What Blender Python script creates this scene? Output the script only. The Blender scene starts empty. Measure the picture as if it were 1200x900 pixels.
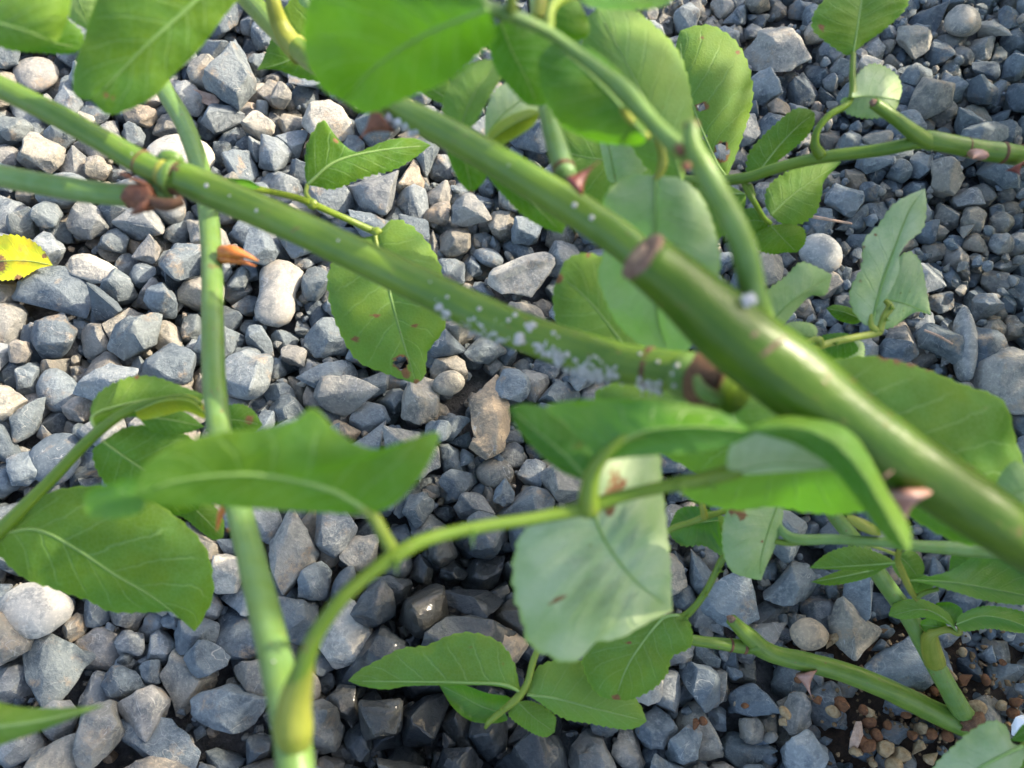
import bpy, bmesh, math, random
from mathutils import Vector, Matrix, Euler, noise

# ------------------------------------------------------------------ camera, sky, sun, exposure
scene = bpy.context.scene
COL = scene.collection
rad = math.radians
CAM_H, PITCH = 0.485, 67.0
cam_data = bpy.data.cameras.new('camera')
cam = bpy.data.objects.new('camera', cam_data)
COL.objects.link(cam)
cam.location = (0, 0, CAM_H)
cam.rotation_euler = (rad(90 - PITCH), 0, 0)
cam_data.sensor_width = 36.0
cam_data.lens = 30.0
cam_data.clip_start = 0.01
cam_data.clip_end = 500.0
cam_data.dof.use_dof = True
cam_data.dof.focus_distance = 0.465
cam_data.dof.aperture_fstop = 14.0
scene.camera = cam

SUN_EL, SUN_AZ = 32.0, 66.0          # azimuth measured from straight ahead (+Y) towards the right (+X)
world = bpy.data.worlds.new('World')
scene.world = world
world.use_nodes = True
wn = world.node_tree.nodes
sky = wn.new('ShaderNodeTexSky')
sky.sky_type = 'NISHITA'
sky.sun_disc = False
sky.sun_elevation = rad(SUN_EL)
sky.sun_rotation = rad(SUN_AZ)
sky.ozone_density = 0.2
sky.dust_density = 3.0
wn['Background'].inputs['Strength'].default_value = 0.15
world.node_tree.links.new(sky.outputs[0], wn['Background'].inputs['Color'])
sun_data = bpy.data.lights.new('sun', 'SUN')
sun_data.energy = 2.6
sun_data.angle = rad(0.53)
sun_data.color = (1.0, 0.88, 0.70)
sun = bpy.data.objects.new('sun', sun_data)
COL.objects.link(sun)
SUN_DIR = Vector((math.sin(rad(SUN_AZ)) * math.cos(rad(SUN_EL)), math.cos(rad(SUN_AZ)) * math.cos(rad(SUN_EL)), math.sin(rad(SUN_EL))))
sun.rotation_euler = SUN_DIR.to_track_quat('Z', 'Y').to_euler()
sun.location = SUN_DIR * 3
vs = scene.view_settings
vs.view_transform = 'Standard'
vs.look = 'None'
vs.exposure = 1.8
vs.gamma = 1.0
scene.cycles.max_bounces = 10
scene.cycles.transmission_bounces = 6
scene.cycles.use_denoising = True

# ------------------------------------------------------------------ helpers
_c, _s = math.cos(rad(PITCH)), math.sin(rad(PITCH))
FWD, UP, RIGHT = Vector((0, _c, -_s)), Vector((0, _s, _c)), Vector((1, 0, 0))
EYE = Vector((0, 0, CAM_H))

def at(x, y, d):
    """the place seen at photo pixel (x, y) of 1200 x 900 and d millimetres deep"""
    return EYE + (RIGHT * ((x - 600) / 1000) + UP * ((450 - y) / 1000) + FWD) * (d / 1000)

def ground_depth(y, z=0.02):
    return 1000 * (CAM_H - z) / (_s - _c * (450 - y) / 1000)

def on_ground(x, y, z=0.02):
    return at(x, y, ground_depth(y, z))

def to_pixel(p):
    r = p - EYE
    d = r.dot(FWD)
    return 600 + 1000 * r.dot(RIGHT) / d, 450 - 1000 * r.dot(UP) / d, d * 1000

def catmull(pts, n):
    """n+1 points evenly spaced along a smooth curve through pts (tuples of any length)"""
    P = [tuple(float(c) for c in p) for p in pts]
    if len(P) == 1: return [P[0]] * (n + 1)
    ext = [tuple(2 * a - b for a, b in zip(P[0], P[1]))] + P + [tuple(2 * a - b for a, b in zip(P[-1], P[-2]))]
    dense = []
    for i in range(1, len(ext) - 2):
        p0, p1, p2, p3 = ext[i - 1:i + 3]
        for k in range(16):
            t = k / 16
            dense.append(tuple(.5 * (2 * b + (c - a) * t + (2 * a - 5 * b + 4 * c - d) * t * t + (3 * b - a - 3 * c + d) * t ** 3)
                               for a, b, c, d in zip(p0, p1, p2, p3)))
    dense.append(P[-1])
    L = [0.0]
    for a, b in zip(dense, dense[1:]):
        L.append(L[-1] + math.hypot(a[0] - b[0], a[1] - b[1]) + 1e-9)
    out, j = [], 0
    for k in range(n + 1):
        s = L[-1] * k / n
        while j < len(L) - 2 and L[j + 1] < s: j += 1
        f = min(1.0, max(0.0, (s - L[j]) / (L[j + 1] - L[j])))
        out.append(tuple(a + (b - a) * f for a, b in zip(dense[j], dense[j + 1])))
    return out

WORLD_LOC = {}
def link(name, me, mat=None, parent=None, loc=None):
    """link a mesh whose vertices are in world space as one object with its origin at loc (or its middle)"""
    if loc is None:
        n = max(1, len(me.vertices))
        loc = sum((v.co for v in me.vertices), Vector()) / n
    me.transform(Matrix.Translation(-loc))
    if mat:
        me.materials.clear(); me.materials.append(mat)
    me.name = name
    o = bpy.data.objects.new(name, me)
    COL.objects.link(o)
    place(o, loc, parent)
    return o

def place(o, loc, parent):
    if parent is not None:
        o.parent = parent
        o.location = loc - WORLD_LOC[parent]
    else:
        o.location = loc
    WORLD_LOC[o] = loc.copy()

def tag(o, label, cat, group=None):
    o['label'] = label; o['category'] = cat
    if group: o['group'] = group
    return o

def thing(name, label, cat, loc, group=None):
    o = bpy.data.objects.new(name, None)
    o.empty_display_size = 0.01
    COL.objects.link(o)
    place(o, Vector(loc), None)
    return tag(o, label, cat, group)

def mesh_from(verts, faces, smooth=True):
    me = bpy.data.meshes.new('m')
    me.from_pydata([tuple(v) for v in verts], [], faces)
    me.update()
    if smooth: me.polygons.foreach_set('use_smooth', [True] * len(me.polygons))
    return me

def tube_geo(pts, ring=14, per=9, wobble=0.0, seed=0, cap=True, flat=1.0):
    """verts and faces of a tube through points (x, y, depth, width in photo pixels)"""
    n = per * (len(pts) - 1)
    cur = catmull(pts, n)
    C = [at(p[0], p[1], p[2]) for p in cur]
    Rr = [max(.00012, p[3] * p[2] / 2e6) for p in cur]
    verts, faces = [], []
    prev = None
    for i, c in enumerate(C):
        t = (C[min(i + 1, n)] - C[max(i - 1, 0)]).normalized()
        if prev is None:
            a = t.orthogonal().normalized()
        else:
            a = (prev - t * prev.dot(t)).normalized()
        prev = a
        b = t.cross(a)
        for k in range(ring):
            th = 2 * math.pi * k / ring
            dv = a * math.cos(th) + b * math.sin(th)
            r = Rr[i]
            if wobble: r *= 1 + wobble * noise.noise(c * 90 + dv * .8 + Vector((seed * 7.1, 0, 0)))
            verts.append(c + dv * r)
    for i in range(n):
        for k in range(ring):
            k2 = (k + 1) % ring
            faces.append((i * ring + k, i * ring + k2, (i + 1) * ring + k2, (i + 1) * ring + k))
    if cap:
        faces.append(tuple(reversed(range(ring))))
        faces.append(tuple(n * ring + k for k in range(ring)))
    return verts, faces, C, Rr

def tube(name, pts, mat, parent, tint=0.5, **kw):
    v, f, C, Rr = tube_geo(pts, **kw)
    me = mesh_from(v, f)
    ring = kw.get('ring', 14)
    run = [0.0]
    for p0, p1 in zip(C, C[1:]): run.append(run[-1] + (p1 - p0).length)
    uvl = me.uv_layers.new(name='UVMap')
    for po in me.polygons:
        ks = [me.loops[li].vertex_index % ring for li in po.loop_indices]
        wrapf = len(ks) == 4 and 0 in ks and ring - 1 in ks
        for li, k in zip(po.loop_indices, ks):
            uvl.data[li].uv = ((k if not (wrapf and k == 0) else ring) / ring, run[me.loops[li].vertex_index // ring])
    o = link(name, me, mat, parent)
    o['tint'] = float(tint)
    return o

# ------------------------------------------------------------------ materials
def new_mat(name):
    m = bpy.data.materials.new(name); m.use_nodes = True
    nt = m.node_tree
    for n in list(nt.nodes): nt.nodes.remove(n)
    out = nt.nodes.new('ShaderNodeOutputMaterial')
    return m, nt, out

class G:
    def __init__(s, nt): s.nt = nt
    def n(s, t, **kw):
        nd = s.nt.nodes.new(t)
        for k, v in kw.items(): setattr(nd, k, v)
        return nd
    def l(s, a, b): s.nt.links.new(a, b)
    def put(s, sock, v):
        if hasattr(v, 'is_linked') or isinstance(v, bpy.types.NodeSocket): s.l(v, sock)
        else: sock.default_value = v
    def math(s, op, a, b=0.0, c=0.0, clamp=False):
        nd = s.n('ShaderNodeMath', operation=op); nd.use_clamp = clamp
        for i, v in enumerate((a, b, c)): s.put(nd.inputs[i], v)
        return nd.outputs[0]
    def mix(s, f, a, b, blend='MIX'):
        nd = s.n('ShaderNodeMix', data_type='RGBA', blend_type=blend)
        s.put(nd.inputs[0], f)
        s.put(nd.inputs[6], a if not isinstance(a, tuple) else (*a, 1)[:4]); s.put(nd.inputs[7], b if not isinstance(b, tuple) else (*b, 1)[:4])
        return nd.outputs[2]
    def step(s, v, a, b):
        nd = s.n('ShaderNodeMapRange', interpolation_type='SMOOTHSTEP')
        s.put(nd.inputs[0], v); nd.inputs[1].default_value = a; nd.inputs[2].default_value = b
        return nd.outputs[0]
    def noise(s, vec, scale, detail=4.0, rough=.55, dist=0.0):
        nd = s.n('ShaderNodeTexNoise')
        s.put(nd.inputs['Vector'], vec)
        nd.inputs['Scale'].default_value = scale; nd.inputs['Detail'].default_value = detail
        nd.inputs['Roughness'].default_value = rough; nd.inputs['Distortion'].default_value = dist
        return nd.outputs[0]
    def attr(s, name, kind='GEOMETRY'):
        nd = s.n('ShaderNodeAttribute'); nd.attribute_type = kind; nd.attribute_name = name
        return nd
    def bump(s, h, strength, dist):
        nd = s.n('ShaderNodeBump'); s.put(nd.inputs['Height'], h)
        nd.inputs['Strength'].default_value = strength; nd.inputs['Distance'].default_value = dist
        return nd.outputs[0]

def ramp(g, f, stops):
    nd = g.n('ShaderNodeValToRGB')
    e = nd.color_ramp.elements
    while len(e) < len(stops): e.new(.5)
    for el, (p, c) in zip(e, stops):
        el.position = p; el.color = (*c, 1)
    g.put(nd.inputs[0], f)
    return nd.outputs[0]

def leaf_material():
    m, nt, out = new_mat('rose_leaf'); g = G(nt)
    uv = g.n('ShaderNodeUVMap').outputs[0]
    sep = g.n('ShaderNodeSeparateXYZ'); g.l(uv, sep.inputs[0])
    u, v = sep.outputs[0], sep.outputs[1]
    a = g.math('ABSOLUTE', g.math('MULTIPLY_ADD', u, 2.0, -1.0))
    geo = g.n('ShaderNodeNewGeometry')
    pos = geo.outputs['Position']; back = geo.outputs['Backfacing']
    tint = g.attr('tint', 'OBJECT').outputs['Fac']
    yellow = g.attr('yellow', 'OBJECT').outputs['Fac']
    burn = g.attr('burn').outputs['Fac']
    n1 = g.noise(pos, 90, 5, .6)
    n2 = g.noise(pos, 900, 3, .6)
    wob = g.math('MULTIPLY', g.math('SUBTRACT', g.noise(pos, 160, 2), .5), .05)
    ph = g.math('ADD', g.math('SUBTRACT', v, g.math('MULTIPLY', a, .26)), g.math('ADD', wob, g.math('MULTIPLY', g.math('MULTIPLY', a, a), .05)))
    fr = g.math('FRACT', g.math('MULTIPLY', ph, 8.0))
    dv = g.math('ABSOLUTE', g.math('SUBTRACT', fr, .5))
    vein = g.math('SUBTRACT', 1.0, g.step(dv, .0, .07))
    vein = g.math('MULTIPLY', vein, g.math('SUBTRACT', 1.0, g.step(a, .65, .98)))
    rib = g.math('SUBTRACT', 1.0, g.step(a, .0, .06))
    vein = g.math('MAXIMUM', vein, rib)
    vor = g.n('ShaderNodeTexVoronoi', feature='DISTANCE_TO_EDGE'); g.l(pos, vor.inputs['Vector']); vor.inputs['Scale'].default_value = 620
    net = g.math('SUBTRACT', 1.0, g.step(vor.outputs['Distance'], 0.0, .12))
    # upper face: dark, waxy; under face: pale, glaucous
    top = g.mix(tint, (0.035, 0.13, 0.012), (0.085, 0.22, 0.02))
    top = g.mix(g.math('MULTIPLY', vein, .35), top, (0.16, 0.30, 0.06))
    und = ramp(g, tint, [(0.0, (0.035, 0.115, 0.006)), (.4, (0.078, 0.146, 0.012)), (.7, (0.150, 0.240, 0.048)), (1.0, (0.46, 0.54, 0.335))])
    und = g.mix(g.math('MULTIPLY', g.step(n1, .35, .7), .35), und, (0.13, 0.30, 0.07))
    und = g.mix(g.math('MULTIPLY', vein, .26), und, (0.30, 0.46, 0.20))
    und = g.mix(g.math('MULTIPLY', net, .10), und, (0.30, 0.48, 0.22))
    col = g.mix(back, top, und)
    col = g.mix(g.math('MULTIPLY', g.step(g.noise(pos, 55, 3, .5), .42, .66), .28), col, (0.20, 0.28, 0.02))
    col = g.mix(g.math('MULTIPLY', g.step(n2, .3, .7), .10), col, (0.06, 0.16, 0.02))
    edge = g.step(a, .95, 1.0)
    col = g.mix(g.math('MULTIPLY', edge, .55), col, (0.22, 0.36, 0.04))
    ycol = ramp(g, g.math('MULTIPLY_ADD', n1, 1.0, g.math('MULTIPLY', a, .12)), [(.3, (0.42, 0.22, 0.09)), (.5, (0.70, 0.60, 0.02)), (.72, (0.45, 0.55, 0.03))])
    col = g.mix(yellow, col, ycol)
    # rust specks and the browned places
    sp = g.noise(pos, 420, 2, .5)
    speck = g.math('MULTIPLY', g.step(sp, .70, .76), g.step(n1, .5, .62))
    col = g.mix(g.math('MULTIPLY', speck, .7), col, (0.16, 0.085, 0.03))
    bn = g.step(g.math('ADD', burn, g.math('MULTIPLY', g.math('SUBTRACT', g.noise(pos, 700, 3), .5), .9)), .35, .75)
    bn = g.math('MULTIPLY', bn, g.step(burn, .02, .15))
    bcol = g.mix(g.noise(pos, 1500, 3), (0.10, 0.045, 0.02), (0.36, 0.20, 0.09))
    col = g.mix(bn, col, bcol)
    hgt = g.math('ADD', g.math('MULTIPLY', vein, .8), g.math('ADD', g.math('MULTIPLY', net, .25), g.math('MULTIPLY', n2, .5)))
    nrm = g.bump(hgt, .6, .00028)
    p = g.n('ShaderNodeBsdfPrincipled')
    g.l(col, p.inputs['Base Color']); g.l(nrm, p.inputs['Normal'])
    g.l(g.math('MULTIPLY_ADD', back, .2, .36), p.inputs['Roughness'])
    g.l(g.math('MULTIPLY_ADD', back, -.28, .45), p.inputs['Specular IOR Level'])
    tr = g.n('ShaderNodeBsdfTranslucent')
    tcol = g.mix(g.math('MULTIPLY', vein, .4), (0.13, 0.40, 0.004), (0.17, 0.42, 0.012))
    tcol = g.mix(yellow, tcol, (0.8, 0.6, 0.02))
    tcol = g.mix(bn, tcol, (0.10, 0.04, 0.01))
    g.l(tcol, tr.inputs['Color']); g.l(nrm, tr.inputs['Normal'])
    mx = g.n('ShaderNodeMixShader'); mx.inputs[0].default_value = .32
    g.l(p.outputs[0], mx.inputs[1]); g.l(tr.outputs[0], mx.inputs[2]); g.l(mx.outputs[0], out.inputs[0])
    return m

def stem_material(name, dark, light, bloom, rough=.34, blotch=(0.16, 0.10, 0.04)):
    m, nt, out = new_mat(name); g = G(nt)
    geo = g.n('ShaderNodeNewGeometry'); pos = geo.outputs['Position']
    tint = g.attr('tint', 'OBJECT').outputs['Fac']
    n1 = g.noise(pos, 70, 4, .6)
    n2 = g.noise(pos, 600, 3, .6)
    n3 = g.noise(pos, 210, 3, .5)
    sp = g.n('ShaderNodeSeparateXYZ'); g.l(g.n('ShaderNodeUVMap').outputs[0], sp.inputs[0])
    an = g.math('MULTIPLY', sp.outputs[0], 6.28318)
    def wrap(k, along):
        cb = g.n('ShaderNodeCombineXYZ')
        g.l(g.math('MULTIPLY', g.math('COSINE', an), k), cb.inputs[0]); g.l(g.math('MULTIPLY', g.math('SINE', an), k), cb.inputs[1])
        g.l(g.math('MULTIPLY', sp.outputs[1], along), cb.inputs[2])
        return cb.outputs[0]
    streak = g.noise(wrap(3.2, 45), 1.0, 4, .6)
    lent = g.n('ShaderNodeTexVoronoi'); g.l(wrap(3.0, 230), lent.inputs['Vector']); lent.inputs['Scale'].default_value = 1.0
    dots = g.math('MULTIPLY', g.math('SUBTRACT', 1.0, g.step(lent.outputs['Distance'], .10, .20)), g.step(g.noise(pos, 120, 2), .5, .62))
    col = g.mix(g.step(g.math('MULTIPLY_ADD', streak, .55, g.math('MULTIPLY', n1, .45)), .36, .62), dark, light)
    col = g.mix(g.math('MULTIPLY', tint, g.math('MULTIPLY_ADD', g.step(n3, .3, .7), .4, .6)), col, bloom)
    col = g.mix(g.math('MULTIPLY', g.step(n2, .45, .75), .16), col, light)
    col = g.mix(g.math('MULTIPLY', g.step(n3, .70, .74), .6), col, blotch)
    col = g.mix(g.math('MULTIPLY', dots, .75), col, blotch)
    p = g.n('ShaderNodeBsdfPrincipled')
    g.l(col, p.inputs['Base Color'])
    g.l(g.math('MULTIPLY_ADD', n2, .2, rough - .1), p.inputs['Roughness'])
    p.inputs['Specular IOR Level'].default_value = .30
    p.inputs['Subsurface Weight'].default_value = .12
    p.inputs['Subsurface Radius'].default_value = (.6, 1.0, .2)
    p.inputs['Subsurface Scale'].default_value = .002
    g.l(g.bump(g.math('ADD', g.math('ADD', n2, g.math('MULTIPLY', streak, 2.0)), g.math('MULTIPLY_ADD', n3, 1.5, dots)), .35, .0003), p.inputs['Normal'])
    g.l(p.outputs[0], out.inputs[0])
    return m

def rough_material(name, c1, c2, scale, rough=.75, c3=None, bump=.6, dist=.0006):
    m, nt, out = new_mat(name); g = G(nt)
    pos = g.n('ShaderNodeNewGeometry').outputs['Position']
    n1 = g.noise(pos, scale, 6, .65)
    n2 = g.noise(pos, scale * 5, 4, .6)
    col = g.mix(g.step(n1, .32, .68), c1, c2)
    if c3: col = g.mix(g.math('MULTIPLY', g.step(n2, .55, .7), .7), col, c3)
    p = g.n('ShaderNodeBsdfPrincipled')
    g.l(col, p.inputs['Base Color']); p.inputs['Roughness'].default_value = rough
    g.l(g.bump(g.math('ADD', n1, g.math('MULTIPLY', n2, .5)), bump, dist), p.inputs['Normal'])
    g.l(p.outputs[0], out.inputs[0])
    return m

WET_SHADE_AT = on_ground(545, 785, .02)
WET_SHADE_AT2 = on_ground(330, 870, .02)
def stone_material(name, kind):
    """crushed slate: every stone has its own shade (tint) and kind (0 blue-grey, 1 pale or tan)"""
    m, nt, out = new_mat(name); g = G(nt)
    geo = g.n('ShaderNodeNewGeometry'); pos = geo.outputs['Position']
    tint = g.attr('tint', kind).outputs['Fac']
    pale = g.attr('pale', kind).outputs['Fac']
    shift = g.n('ShaderNodeVectorMath', operation='MULTIPLY_ADD')
    g.l(pos, shift.inputs[0]); shift.inputs[1].default_value = (1, 1, 1)
    cmb = g.n('ShaderNodeCombineXYZ')
    for i, k in enumerate((3.1, 7.7, 5.3)): g.l(g.math('MULTIPLY', tint, k), cmb.inputs[i])
    g.l(cmb.outputs[0], shift.inputs[2])
    q = shift.outputs[0]
    n1 = g.noise(q, 85, 6, .62, .4)
    n2 = g.noise(q, 420, 6, .7)
    n3 = g.noise(q, 1800, 3, .7)
    blue = ramp(g, tint, [(0.0, (0.088, 0.110, 0.128)), (.2, (0.180, 0.212, 0.232)), (.45, (0.138, 0.160, 0.164)), (.68, (0.235, 0.260, 0.272)), (.86, (0.225, 0.205, 0.168)), (1.0, (0.31, 0.29, 0.245))])
    tan = ramp(g, tint, [(0.0, (0.34, 0.32, 0.29)), (.35, (0.34, 0.26, 0.175)), (.65, (0.27, 0.255, 0.225)), (1.0, (0.45, 0.42, 0.36))])
    col = g.mix(pale, blue, tan)
    dk = g.mix(1.0, col, (0.52, 0.57, 0.63), 'MULTIPLY')
    lt = g.mix(1.0, col, (1.55, 1.52, 1.46), 'MULTIPLY')
    col = g.mix(g.step(n1, .34, .56), dk, col)
    col = g.mix(g.math('MULTIPLY', g.step(n2, .45, .7), .75), col, lt)
    # brown weathering on some faces
    rust = g.math('MULTIPLY', g.step(g.noise(q, 60, 5, .6), .56, .70), g.step(n2, .30, .62))
    col = g.mix(g.math('MULTIPLY', rust, .70), col, (0.33, 0.235, 0.145))
    # thin calcite veins
    wv = g.math('ABSOLUTE', g.math('SUBTRACT', g.noise(q, 75, 2, .4, 1.2), .5))
    vein = g.math('MULTIPLY', g.math('SUBTRACT', 1.0, g.step(wv, .0, .012)), g.step(g.noise(q, 50, 1), .52, .6))
    col = g.mix(g.math('MULTIPLY', vein, .6), col, (0.46, 0.45, 0.42))
    col = g.mix(g.math('MULTIPLY', g.step(n3, .58, .75), .35), col, (0.40, 0.40, 0.39))
    # damp gravel patch with a ragged edge; its darkening also paints in plant shade
    d1 = g.n('ShaderNodeVectorMath', operation='DISTANCE'); g.l(pos, d1.inputs[0]); d1.inputs[1].default_value = WET_SHADE_AT
    d2 = g.n('ShaderNodeVectorMath', operation='DISTANCE'); g.l(pos, d2.inputs[0]); d2.inputs[1].default_value = WET_SHADE_AT2
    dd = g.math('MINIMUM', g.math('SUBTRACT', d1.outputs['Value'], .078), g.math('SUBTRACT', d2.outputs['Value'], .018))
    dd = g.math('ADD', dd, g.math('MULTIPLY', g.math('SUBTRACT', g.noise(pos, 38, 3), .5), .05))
    wet = g.math('SUBTRACT', 1.0, g.math('MAXIMUM', g.step(dd, -.030, .030), g.attr('dry', kind).outputs['Fac']))  # mask of the damp patch and the plant shade painted with it
    wet_shade_col = g.mix(1.0, col, (0.13, 0.145, 0.155), 'MULTIPLY')
    col = g.mix(wet, col, wet_shade_col)
    p = g.n('ShaderNodeBsdfPrincipled')
    g.l(col, p.inputs['Base Color'])
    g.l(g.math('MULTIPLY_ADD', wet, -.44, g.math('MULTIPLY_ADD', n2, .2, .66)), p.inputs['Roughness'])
    p.inputs['Specular IOR Level'].default_value = .4
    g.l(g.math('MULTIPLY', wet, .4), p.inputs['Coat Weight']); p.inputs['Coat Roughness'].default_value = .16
    h = g.math('ADD', g.math('MULTIPLY', n1, .9), g.math('ADD', g.math('MULTIPLY', n2, .7), g.math('MULTIPLY', n3, .22)))
    nb = g.n('ShaderNodeBump'); g.l(h, nb.inputs['Height']); nb.inputs['Distance'].default_value = .0022
    g.l(g.math('MULTIPLY_ADD', g.attr('smooth', kind).outputs['Fac'], -.8, .9), nb.inputs['Strength'])
    g.l(nb.outputs[0], p.inputs['Normal'])
    g.l(p.outputs[0], out.inputs[0])
    return m

LEAF = leaf_material()
CANE = stem_material('rose_cane_bark', (0.058, 0.125, 0.004), (0.125, 0.195, 0.010), (0.135, 0.235, 0.085))
OLD_CANE = stem_material('thick_cane_bark', (0.022, 0.070, 0.001), (0.056, 0.108, 0.003), (0.10, 0.16, 0.025), rough=.34)
PETIOLE = stem_material('petiole_skin', (0.058, 0.130, 0.005), (0.100, 0.170, 0.010), (0.30, 0.33, 0.06))
MIDRIB = stem_material('midrib_skin', (0.095, 0.195, 0.03), (0.155, 0.27, 0.06), (0.25, 0.36, 0.13), rough=.5)
SHEATH = stem_material('sheath_skin', (0.13, 0.175, 0.015), (0.22, 0.24, 0.035), (0.30, 0.29, 0.06), rough=.45)
SCAR = rough_material('brown_scar', (0.060, 0.023, 0.009), (0.14, 0.065, 0.026), 420, .75, (0.22, 0.14, 0.07))
BRACT = rough_material('dried_bract', (0.085, 0.026, 0.011), (0.17, 0.058, 0.025), 480, .65, (0.26, 0.13, 0.065))
ORANGE = rough_material('orange_dry_skin', (0.40, 0.095, 0.010), (0.52, 0.19, 0.03), 500, .5, (0.6, 0.32, 0.1), .4)
THORN = rough_material('thorn_horn', (0.085, 0.014, 0.016), (0.17, 0.04, 0.03), 300, .4, (0.33, 0.14, 0.09), .2)
THORN_PALE = rough_material('pale_thorn_horn', (0.24, 0.11, 0.08), (0.34, 0.20, 0.155), 300, .45, None, .2)
CUT = rough_material('cut_wood', (0.095, 0.045, 0.026), (0.20, 0.125, 0.085), 700, .85, (0.28, 0.21, 0.16))
PITH = rough_material('cut_pith', (0.27, 0.15, 0.08), (0.38, 0.25, 0.16), 500, .8)
INSECT = rough_material('white_wax', (0.42, 0.41, 0.40), (0.60, 0.585, 0.575), 1400, .95, (0.30, 0.28, 0.27), .8)
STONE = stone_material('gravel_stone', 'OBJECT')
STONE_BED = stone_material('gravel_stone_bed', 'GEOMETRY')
SOIL = rough_material('dark_soil', (0.022, 0.013, 0.008), (0.055, 0.032, 0.018), 300, .9, (0.10, 0.055, 0.025), 1.0, .002)
CLAY_TAN = rough_material('tan_clay', (0.22, 0.145, 0.07), (0.34, 0.25, 0.14), 500, .9, (0.20, 0.11, 0.05), .8)
CLAY_RED = rough_material('red_clay', (0.09, 0.034, 0.013), (0.17, 0.070, 0.025), 500, .9, (0.24, 0.12, 0.05), .8)
BARK = rough_material('pink_bark', (0.30, 0.19, 0.13), (0.46, 0.32, 0.24), 300, .8, (0.22, 0.13, 0.08))
WHITE = rough_material('white_plastic', (0.74, 0.75, 0.78), (0.80, 0.81, 0.83), 100, .4, None, .05)
UNDER = rough_material('ground_grit', (0.06, 0.06, 0.06), (0.13, 0.13, 0.13), 160, .95, (0.11, 0.10, 0.09), 1.0, .003)

# ------------------------------------------------------------------ the gravel bed
NV = 26
def hull_of(old):
    pts = [v.co.copy() for v in old.verts]
    old.free()
    bm = bmesh.new()
    for p in pts: bm.verts.new(p)
    bmesh.ops.remove_doubles(bm, verts=bm.verts[:], dist=.012)
    bmesh.ops.convex_hull(bm, input=bm.verts[:])
    loose = [v for v in bm.verts if not v.link_faces]
    if loose: bmesh.ops.delete(bm, geom=loose, context='VERTS')
    return bm

def rock_mesh(seed, rounded=False, name='stone', detail=True):
    """a crushed stone of unit size: a block cut by random planes, its edges chipped and its faces roughened"""
    R = random.Random(seed * 7919 + 13)
    bm = bmesh.new()
    bmesh.ops.create_cube(bm, size=2.6)
    ax = [1.0, R.uniform(.74, .98), R.uniform(.58, .86)]
    if R.random() < .18: ax = [1.15, R.uniform(.6, .72), R.uniform(.5, .62)]
    if rounded:
        bm.free(); bm = bmesh.new()
        bmesh.ops.create_icosphere(bm, subdivisions=3 if detail else 2, radius=.5)
        off = Vector((R.uniform(0, 50), R.uniform(0, 50), R.uniform(0, 50)))
        for v in bm.verts:
            f = 1 + .16 * noise.noise(v.co * 1.9 + off) + .05 * noise.noise(v.co * 4.5 + off)
            v.co = Vector((v.co.x * ax[0], v.co.y * ax[1], v.co.z * ax[2])) * f
        me = bpy.data.meshes.new(name)
        bm.to_mesh(me); bm.free()
        me.polygons.foreach_set('use_smooth', [True] * len(me.polygons))
        return me
    n = R.randint(15, 22)
    for _ in range(n):
        d = Vector((R.gauss(0, 1), R.gauss(0, 1), R.gauss(0, 1))).normalized()
        h = .5 * math.sqrt(sum((a * c) ** 2 for a, c in zip(ax, d))) * R.uniform(.80, 1.0)
        g = bm.verts[:] + bm.edges[:] + bm.faces[:]
        bmesh.ops.bisect_plane(bm, geom=g, plane_co=d * h, plane_no=d, clear_outer=True)
        ed = [e for e in bm.edges if e.is_boundary]
        if ed: bmesh.ops.holes_fill(bm, edges=ed)
    bmesh.ops.remove_doubles(bm, verts=bm.verts[:], dist=.04)
    bm = hull_of(bm)
    bmesh.ops.dissolve_limit(bm, angle_limit=math.radians(6), verts=bm.verts[:], edges=bm.edges[:])
    bmesh.ops.bevel(bm, geom=bm.edges[:], offset=R.uniform(.03, .065), segments=1, profile=.5, affect='EDGES', clamp_overlap=True)
    bm = hull_of(bm)
    for lim in ((.26, .15) if detail else (.34,)):
        long = [e for e in bm.edges if e.calc_length() > lim]
        if long: bmesh.ops.subdivide_edges(bm, edges=long, cuts=1)
        bmesh.ops.triangulate(bm, faces=bm.faces[:])
    off = Vector((R.uniform(0, 50), R.uniform(0, 50), R.uniform(0, 50)))
    k = .034
    for v in bm.verts:
        d = v.co.normalized()
        v.co *= 1 - .20 * max(0, noise.noise(v.co * 2.1 - off) - .10)
        c = v.co.copy()
        v.co += d * (k * noise.noise(c * 3.2 + off) + k * .8 * noise.noise(c * 7 + off) + k * .5 * noise.noise(c * 15 + off))
    bmesh.ops.recalc_face_normals(bm, faces=bm.faces[:])
    me = bpy.data.meshes.new(name)
    bm.to_mesh(me); bm.free()
    me.polygons.foreach_set('use_smooth', [True] * len(me.polygons))
    me.set_sharp_from_angle(angle=math.radians(33))
    return me


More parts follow.
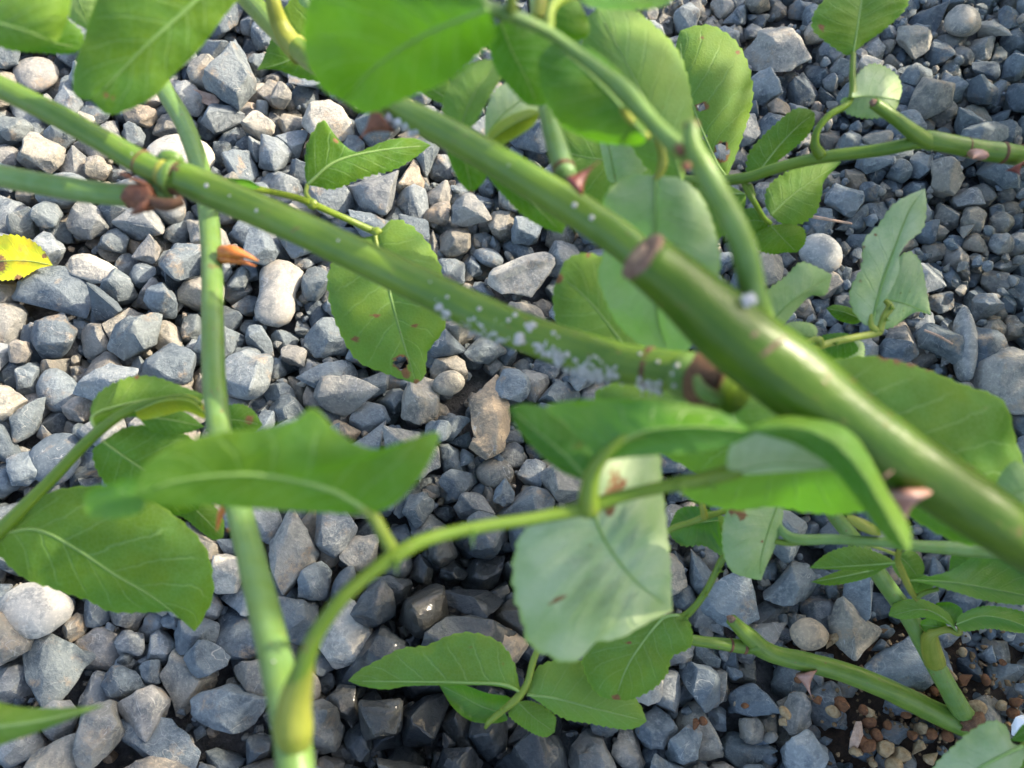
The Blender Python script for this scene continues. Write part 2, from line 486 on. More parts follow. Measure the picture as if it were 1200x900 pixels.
# every stone: shape, size and place in tenths of a millimetre, turn in degrees (settled by dropping them)
STONE_DATA = (
21,319,-1171,957,284,-155,-58,-165,9,328,-2029,75,320,89,-27,-76,6,357,-1914,4146,330,132,20,8,12,327,-1551,1981,296,175,14,-118,14,249,-453,106,234,132,0,-117,17,253,-1029,1884,257,135,13,-164,
12,245,-1844,187,234,-82,-9,10,1,306,-2223,2238,314,140,-63,37,18,280,144,-55,242,-54,6,-108,0,311,-458,620,267,132,-73,137,6,293,-1687,348,138,95,22,170,7,263,-642,131,299,123,-61,127,
4,312,-2735,2251,263,-3,-35,43,20,322,-2000,2050,287,21,-13,-159,16,254,1537,805,208,-123,28,56,17,276,-1412,523,197,-17,-16,-56,21,340,-221,468,305,-118,-15,89,4,236,-717,663,320,-29,19,-115,
17,240,-964,1055,286,-171,-4,-71,18,264,-871,3210,295,-79,-25,117,11,301,-949,90,257,111,-28,121,13,334,-533,1855,218,-116,-49,-82,13,259,1466,-42,189,179,-7,54,19,232,994,285,210,-82,-37,102,
14,283,2883,4097,238,22,-28,8,3,323,-635,412,259,70,39,-89,6,235,393,-70,221,-40,33,177,1,292,-1125,600,276,45,-47,-154,13,297,-1105,2286,183,-46,-4,-77,10,298,-2042,2746,313,-125,39,69,
1,299,-2163,470,100,-11,30,-112,24,274,-2674,1925,200,4,15,-49,8,285,-3038,3540,338,-27,36,-16,16,251,2555,2262,228,-140,48,145,15,197,-1587,405,311,12,-38,77,8,216,723,79,153,20,-5,-147,
2,262,-2707,3065,243,38,1,-15,15,269,1235,217,100,-87,33,-3,21,302,-2292,1907,340,164,-70,162,18,342,-2237,-155,314,42,41,-155,17,180,1160,-13,54,170,12,-172,0,224,-115,53,213,5,4,128,
5,253,-1052,807,240,108,12,63,9,298,2855,3445,216,-175,62,-42,14,276,-2345,3072,245,54,49,118,10,271,953,73,93,68,-8,-75,1,248,-156,878,100,-31,41,58,18,180,-2795,1702,262,53,42,47,
19,294,-2582,323,158,122,-66,-28,6,186,868,-4,220,-2,45,9,7,282,-141,1048,256,-137,-16,101,20,235,-1996,295,207,-122,61,-41,17,245,122,1239,215,133,-29,35,7,275,-2449,34,292,1,43,24,
19,294,294,1368,244,94,-19,-31,11,267,-1506,833,296,29,-38,42,9,263,-280,3140,256,91,-16,-1,2,239,-1646,546,246,-58,-1,-15,21,182,582,-33,146,-135,39,6,14,228,-1559,2839,290,180,21,-44,
6,327,-2609,488,321,-131,-6,-167,10,197,1477,162,147,-156,21,-105,4,304,-3087,2366,216,-136,-7,103,0,241,-1574,3608,245,163,-2,-83,14,233,-1994,3918,223,98,14,-163,19,250,2879,4673,193,166,-13,-26,
8,256,2163,3268,216,168,10,-25,15,224,1636,230,109,37,-54,-50,13,241,6,1932,278,177,23,174,9,267,-2416,2588,251,-134,75,-59,12,231,-2133,2501,274,-148,-41,161,20,292,-1176,3250,280,9,15,-5,
8,263,1736,4212,204,-46,34,-179,9,244,-844,1773,154,18,-7,9,8,212,-2721,1421,294,-15,-19,-70,15,282,-1786,3522,220,-174,-67,178,19,248,3265,3495,195,-57,-5,98,17,226,-1032,2027,170,10,44,8,
10,262,-640,3216,188,-156,-32,111,3,190,-293,-102,261,-138,-12,-44,6,290,3089,3705,230,-108,45,78,22,230,-92,1432,166,180,20,174,13,267,-2510,2259,188,-141,3,-50,2,198,-862,199,216,-63,32,152,
8,246,-355,2963,189,-173,-17,-75,17,208,-2465,2451,276,-154,64,-81,11,224,-518,1225,231,-46,-35,-137,21,182,-306,1360,176,-92,-7,87,16,219,-277,87,144,110,-7,104,4,251,-1288,320,224,31,9,-19,
7,318,1444,1076,267,132,-19,-99,15,223,-1238,2623,221,-47,0,85,19,224,3263,4179,178,64,10,155,12,325,-563,1515,240,-151,37,137,3,227,2049,4233,75,-11,2,175,18,165,-145,2196,182,-17,-39,142,
10,196,2273,2152,268,65,-30,-43,13,274,790,283,123,108,-70,-120,21,295,-1414,1161,304,-116,20,31,3,197,-3090,3023,276,-56,-8,-24,20,223,1482,317,64,29,14,-67,6,298,2817,2176,225,-50,5,-168,
1,200,-1849,469,156,116,51,-82,12,199,-224,1237,162,-126,51,-1,20,231,1674,670,111,-173,45,68,2,297,-1529,3361,169,29,-30,21,14,170,-1263,-9,192,-23,65,94,7,200,-2914,3069,329,-57,-36,-116,
19,183,-778,15,173,142,24,130,1,230,97,3003,252,119,0,17,7,276,-2211,4056,240,21,-32,140,2,192,2954,2527,157,-117,-5,-5,17,310,188,3726,285,157,-32,-16,20,232,-2278,124,259,-22,46,-126,
18,179,1043,823,155,42,39,91,7,178,-2000,494,201,8,54,-72,5,248,-3298,3769,301,-162,-28,-94,9,201,-2872,2005,211,127,-10,85,14,182,2575,331,90,122,48,-147,16,289,-1951,2600,166,-93,32,-167,
18,265,-2135,191,122,98,71,-82,5,262,-1434,-99,97,147,-59,-50,8,293,-1291,1781,173,-99,-52,166,20,236,-1705,3850,229,81,-54,-174,3,200,294,1912,169,22,-21,-75,6,230,1,637,156,-121,9,20,
6,209,-58,3096,178,165,-39,129,22,204,-368,1950,270,113,-23,-151,4,273,-2929,1806,327,171,-25,-45,14,326,-2399,1550,127,67,4,39,1,208,-2521,1808,209,73,38,-160,10,206,-392,999,253,-13,14,-73,
11,299,-2888,2826,303,-10,53,143,14,206,-410,2195,280,-120,-60,-164,2,250,-643,750,202,54,-22,21,20,265,1601,2733,227,-43,-20,-113,7,155,1228,76,148,-64,-17,-108,20,242,-367,2055,186,-58,24,-165,
20,214,2997,3324,142,-11,-48,-47,18,204,3042,4925,85,1,-61,-65,17,163,-1554,2288,178,122,-29,146,20,187,-2512,2938,227,0,-13,-166,2,179,124,1449,115,149,-26,71,14,259,326,2832,181,9,-4,109,
11,235,-2520,3934,232,-117,-13,-179,7,244,1261,4845,196,177,-63,141,4,217,3061,4569,137,-57,45,114,5,179,-498,869,166,-144,44,-174,14,301,-899,3800,283,-100,36,158,7,296,-2127,4292,215,-161,55,43,
2,204,-2276,2857,237,134,53,118,12,268,-2895,3523,135,-136,14,100,0,205,3579,4445,133,21,-5,83,7,195,-2734,3507,226,176,-51,-163,17,205,-347,1530,123,-78,-35,-76,19,256,-1516,3745,132,-13,-36,-54,
12,300,-2109,4809,253,-60,-19,115,0,200,108,1986,170,-79,0,-72,2,168,-2211,653,207,98,1,-75,1,218,3094,2720,76,-168,36,9,2,215,2885,3232,73,-156,-9,129,10,239,-2164,3102,111,107,27,61,
5,250,3000,3148,142,-62,-7,81,12,232,-540,-84,93,-19,57,71,7,247,-400,2723,189,103,37,-78,8,154,-2294,574,229,-134,-57,104,19,221,-2043,666,191,-77,18,-163,19,203,2749,3580,141,36,19,-130,
5,219,-478,3162,198,50,-41,-45,20,276,798,838,213,-10,0,58,11,178,-2894,2140,303,147,66,-90,7,216,-486,3599,118,48,-23,-4,21,301,-1759,-168,288,51,22,100,1,218,-1964,2373,125,103,3,132,
21,222,-2118,2302,141,97,37,-86,18,190,-667,3407,178,107,-69,2,6,183,-3014,4028,251,130,-6,9,7,201,-3,1560,70,-126,-28,27,11,207,3139,2970,159,-132,27,41,14,184,2388,3603,185,177,29,-163,
16,145,-1870,346,191,-65,63,-39,20,188,-1307,2159,201,-50,-29,-38,10,240,2876,4339,144,23,-32,177,4,231,3382,4618,113,70,25,-134,18,165,1302,534,171,-110,-56,21,9,190,-2304,2705,222,-143,11,91,
18,167,2264,3182,68,-167,-53,-115,14,209,-581,3629,229,-76,-52,89,11,193,2708,2578,74,24,17,2,12,259,-1470,4221,84,-29,-24,11,18,265,-3228,3159,166,-67,-23,-60,13,184,2592,3533,163,11,12,-147,
10,198,-2877,1561,272,-128,-16,126,0,248,3525,4113,198,8,16,-31,15,262,-874,3041,246,-129,39,130,18,201,3122,3924,157,114,-39,-104,14,184,2429,405,69,-114,32,118,1,191,2423,710,133,-165,7,123,
18,202,-1768,2218,232,-146,-4,68,11,236,-1913,618,111,35,60,-160,3,168,-694,1889,133,87,12,-125,18,175,2859,2883,93,-131,-29,-43,6,154,1402,656,97,128,-25,111,7,208,3672,4742,82,29,26,-91,
21,153,1006,447,112,-74,52,-62,21,198,3394,4422,127,-111,26,104,7,200,3201,3144,101,62,-29,34,24,191,-145,2859,167,-40,9,-17,6,175,-2574,3803,155,-178,-15,-38,12,133,-43,1297,195,-166,37,61,
5,261,1993,3127,143,-67,-2,-73,7,179,-1573,4073,278,28,-64,-73,21,189,-490,3322,145,95,-14,-32,18,225,2303,3752,142,-42,37,-63,6,155,2687,3055,131,-115,-2,129,2,255,1553,3843,199,146,5,-59,
17,176,3457,4793,163,18,45,116,0,282,-455,329,101,31,18,37,2,217,-2718,1778,73,-153,-16,-146,18,167,-1393,726,215,167,4,-133,1,133,-324,872,159,19,58,60,1,141,1958,72,125,-159,44,103,
21,249,2524,2688,199,44,0,68,1,228,209,2103,86,160,-21,-176,4,199,915,750,114,107,-62,118,23,209,-896,785,255,78,14,-114,10,150,-1700,2687,197,-163,13,-116,16,186,-377,1712,163,-177,56,-162,
20,265,-3013,3781,250,173,10,89,2,208,3643,4905,140,22,-15,117,10,188,3129,2410,81,-113,-22,-99,17,216,2367,2261,172,152,-35,-99,17,237,-876,1502,227,-161,-20,-121,18,230,-2335,3945,111,-83,-30,41,
20,192,1987,711,80,154,52,122,7,201,1564,5060,109,103,25,136,11,191,-429,1656,251,18,-39,-49,21,273,-1687,951,273,58,-21,-156,8,205,-1379,1921,163,-145,-32,19,15,312,-2764,3706,204,1,11,173,
9,232,2193,4413,82,9,32,120,14,185,-634,68,137,-152,-8,-43,16,267,2334,96,187,-141,15,-123,7,236,-1776,4687,203,-155,74,26,1,235,-638,3017,219,-155,29,-123,12,217,2274,4565,147,-52,-55,111,
4,145,2981,2977,144,169,5,132,17,193,162,99,116,166,-5,36,15,260,-2415,2065,207,-171,27,162,15,254,-307,2324,183,-91,-15,33,13,200,-1523,3914,173,149,-5,-58,21,266,-458,1096,113,-120,51,56,
21,239,-1955,2971,214,48,-26,56,21,231,-1202,2505,87,-145,34,-25,4,207,-3353,3588,210,67,-4,61,3,183,2320,4375,165,-45,-10,-88,21,244,-1798,2449,88,87,-28,-100,1,172,2607,464,59,-140,-26,62,
3,225,309,3050,108,-11,-38,-160,13,282,-2304,1647,282,1,-61,-138,6,160,2744,2970,66,-51,-17,-51,12,133,1074,141,58,93,26,103,4,173,-1410,2317,75,-154,58,-36,8,188,-2913,3038,180,-55,-6,-177,
22,304,-2231,3220,208,93,-14,-51,10,209,-834,1960,178,128,6,15,24,241,-641,908,186,9,-40,-53,19,165,-1668,2551,73,29,16,163,3,281,-2615,3178,143,7,-41,97,13,227,-1713,3032,183,-11,-2,151,
20,265,-3492,4374,334,-1,45,151,18,184,3073,4215,149,-81,12,157,3,225,-2771,2057,88,-3,-24,141,17,308,-3332,4087,130,8,32,108,6,219,-2112,4527,189,159,23,-59,3,238,-2334,2368,160,-33,36,-121,
24,360,-2866,3264,313,71,26,-177,6,204,-2999,2086,135,78,-31,169,10,177,2457,3734,228,-160,26,-172,7,235,-2874,1378,203,0,26,157,8,277,-2874,3995,172,-5,23,106,7,226,-1764,2685,82,-22,-19,10,
12,252,2701,3876,185,58,-5,-26,23,224,38,2944,123,-169,-21,-43,11,220,3016,4072,87,-42,45,-168,21,254,667,316,276,-137,25,125,2,237,1080,962,66,-19,16,150,4,229,-2443,2810,99,172,-49,-172,
6,179,2304,3508,74,17,-55,16,16,185,2179,3857,64,34,-3,-28,21,261,1768,3887,158,9,-2,48,1,221,-629,1063,98,168,59,23,2,156,2376,3376,141,41,-60,-11,6,159,1030,636,130,153,-2,24,
1,190,2595,4589,130,167,-29,-130,15,273,-2896,2239,86,-130,11,32,21,317,-476,-198,299,4,49,-167,7,198,2156,5053,82,-49,-59,-60,19,235,-1919,3873,83,-174,-25,-116,4,202,-3143,2576,180,-10,-8,-97,
6,177,2506,2189,69,98,5,60,15,183,-1394,3490,165,-121,-9,14,20,291,63,2372,212,-45,0,-156,16,209,1802,5025,189,101,-40,179,9,218,3152,3411,65,-171,1,17,11,217,-932,-119,175,161,7,17,
20,181,-990,1673,179,52,-3,-9,18,170,2390,3266,75,113,9,-30,21,157,-1007,407,172,62,27,84,15,216,-1648,678,165,-45,13,164,2,237,1056,289,75,-168,-12,-100,12,221,2713,3408,74,-172,-20,115,
5,233,-1647,4159,184,-177,20,-65,17,232,892,1520,217,152,-12,24,13,184,1848,4057,151,175,-15,-164,3,156,2801,2765,71,-29,-78,80,0,276,-1342,2933,264,162,8,155,11,188,-852,-42,77,-172,42,-47,
4,186,737,-53,65,116,-23,-158,9,198,-1802,4456,144,101,-81,-68,14,197,-604,1317,151,14,23,46,20,228,-1075,3691,185,144,56,156,13,248,-185,2988,78,163,6,-164,4,131,-380,1233,46,116,-23,-30,
8,204,1777,1052,171,146,16,137,16,130,1251,358,51,128,-1,-23,16,188,-1150,1854,104,-90,53,-7,6,237,852,466,134,-125,29,168,14,180,3390,4208,83,-144,39,-85,13,167,1321,84,60,177,53,-7,
12,118,-976,320,111,146,26,99,17,183,2342,812,84,-55,53,-90,17,220,-83,1284,78,-47,-12,-131,21,218,3184,4711,75,63,-9,-52,11,181,-1425,2076,161,-178,42,-134,16,204,772,-137,188,-69,45,20,
13,286,-1139,1121,126,45,-40,1,3,201,3386,3861,147,-114,14,97,10,171,-1417,1688,253,128,32,76,4,162,3243,4552,135,145,-3,-77,10,203,-1960,3704,105,126,-69,-68,18,189,-821,365,81,164,19,-117,
13,237,1113,4870,76,-107,4,-94,2,157,-258,2800,135,49,-54,-33,15,248,-3194,3376,141,-52,-25,75,8,205,1972,2688,142,-41,36,-151,12,207,-822,1125,69,-172,-20,-72,21,233,1505,3700,79,-111,-1,39,
7,167,1356,2839,143,-89,55,-114,0,194,1667,3358,147,-46,0,-82,21,186,140,3716,94,37,-78,57,18,174,431,2018,227,94,-86,173,17,150,2236,3012,62,-77,40,162,16,248,-1708,3706,98,-11,44,100,
19,280,-2158,2826,130,-143,-72,-69,6,199,3259,2657,73,-56,-10,-179,14,191,-1273,1973,67,167,-17,-121,25,217,485,1924,133,169,11,73,10,213,-2250,2574,159,110,-45,22,1,192,2171,4715,187,73,27,111,
18,231,3041,1762,107,130,17,-33,13,165,1980,5046,64,-74,-40,-163,8,204,2357,1131,88,92,37,85,0,192,2513,4390,167,-14,-38,19,18,157,-28,2239,63,-167,-56,142,9,238,470,140,186,76,-32,143,
17,188,-1414,946,205,176,15,-14,4,133,2239,4290,161,141,77,164,0,220,1969,-78,105,105,-77,-98,18,197,2836,4194,81,-4,-38,96,21,155,3526,4587,82,13,31,-84,0,247,2172,731,197,-20,4,60,
10,324,136,1014,257,86,8,-23,11,228,2102,2169,208,-67,-67,39,15,238,-1405,4266,237,-38,-12,-43,6,187,2538,2402,78,113,-22,-42,6,196,2981,2383,70,-136,-38,-8,18,233,-1157,-153,220,170,-36,-130,
22,265,912,1140,187,1,58,4,0,139,-58,755,110,-30,42,7,17,148,3188,2856,61,-79,40,13,3,301,-1877,3221,194,-44,9,22,19,202,2197,4907,162,157,-5,83,6,140,3122,2578,64,35,-49,-33,
5,280,51,862,101,138,42,156,19,172,-2572,2910,114,6,52,-16,14,155,1670,4962,97,119,17,28,18,152,296,-6,61,172,-2,23,0,215,-2111,3969,70,0,-2,17,24,201,3264,2998,103,11,-62,-23,
16,288,-1201,704,87,-24,-14,-35,17,164,-1010,1782,75,-55,53,-33,0,177,1831,2508,65,-53,16,-19,4,203,-243,1068,98,-92,23,94,9,203,-1661,2802,128,-102,16,113,15,223,3257,4024,66,-165,-11,79,
8,200,2277,561,148,-3,-13,-65,20,151,-1304,2403,61,-45,-67,-111,9,285,2349,4117,172,16,-80,-161,20,135,3316,3418,54,-45,-67,112,7,137,-112,2150,63,133,21,156,12,181,-242,2195,84,-25,25,-68,
6,182,-202,2643,65,-136,-38,102,11,210,-112,226,206,78,-28,162,24,154,3344,3305,43,18,1,1,20,146,1440,36,46,162,17,105,14,166,2452,3577,71,-107,-42,-28,15,189,-1901,4815,169,-64,-11,67,
9,237,-1547,1869,70,-171,1,81,16,210,-717,2033,68,9,-14,153,14,187,2764,4797,73,-19,55,6,20,238,-1020,989,115,-128,42,-152,4,151,2012,2494,52,40,-3,-142,20,250,-351,3401,79,162,17,101,
15,150,2223,4227,56,-90,-33,-44,17,175,117,467,161,-24,-41,-79,6,157,-10,1677,96,79,36,25,6,248,-3159,3602,213,85,62,26,8,217,206,2507,61,29,-11,63,20,218,3155,4440,74,-62,20,-77,
1,204,-2567,3936,77,161,-21,-149,21,133,1151,400,98,-24,5,114,5,152,-1323,2818,145,-54,-23,20,16,124,904,257,37,1,-18,50,5,192,1749,307,61,-141,-26,9,14,184,-9,319,147,-149,62,-140,
19,149,-1779,629,213,-121,31,107,7,242,-3094,4496,240,-28,-28,19,0,234,-5,3267,257,-57,-75,-164,5,165,1768,4818,95,62,-10,-153,21,220,-3072,2106,284,34,-17,-153,2,184,-2381,1352,118,123,-36,-46,
12,231,-1528,2973,128,161,11,149,7,159,2741,536,63,29,26,106,19,145,3342,3198,47,-53,19,-142,14,259,-1337,3243,132,-149,57,108,0,136,-714,-37,55,-116,-29,-93,12,213,1772,1233,121,87,-51,-136,
8,246,-1186,2070,120,-165,-39,176,16,118,1959,2583,40,167,29,-150,13,165,2358,940,55,-149,-10,48,24,289,-1098,259,176,-172,-43,-17,24,165,-167,3415,127,112,38,129,2,204,2151,3530,57,-19,16,6,
5,217,1009,4977,99,-28,27,107,21,168,-1903,4756,55,58,-4,-44,0,227,2122,88,74,0,-2,155,3,219,-1659,3952,81,31,44,-108,11,195,1694,1109,61,74,-18,129,22,186,1984,4377,56,48,-9,20,
20,199,2904,5035,82,-16,-47,95,0,190,1984,211,128,-26,-44,-35,14,169,157,1605,68,-114,24,-134,8,176,-2721,2245,91,-6,29,-75,4,152,2298,4007,51,-34,-29,-31,19,172,1827,4943,50,-19,6,70,
11,157,1400,885,133,-170,-25,-123,8,356,-3543,4140,254,-177,-4,-100,19,186,-384,1374,54,-19,6,-71,12,150,3399,4040,50,-172,-20,-95,11,257,-1125,4216,81,101,19,-95,21,169,2960,2610,58,59,30,165,
11,267,1362,3614,202,96,-17,-175,4,251,1510,4642,186,170,1,61,1,134,1772,2908,50,27,39,-124,18,130,2592,3509,50,-15,-32,-160,11,179,1795,-7,104,4,-27,29,15,267,-2307,2192,88,154,24,36,
9,217,-414,3130,66,-146,-4,139,18,205,-2856,1140,187,142,27,-13,20,248,-665,4136,203,75,24,-173,15,138,-731,189,169,139,-32,21,3,240,-160,3771,183,-34,9,163,3,176,-549,507,75,156,-38,152,
2,137,1476,566,52,95,-42,-175,20,143,62,2135,43,25,13,-106,0,190,-1689,4361,83,168,42,50,15,158,2748,4521,70,123,-54,142,17,202,-498,2847,81,71,50,-71,9,196,-2320,3009,59,-146,-4,24,
15,271,-3159,4255,69,4,14,-82,18,169,968,1361,85,-72,-33,37,5,146,-1713,4028,198,-51,9,-80,24,160,-199,2846,38,174,-3,-146,5,163,-2633,3495,140,-85,-49,18,14,185,1346,4978,103,-159,14,-72,
2,213,2632,633,164,-169,-3,118,22,244,2557,4022,154,-165,7,13,15,190,279,2678,84,123,-54,-120,13,184,-55,-40,79,-37,62,-142,23,190,-502,1357,56,-10,-20,63,5,138,-2641,2351,163,68,-31,17,
21,174,-769,3111,146,-111,-16,-3,21,244,3574,5211,103,-163,-7,-169,20,263,-1779,4188,89,-61,20,-118,6,158,-183,3284,96,-114,2,-133,0,223,2511,3024,77,26,28,-147,11,349,-2668,977,270,39,-53,124,
21,169,-2801,1866,132,45,-47,-156,0,167,2769,3105,68,-137,-38,-19,8,184,1075,-152,56,-21,-20,79,13,176,1241,463,81,169,-81,63,10,183,2704,4670,81,-144,62,152,17,176,1135,5056,49,175,10,-84,
13,213,-1923,2210,131,-133,-61,40,5,210,-1820,4030,147,127,56,-179,13,200,-2496,4145,179,-165,-46,-11,18,135,1526,902,56,146,32,113,18,193,2110,857,81,168,16,-174,19,184,-209,1478,65,-174,-25,66,
1,161,-1634,2405,54,-11,30,-5,12,136,2983,2866,103,51,-7,84,11,246,-1826,2743,262,-106,70,-73,14,148,-1105,3131,163,104,-47,-160,20,210,-1944,410,60,29,14,104,14,261,-2238,2003,102,-19,55,-166,
18,144,3776,5150,60,-52,-6,-164,8,155,-2399,2935,133,-113,10,-15,14,167,3236,5064,170,117,55,-64,2,194,434,79,55,180,4,58,14,214,-2565,1697,80,144,2,68,7,240,1996,1041,117,105,-42,-32,
17,177,-1847,1899,83,-10,69,-109,15,162,-1840,3752,83,-91,48,67,15,119,2833,4576,58,-138,38,48,7,280,-322,-133,102,-22,-19,48,11,140,3234,3281,53,23,15,-110,25,173,-1636,1838,197,-150,-2,172,
4,158,2009,2332,100,-85,25,74,9,181,-31,122,94,-176,36,90,19,244,-1197,464,75,63,-6,-80,17,143,1645,856,69,-175,43,-168,2,231,1827,4156,65,-19,16,-116,24,191,2645,220,58,-130,-3,75,
21,161,3304,2886,66,-96,55,-147,2,139,-2056,4759,88,-17,-19,-71,12,219,-2775,684,274,138,33,-38,20,204,-2658,1369,66,-166,-8,-121,10,188,-2672,3009,60,56,-2,144,16,160,2910,3018,64,146,14,-171,
13,176,2128,4062,51,4,-25,-169,15,122,449,2996,48,-56,-22,-164,12,142,-164,3167,76,-128,-26,89,16,293,-954,3498,170,-61,-55,-146,13,204,-1373,2176,69,107,19,40,6,98,2841,2550,36,-57,-9,-174,
5,197,1481,4913,58,-123,14,80,17,147,-1205,1212,203,142,-15,22,11,253,-744,3579,207,105,-75,-170,12,145,-205,1335,54,-119,17,88,18,244,-2678,4089,100,-49,6,66,10,249,-742,1316,232,26,9,-100,
21,157,1658,4067,118,-45,1,-57,13,218,1574,-90,69,162,6,98,0,204,-3232,4473,69,-4,0,-41,14,246,17,5037,89,150,13,-98,1,159,-438,928,87,-67,-40,-32,17,153,2002,3820,110,121,-37,-55,
9,144,2091,2766,115,-123,-7,5,8,144,-744,1836,49,-179,41,15,20,143,1674,4856,45,162,17,-56,18,244,-1054,2963,178,-165,19,172,1,276,602,4918,189,-36,36,167,14,122,1556,51,41,-6,-35,133,
14,107,1526,618,117,-91,5,88,4,119,2629,2125,39,39,9,-21,16,150,-337,881,60,132,2,-93,0,168,-444,1830,68,-137,-38,-26,7,114,3312,4488,42,-22,-19,-31,9,151,-2605,2055,116,168,49,-51,
0,256,-851,2184,230,-150,-21,-26,14,117,2721,2440,44,-114,32,87,1,110,-1285,2894,106,-135,27,-77,16,157,-2440,4070,99,-162,-1,-63,10,205,-481,2191,164,23,3,-77,7,255,-3386,3412,97,-42,-39,82,
5,185,-610,181,64,-100,27,-152,1,175,-1218,150,90,164,-21,63,21,137,1537,703,52,-1,-35,-142,1,226,-1886,1613,241,38,-40,-159,18,191,-1096,2649,167,149,34,88,16,241,-2443,3351,198,-99,21,39,
22,164,1013,1247,69,89,-55,-170,0,149,-1096,2499,202,-118,28,167,0,175,3772,4974,160,-1,-28,116,4,188,-1227,2241,75,-114,40,-46,16,194,3272,3557,62,9,-16,-40,5,180,-1650,4113,53,-123,14,113,
5,119,-2028,395,160,9,66,-114,14,220,1617,3147,127,-78,38,-163,14,251,-3482,3779,253,8,16,-107,21,190,2872,3968,65,59,30,9,3,211,-3050,4222,185,-116,15,175,7,229,2945,1519,183,168,-21,35,
8,238,870,909,62,179,-11,21,5,177,59,1928,55,-167,22,-65,15,140,-283,3141,36,4,14,139,10,141,2527,3412,38,-26,-8,-174,22,161,-942,2061,45,131,13,68,22,105,2863,3391,29,-46,-20,-29,
21,119,3093,2916,44,-76,-40,-142,7,155,-2876,3838,284,-152,30,9,18,203,-55,4393,208,-64,-43,107,7,141,1706,140,56,92,-76,-132,8,164,1912,2378,43,179,-11,-161,11,172,2122,2385,61,47,35,-15,
15,169,3214,2337,50,-165,-11,-96,21,150,3187,4853,51,-117,2,30,8,160,331,147,77,-167,-87,165,5,254,-2066,1666,271,-70,17,88,24,165,-97,3350,44,-45,-18,-97,6,122,-2061,2477,51,-26,49,110,
5,196,1457,2678,145,-110,-1,-66,0,113,520,2967,132,-179,-62,-16,24,154,937,-84,39,177,-13,-149,7,90,2998,2797,33,-53,-45,34,7,196,-2053,3274,61,159,18,-94,15,202,3596,3934,59,-137,5,47,
8,243,-2827,868,216,36,-5,69,8,196,2014,1190,211,-19,-44,-5,10,162,-1881,3170,44,-26,-8,23,19,145,3045,2506,61,-7,67,129,21,219,1509,3505,78,-161,-30,-89,12,149,2670,3200,149,-179,12,44,
12,136,-2291,4390,128,-46,43,114,9,185,-1327,2597,55,-172,2,-111,10,215,-3510,4005,95,-150,58,3,2,189,-1041,-70,287,104,-10,-72,22,173,-1617,2180,146,122,2,19,17,97,248,3129,25,178,7,64,
8,200,-676,3787,168,177,11,36,10,169,12,3623,136,157,-2,79,5,237,-1835,1766,288,65,-5,176,11,147,2470,535,46,172,-2,162,5,205,852,1085,64,-167,22,35,24,146,2841,4686,50,31,45,146,
1,119,1432,184,57,137,-31,-136,18,151,2189,2350,175,53,-32,69,6,173,2219,2737,67,98,5,-94,17,130,3177,4189,46,-47,-12,154,14,202,-485,4186,125,-73,36,-86,2,143,-829,1201,284,-148,25,-44,
6,160,-2930,4184,316,-151,-26,-114,19,135,1302,-68,44,-53,19,-153,25,172,1100,491,45,135,20,-107,5,257,-1509,-184,237,-97,-14,-85,17,291,-1712,1648,137,-25,11,-173,19,223,2635,2756,94,174,32,170,
11,151,2600,2904,94,175,-7,60,0,168,-2419,4391,133,-43,54,-125,9,213,1215,-157,138,0,-26,173,14,186,580,2822,193,20,-28,57,19,196,-1140,2822,67,-45,-37,86,18,238,-2040,4971,114,124,61,175,
20,211,-793,106,60,29,14,-35,17,149,2730,362,45,17,4,-134,16,246,-1300,953,88,-109,-19,-35,10,184,2243,1038,54,113,-15,-108,19,147,-591,1828,52,-174,-25,140,10,222,-1647,1078,120,15,-47,80,
5,267,-2560,2502,109,-177,45,-25,5,158,2961,4535,52,-121,-12,-76,20,263,938,-194,195,85,45,58,12,102,2903,2722,34,-172,-20,119,15,274,495,3047,238,-101,-6,-40,7,212,1014,4729,175,92,47,124,
24,143,-126,-132,34,174,-3,-64,20,224,-1386,378,71,163,17,150,9,226,-2819,777,71,-3,-20,171,24,169,-2634,2128,51,-131,0,-30,19,199,-1872,2061,71,-174,-25,-78,11,273,-2873,3138,78,177,3,35,
18,210,-651,2250,169,-118,-67,89,11,192,2095,3236,77,-161,60,-11,14,122,2388,3121,41,-6,-35,110,9,250,2934,3584,79,-3,-20,144,1,183,1990,4058,92,-94,68,101,4,230,2112,5231,102,154,57,122,
4,201,2165,2540,85,180,-49,94,9,177,3083,3026,62,9,32,20,15,259,-1566,3529,66,4,14,146,2,136,2458,3978,45,-130,0,-172,3,235,1557,2409,253,35,-34,45,12,149,2951,3853,113,163,6,161,
19,181,-1028,213,54,-22,8,59,21,173,-561,3049,64,-126,-5,56,16,183,3549,4232,63,167,29,57,24,231,1718,5108,66,-156,12,-145,14,194,3144,5101,72,38,-7,-155,21,174,2460,883,147,-127,-10,-165,
14,203,1110,1491,150,35,22,-13,19,103,1360,2750,33,24,-10,9,8,122,2111,2648,42,41,-11,-161,9,227,-829,3282,112,116,-2,7,0,141,3423,3470,48,-46,19,41,2,136,3026,3933,58,-31,-72,128,
22,208,-1351,4351,85,-156,50,16,10,301,395,2409,232,34,0,136,21,205,-2331,4444,254,-106,13,70,17,209,-2203,1792,163,153,21,-152,20,162,-406,2002,53,-30,0,68,15,203,1484,2777,52,4,14,141,
10,214,1775,3457,67,27,-9,23,18,154,2001,3670,58,-168,-12,103,3,132,2855,4465,61,-101,-56,114,11,136,1445,5039,49,-93,-18,-115,9,105,3578,5002,38,45,32,115,9,122,-2007,3533,97,-101,-45,56,
17,193,74,4820,82,110,53,-74,20,151,2263,4668,56,-8,1,50,17,152,1761,844,57,-168,-32,-126,11,121,2443,4101,38,101,19,-141,5,264,1181,4687,94,-104,16,-158,17,297,-1161,1423,267,-72,27,-153,
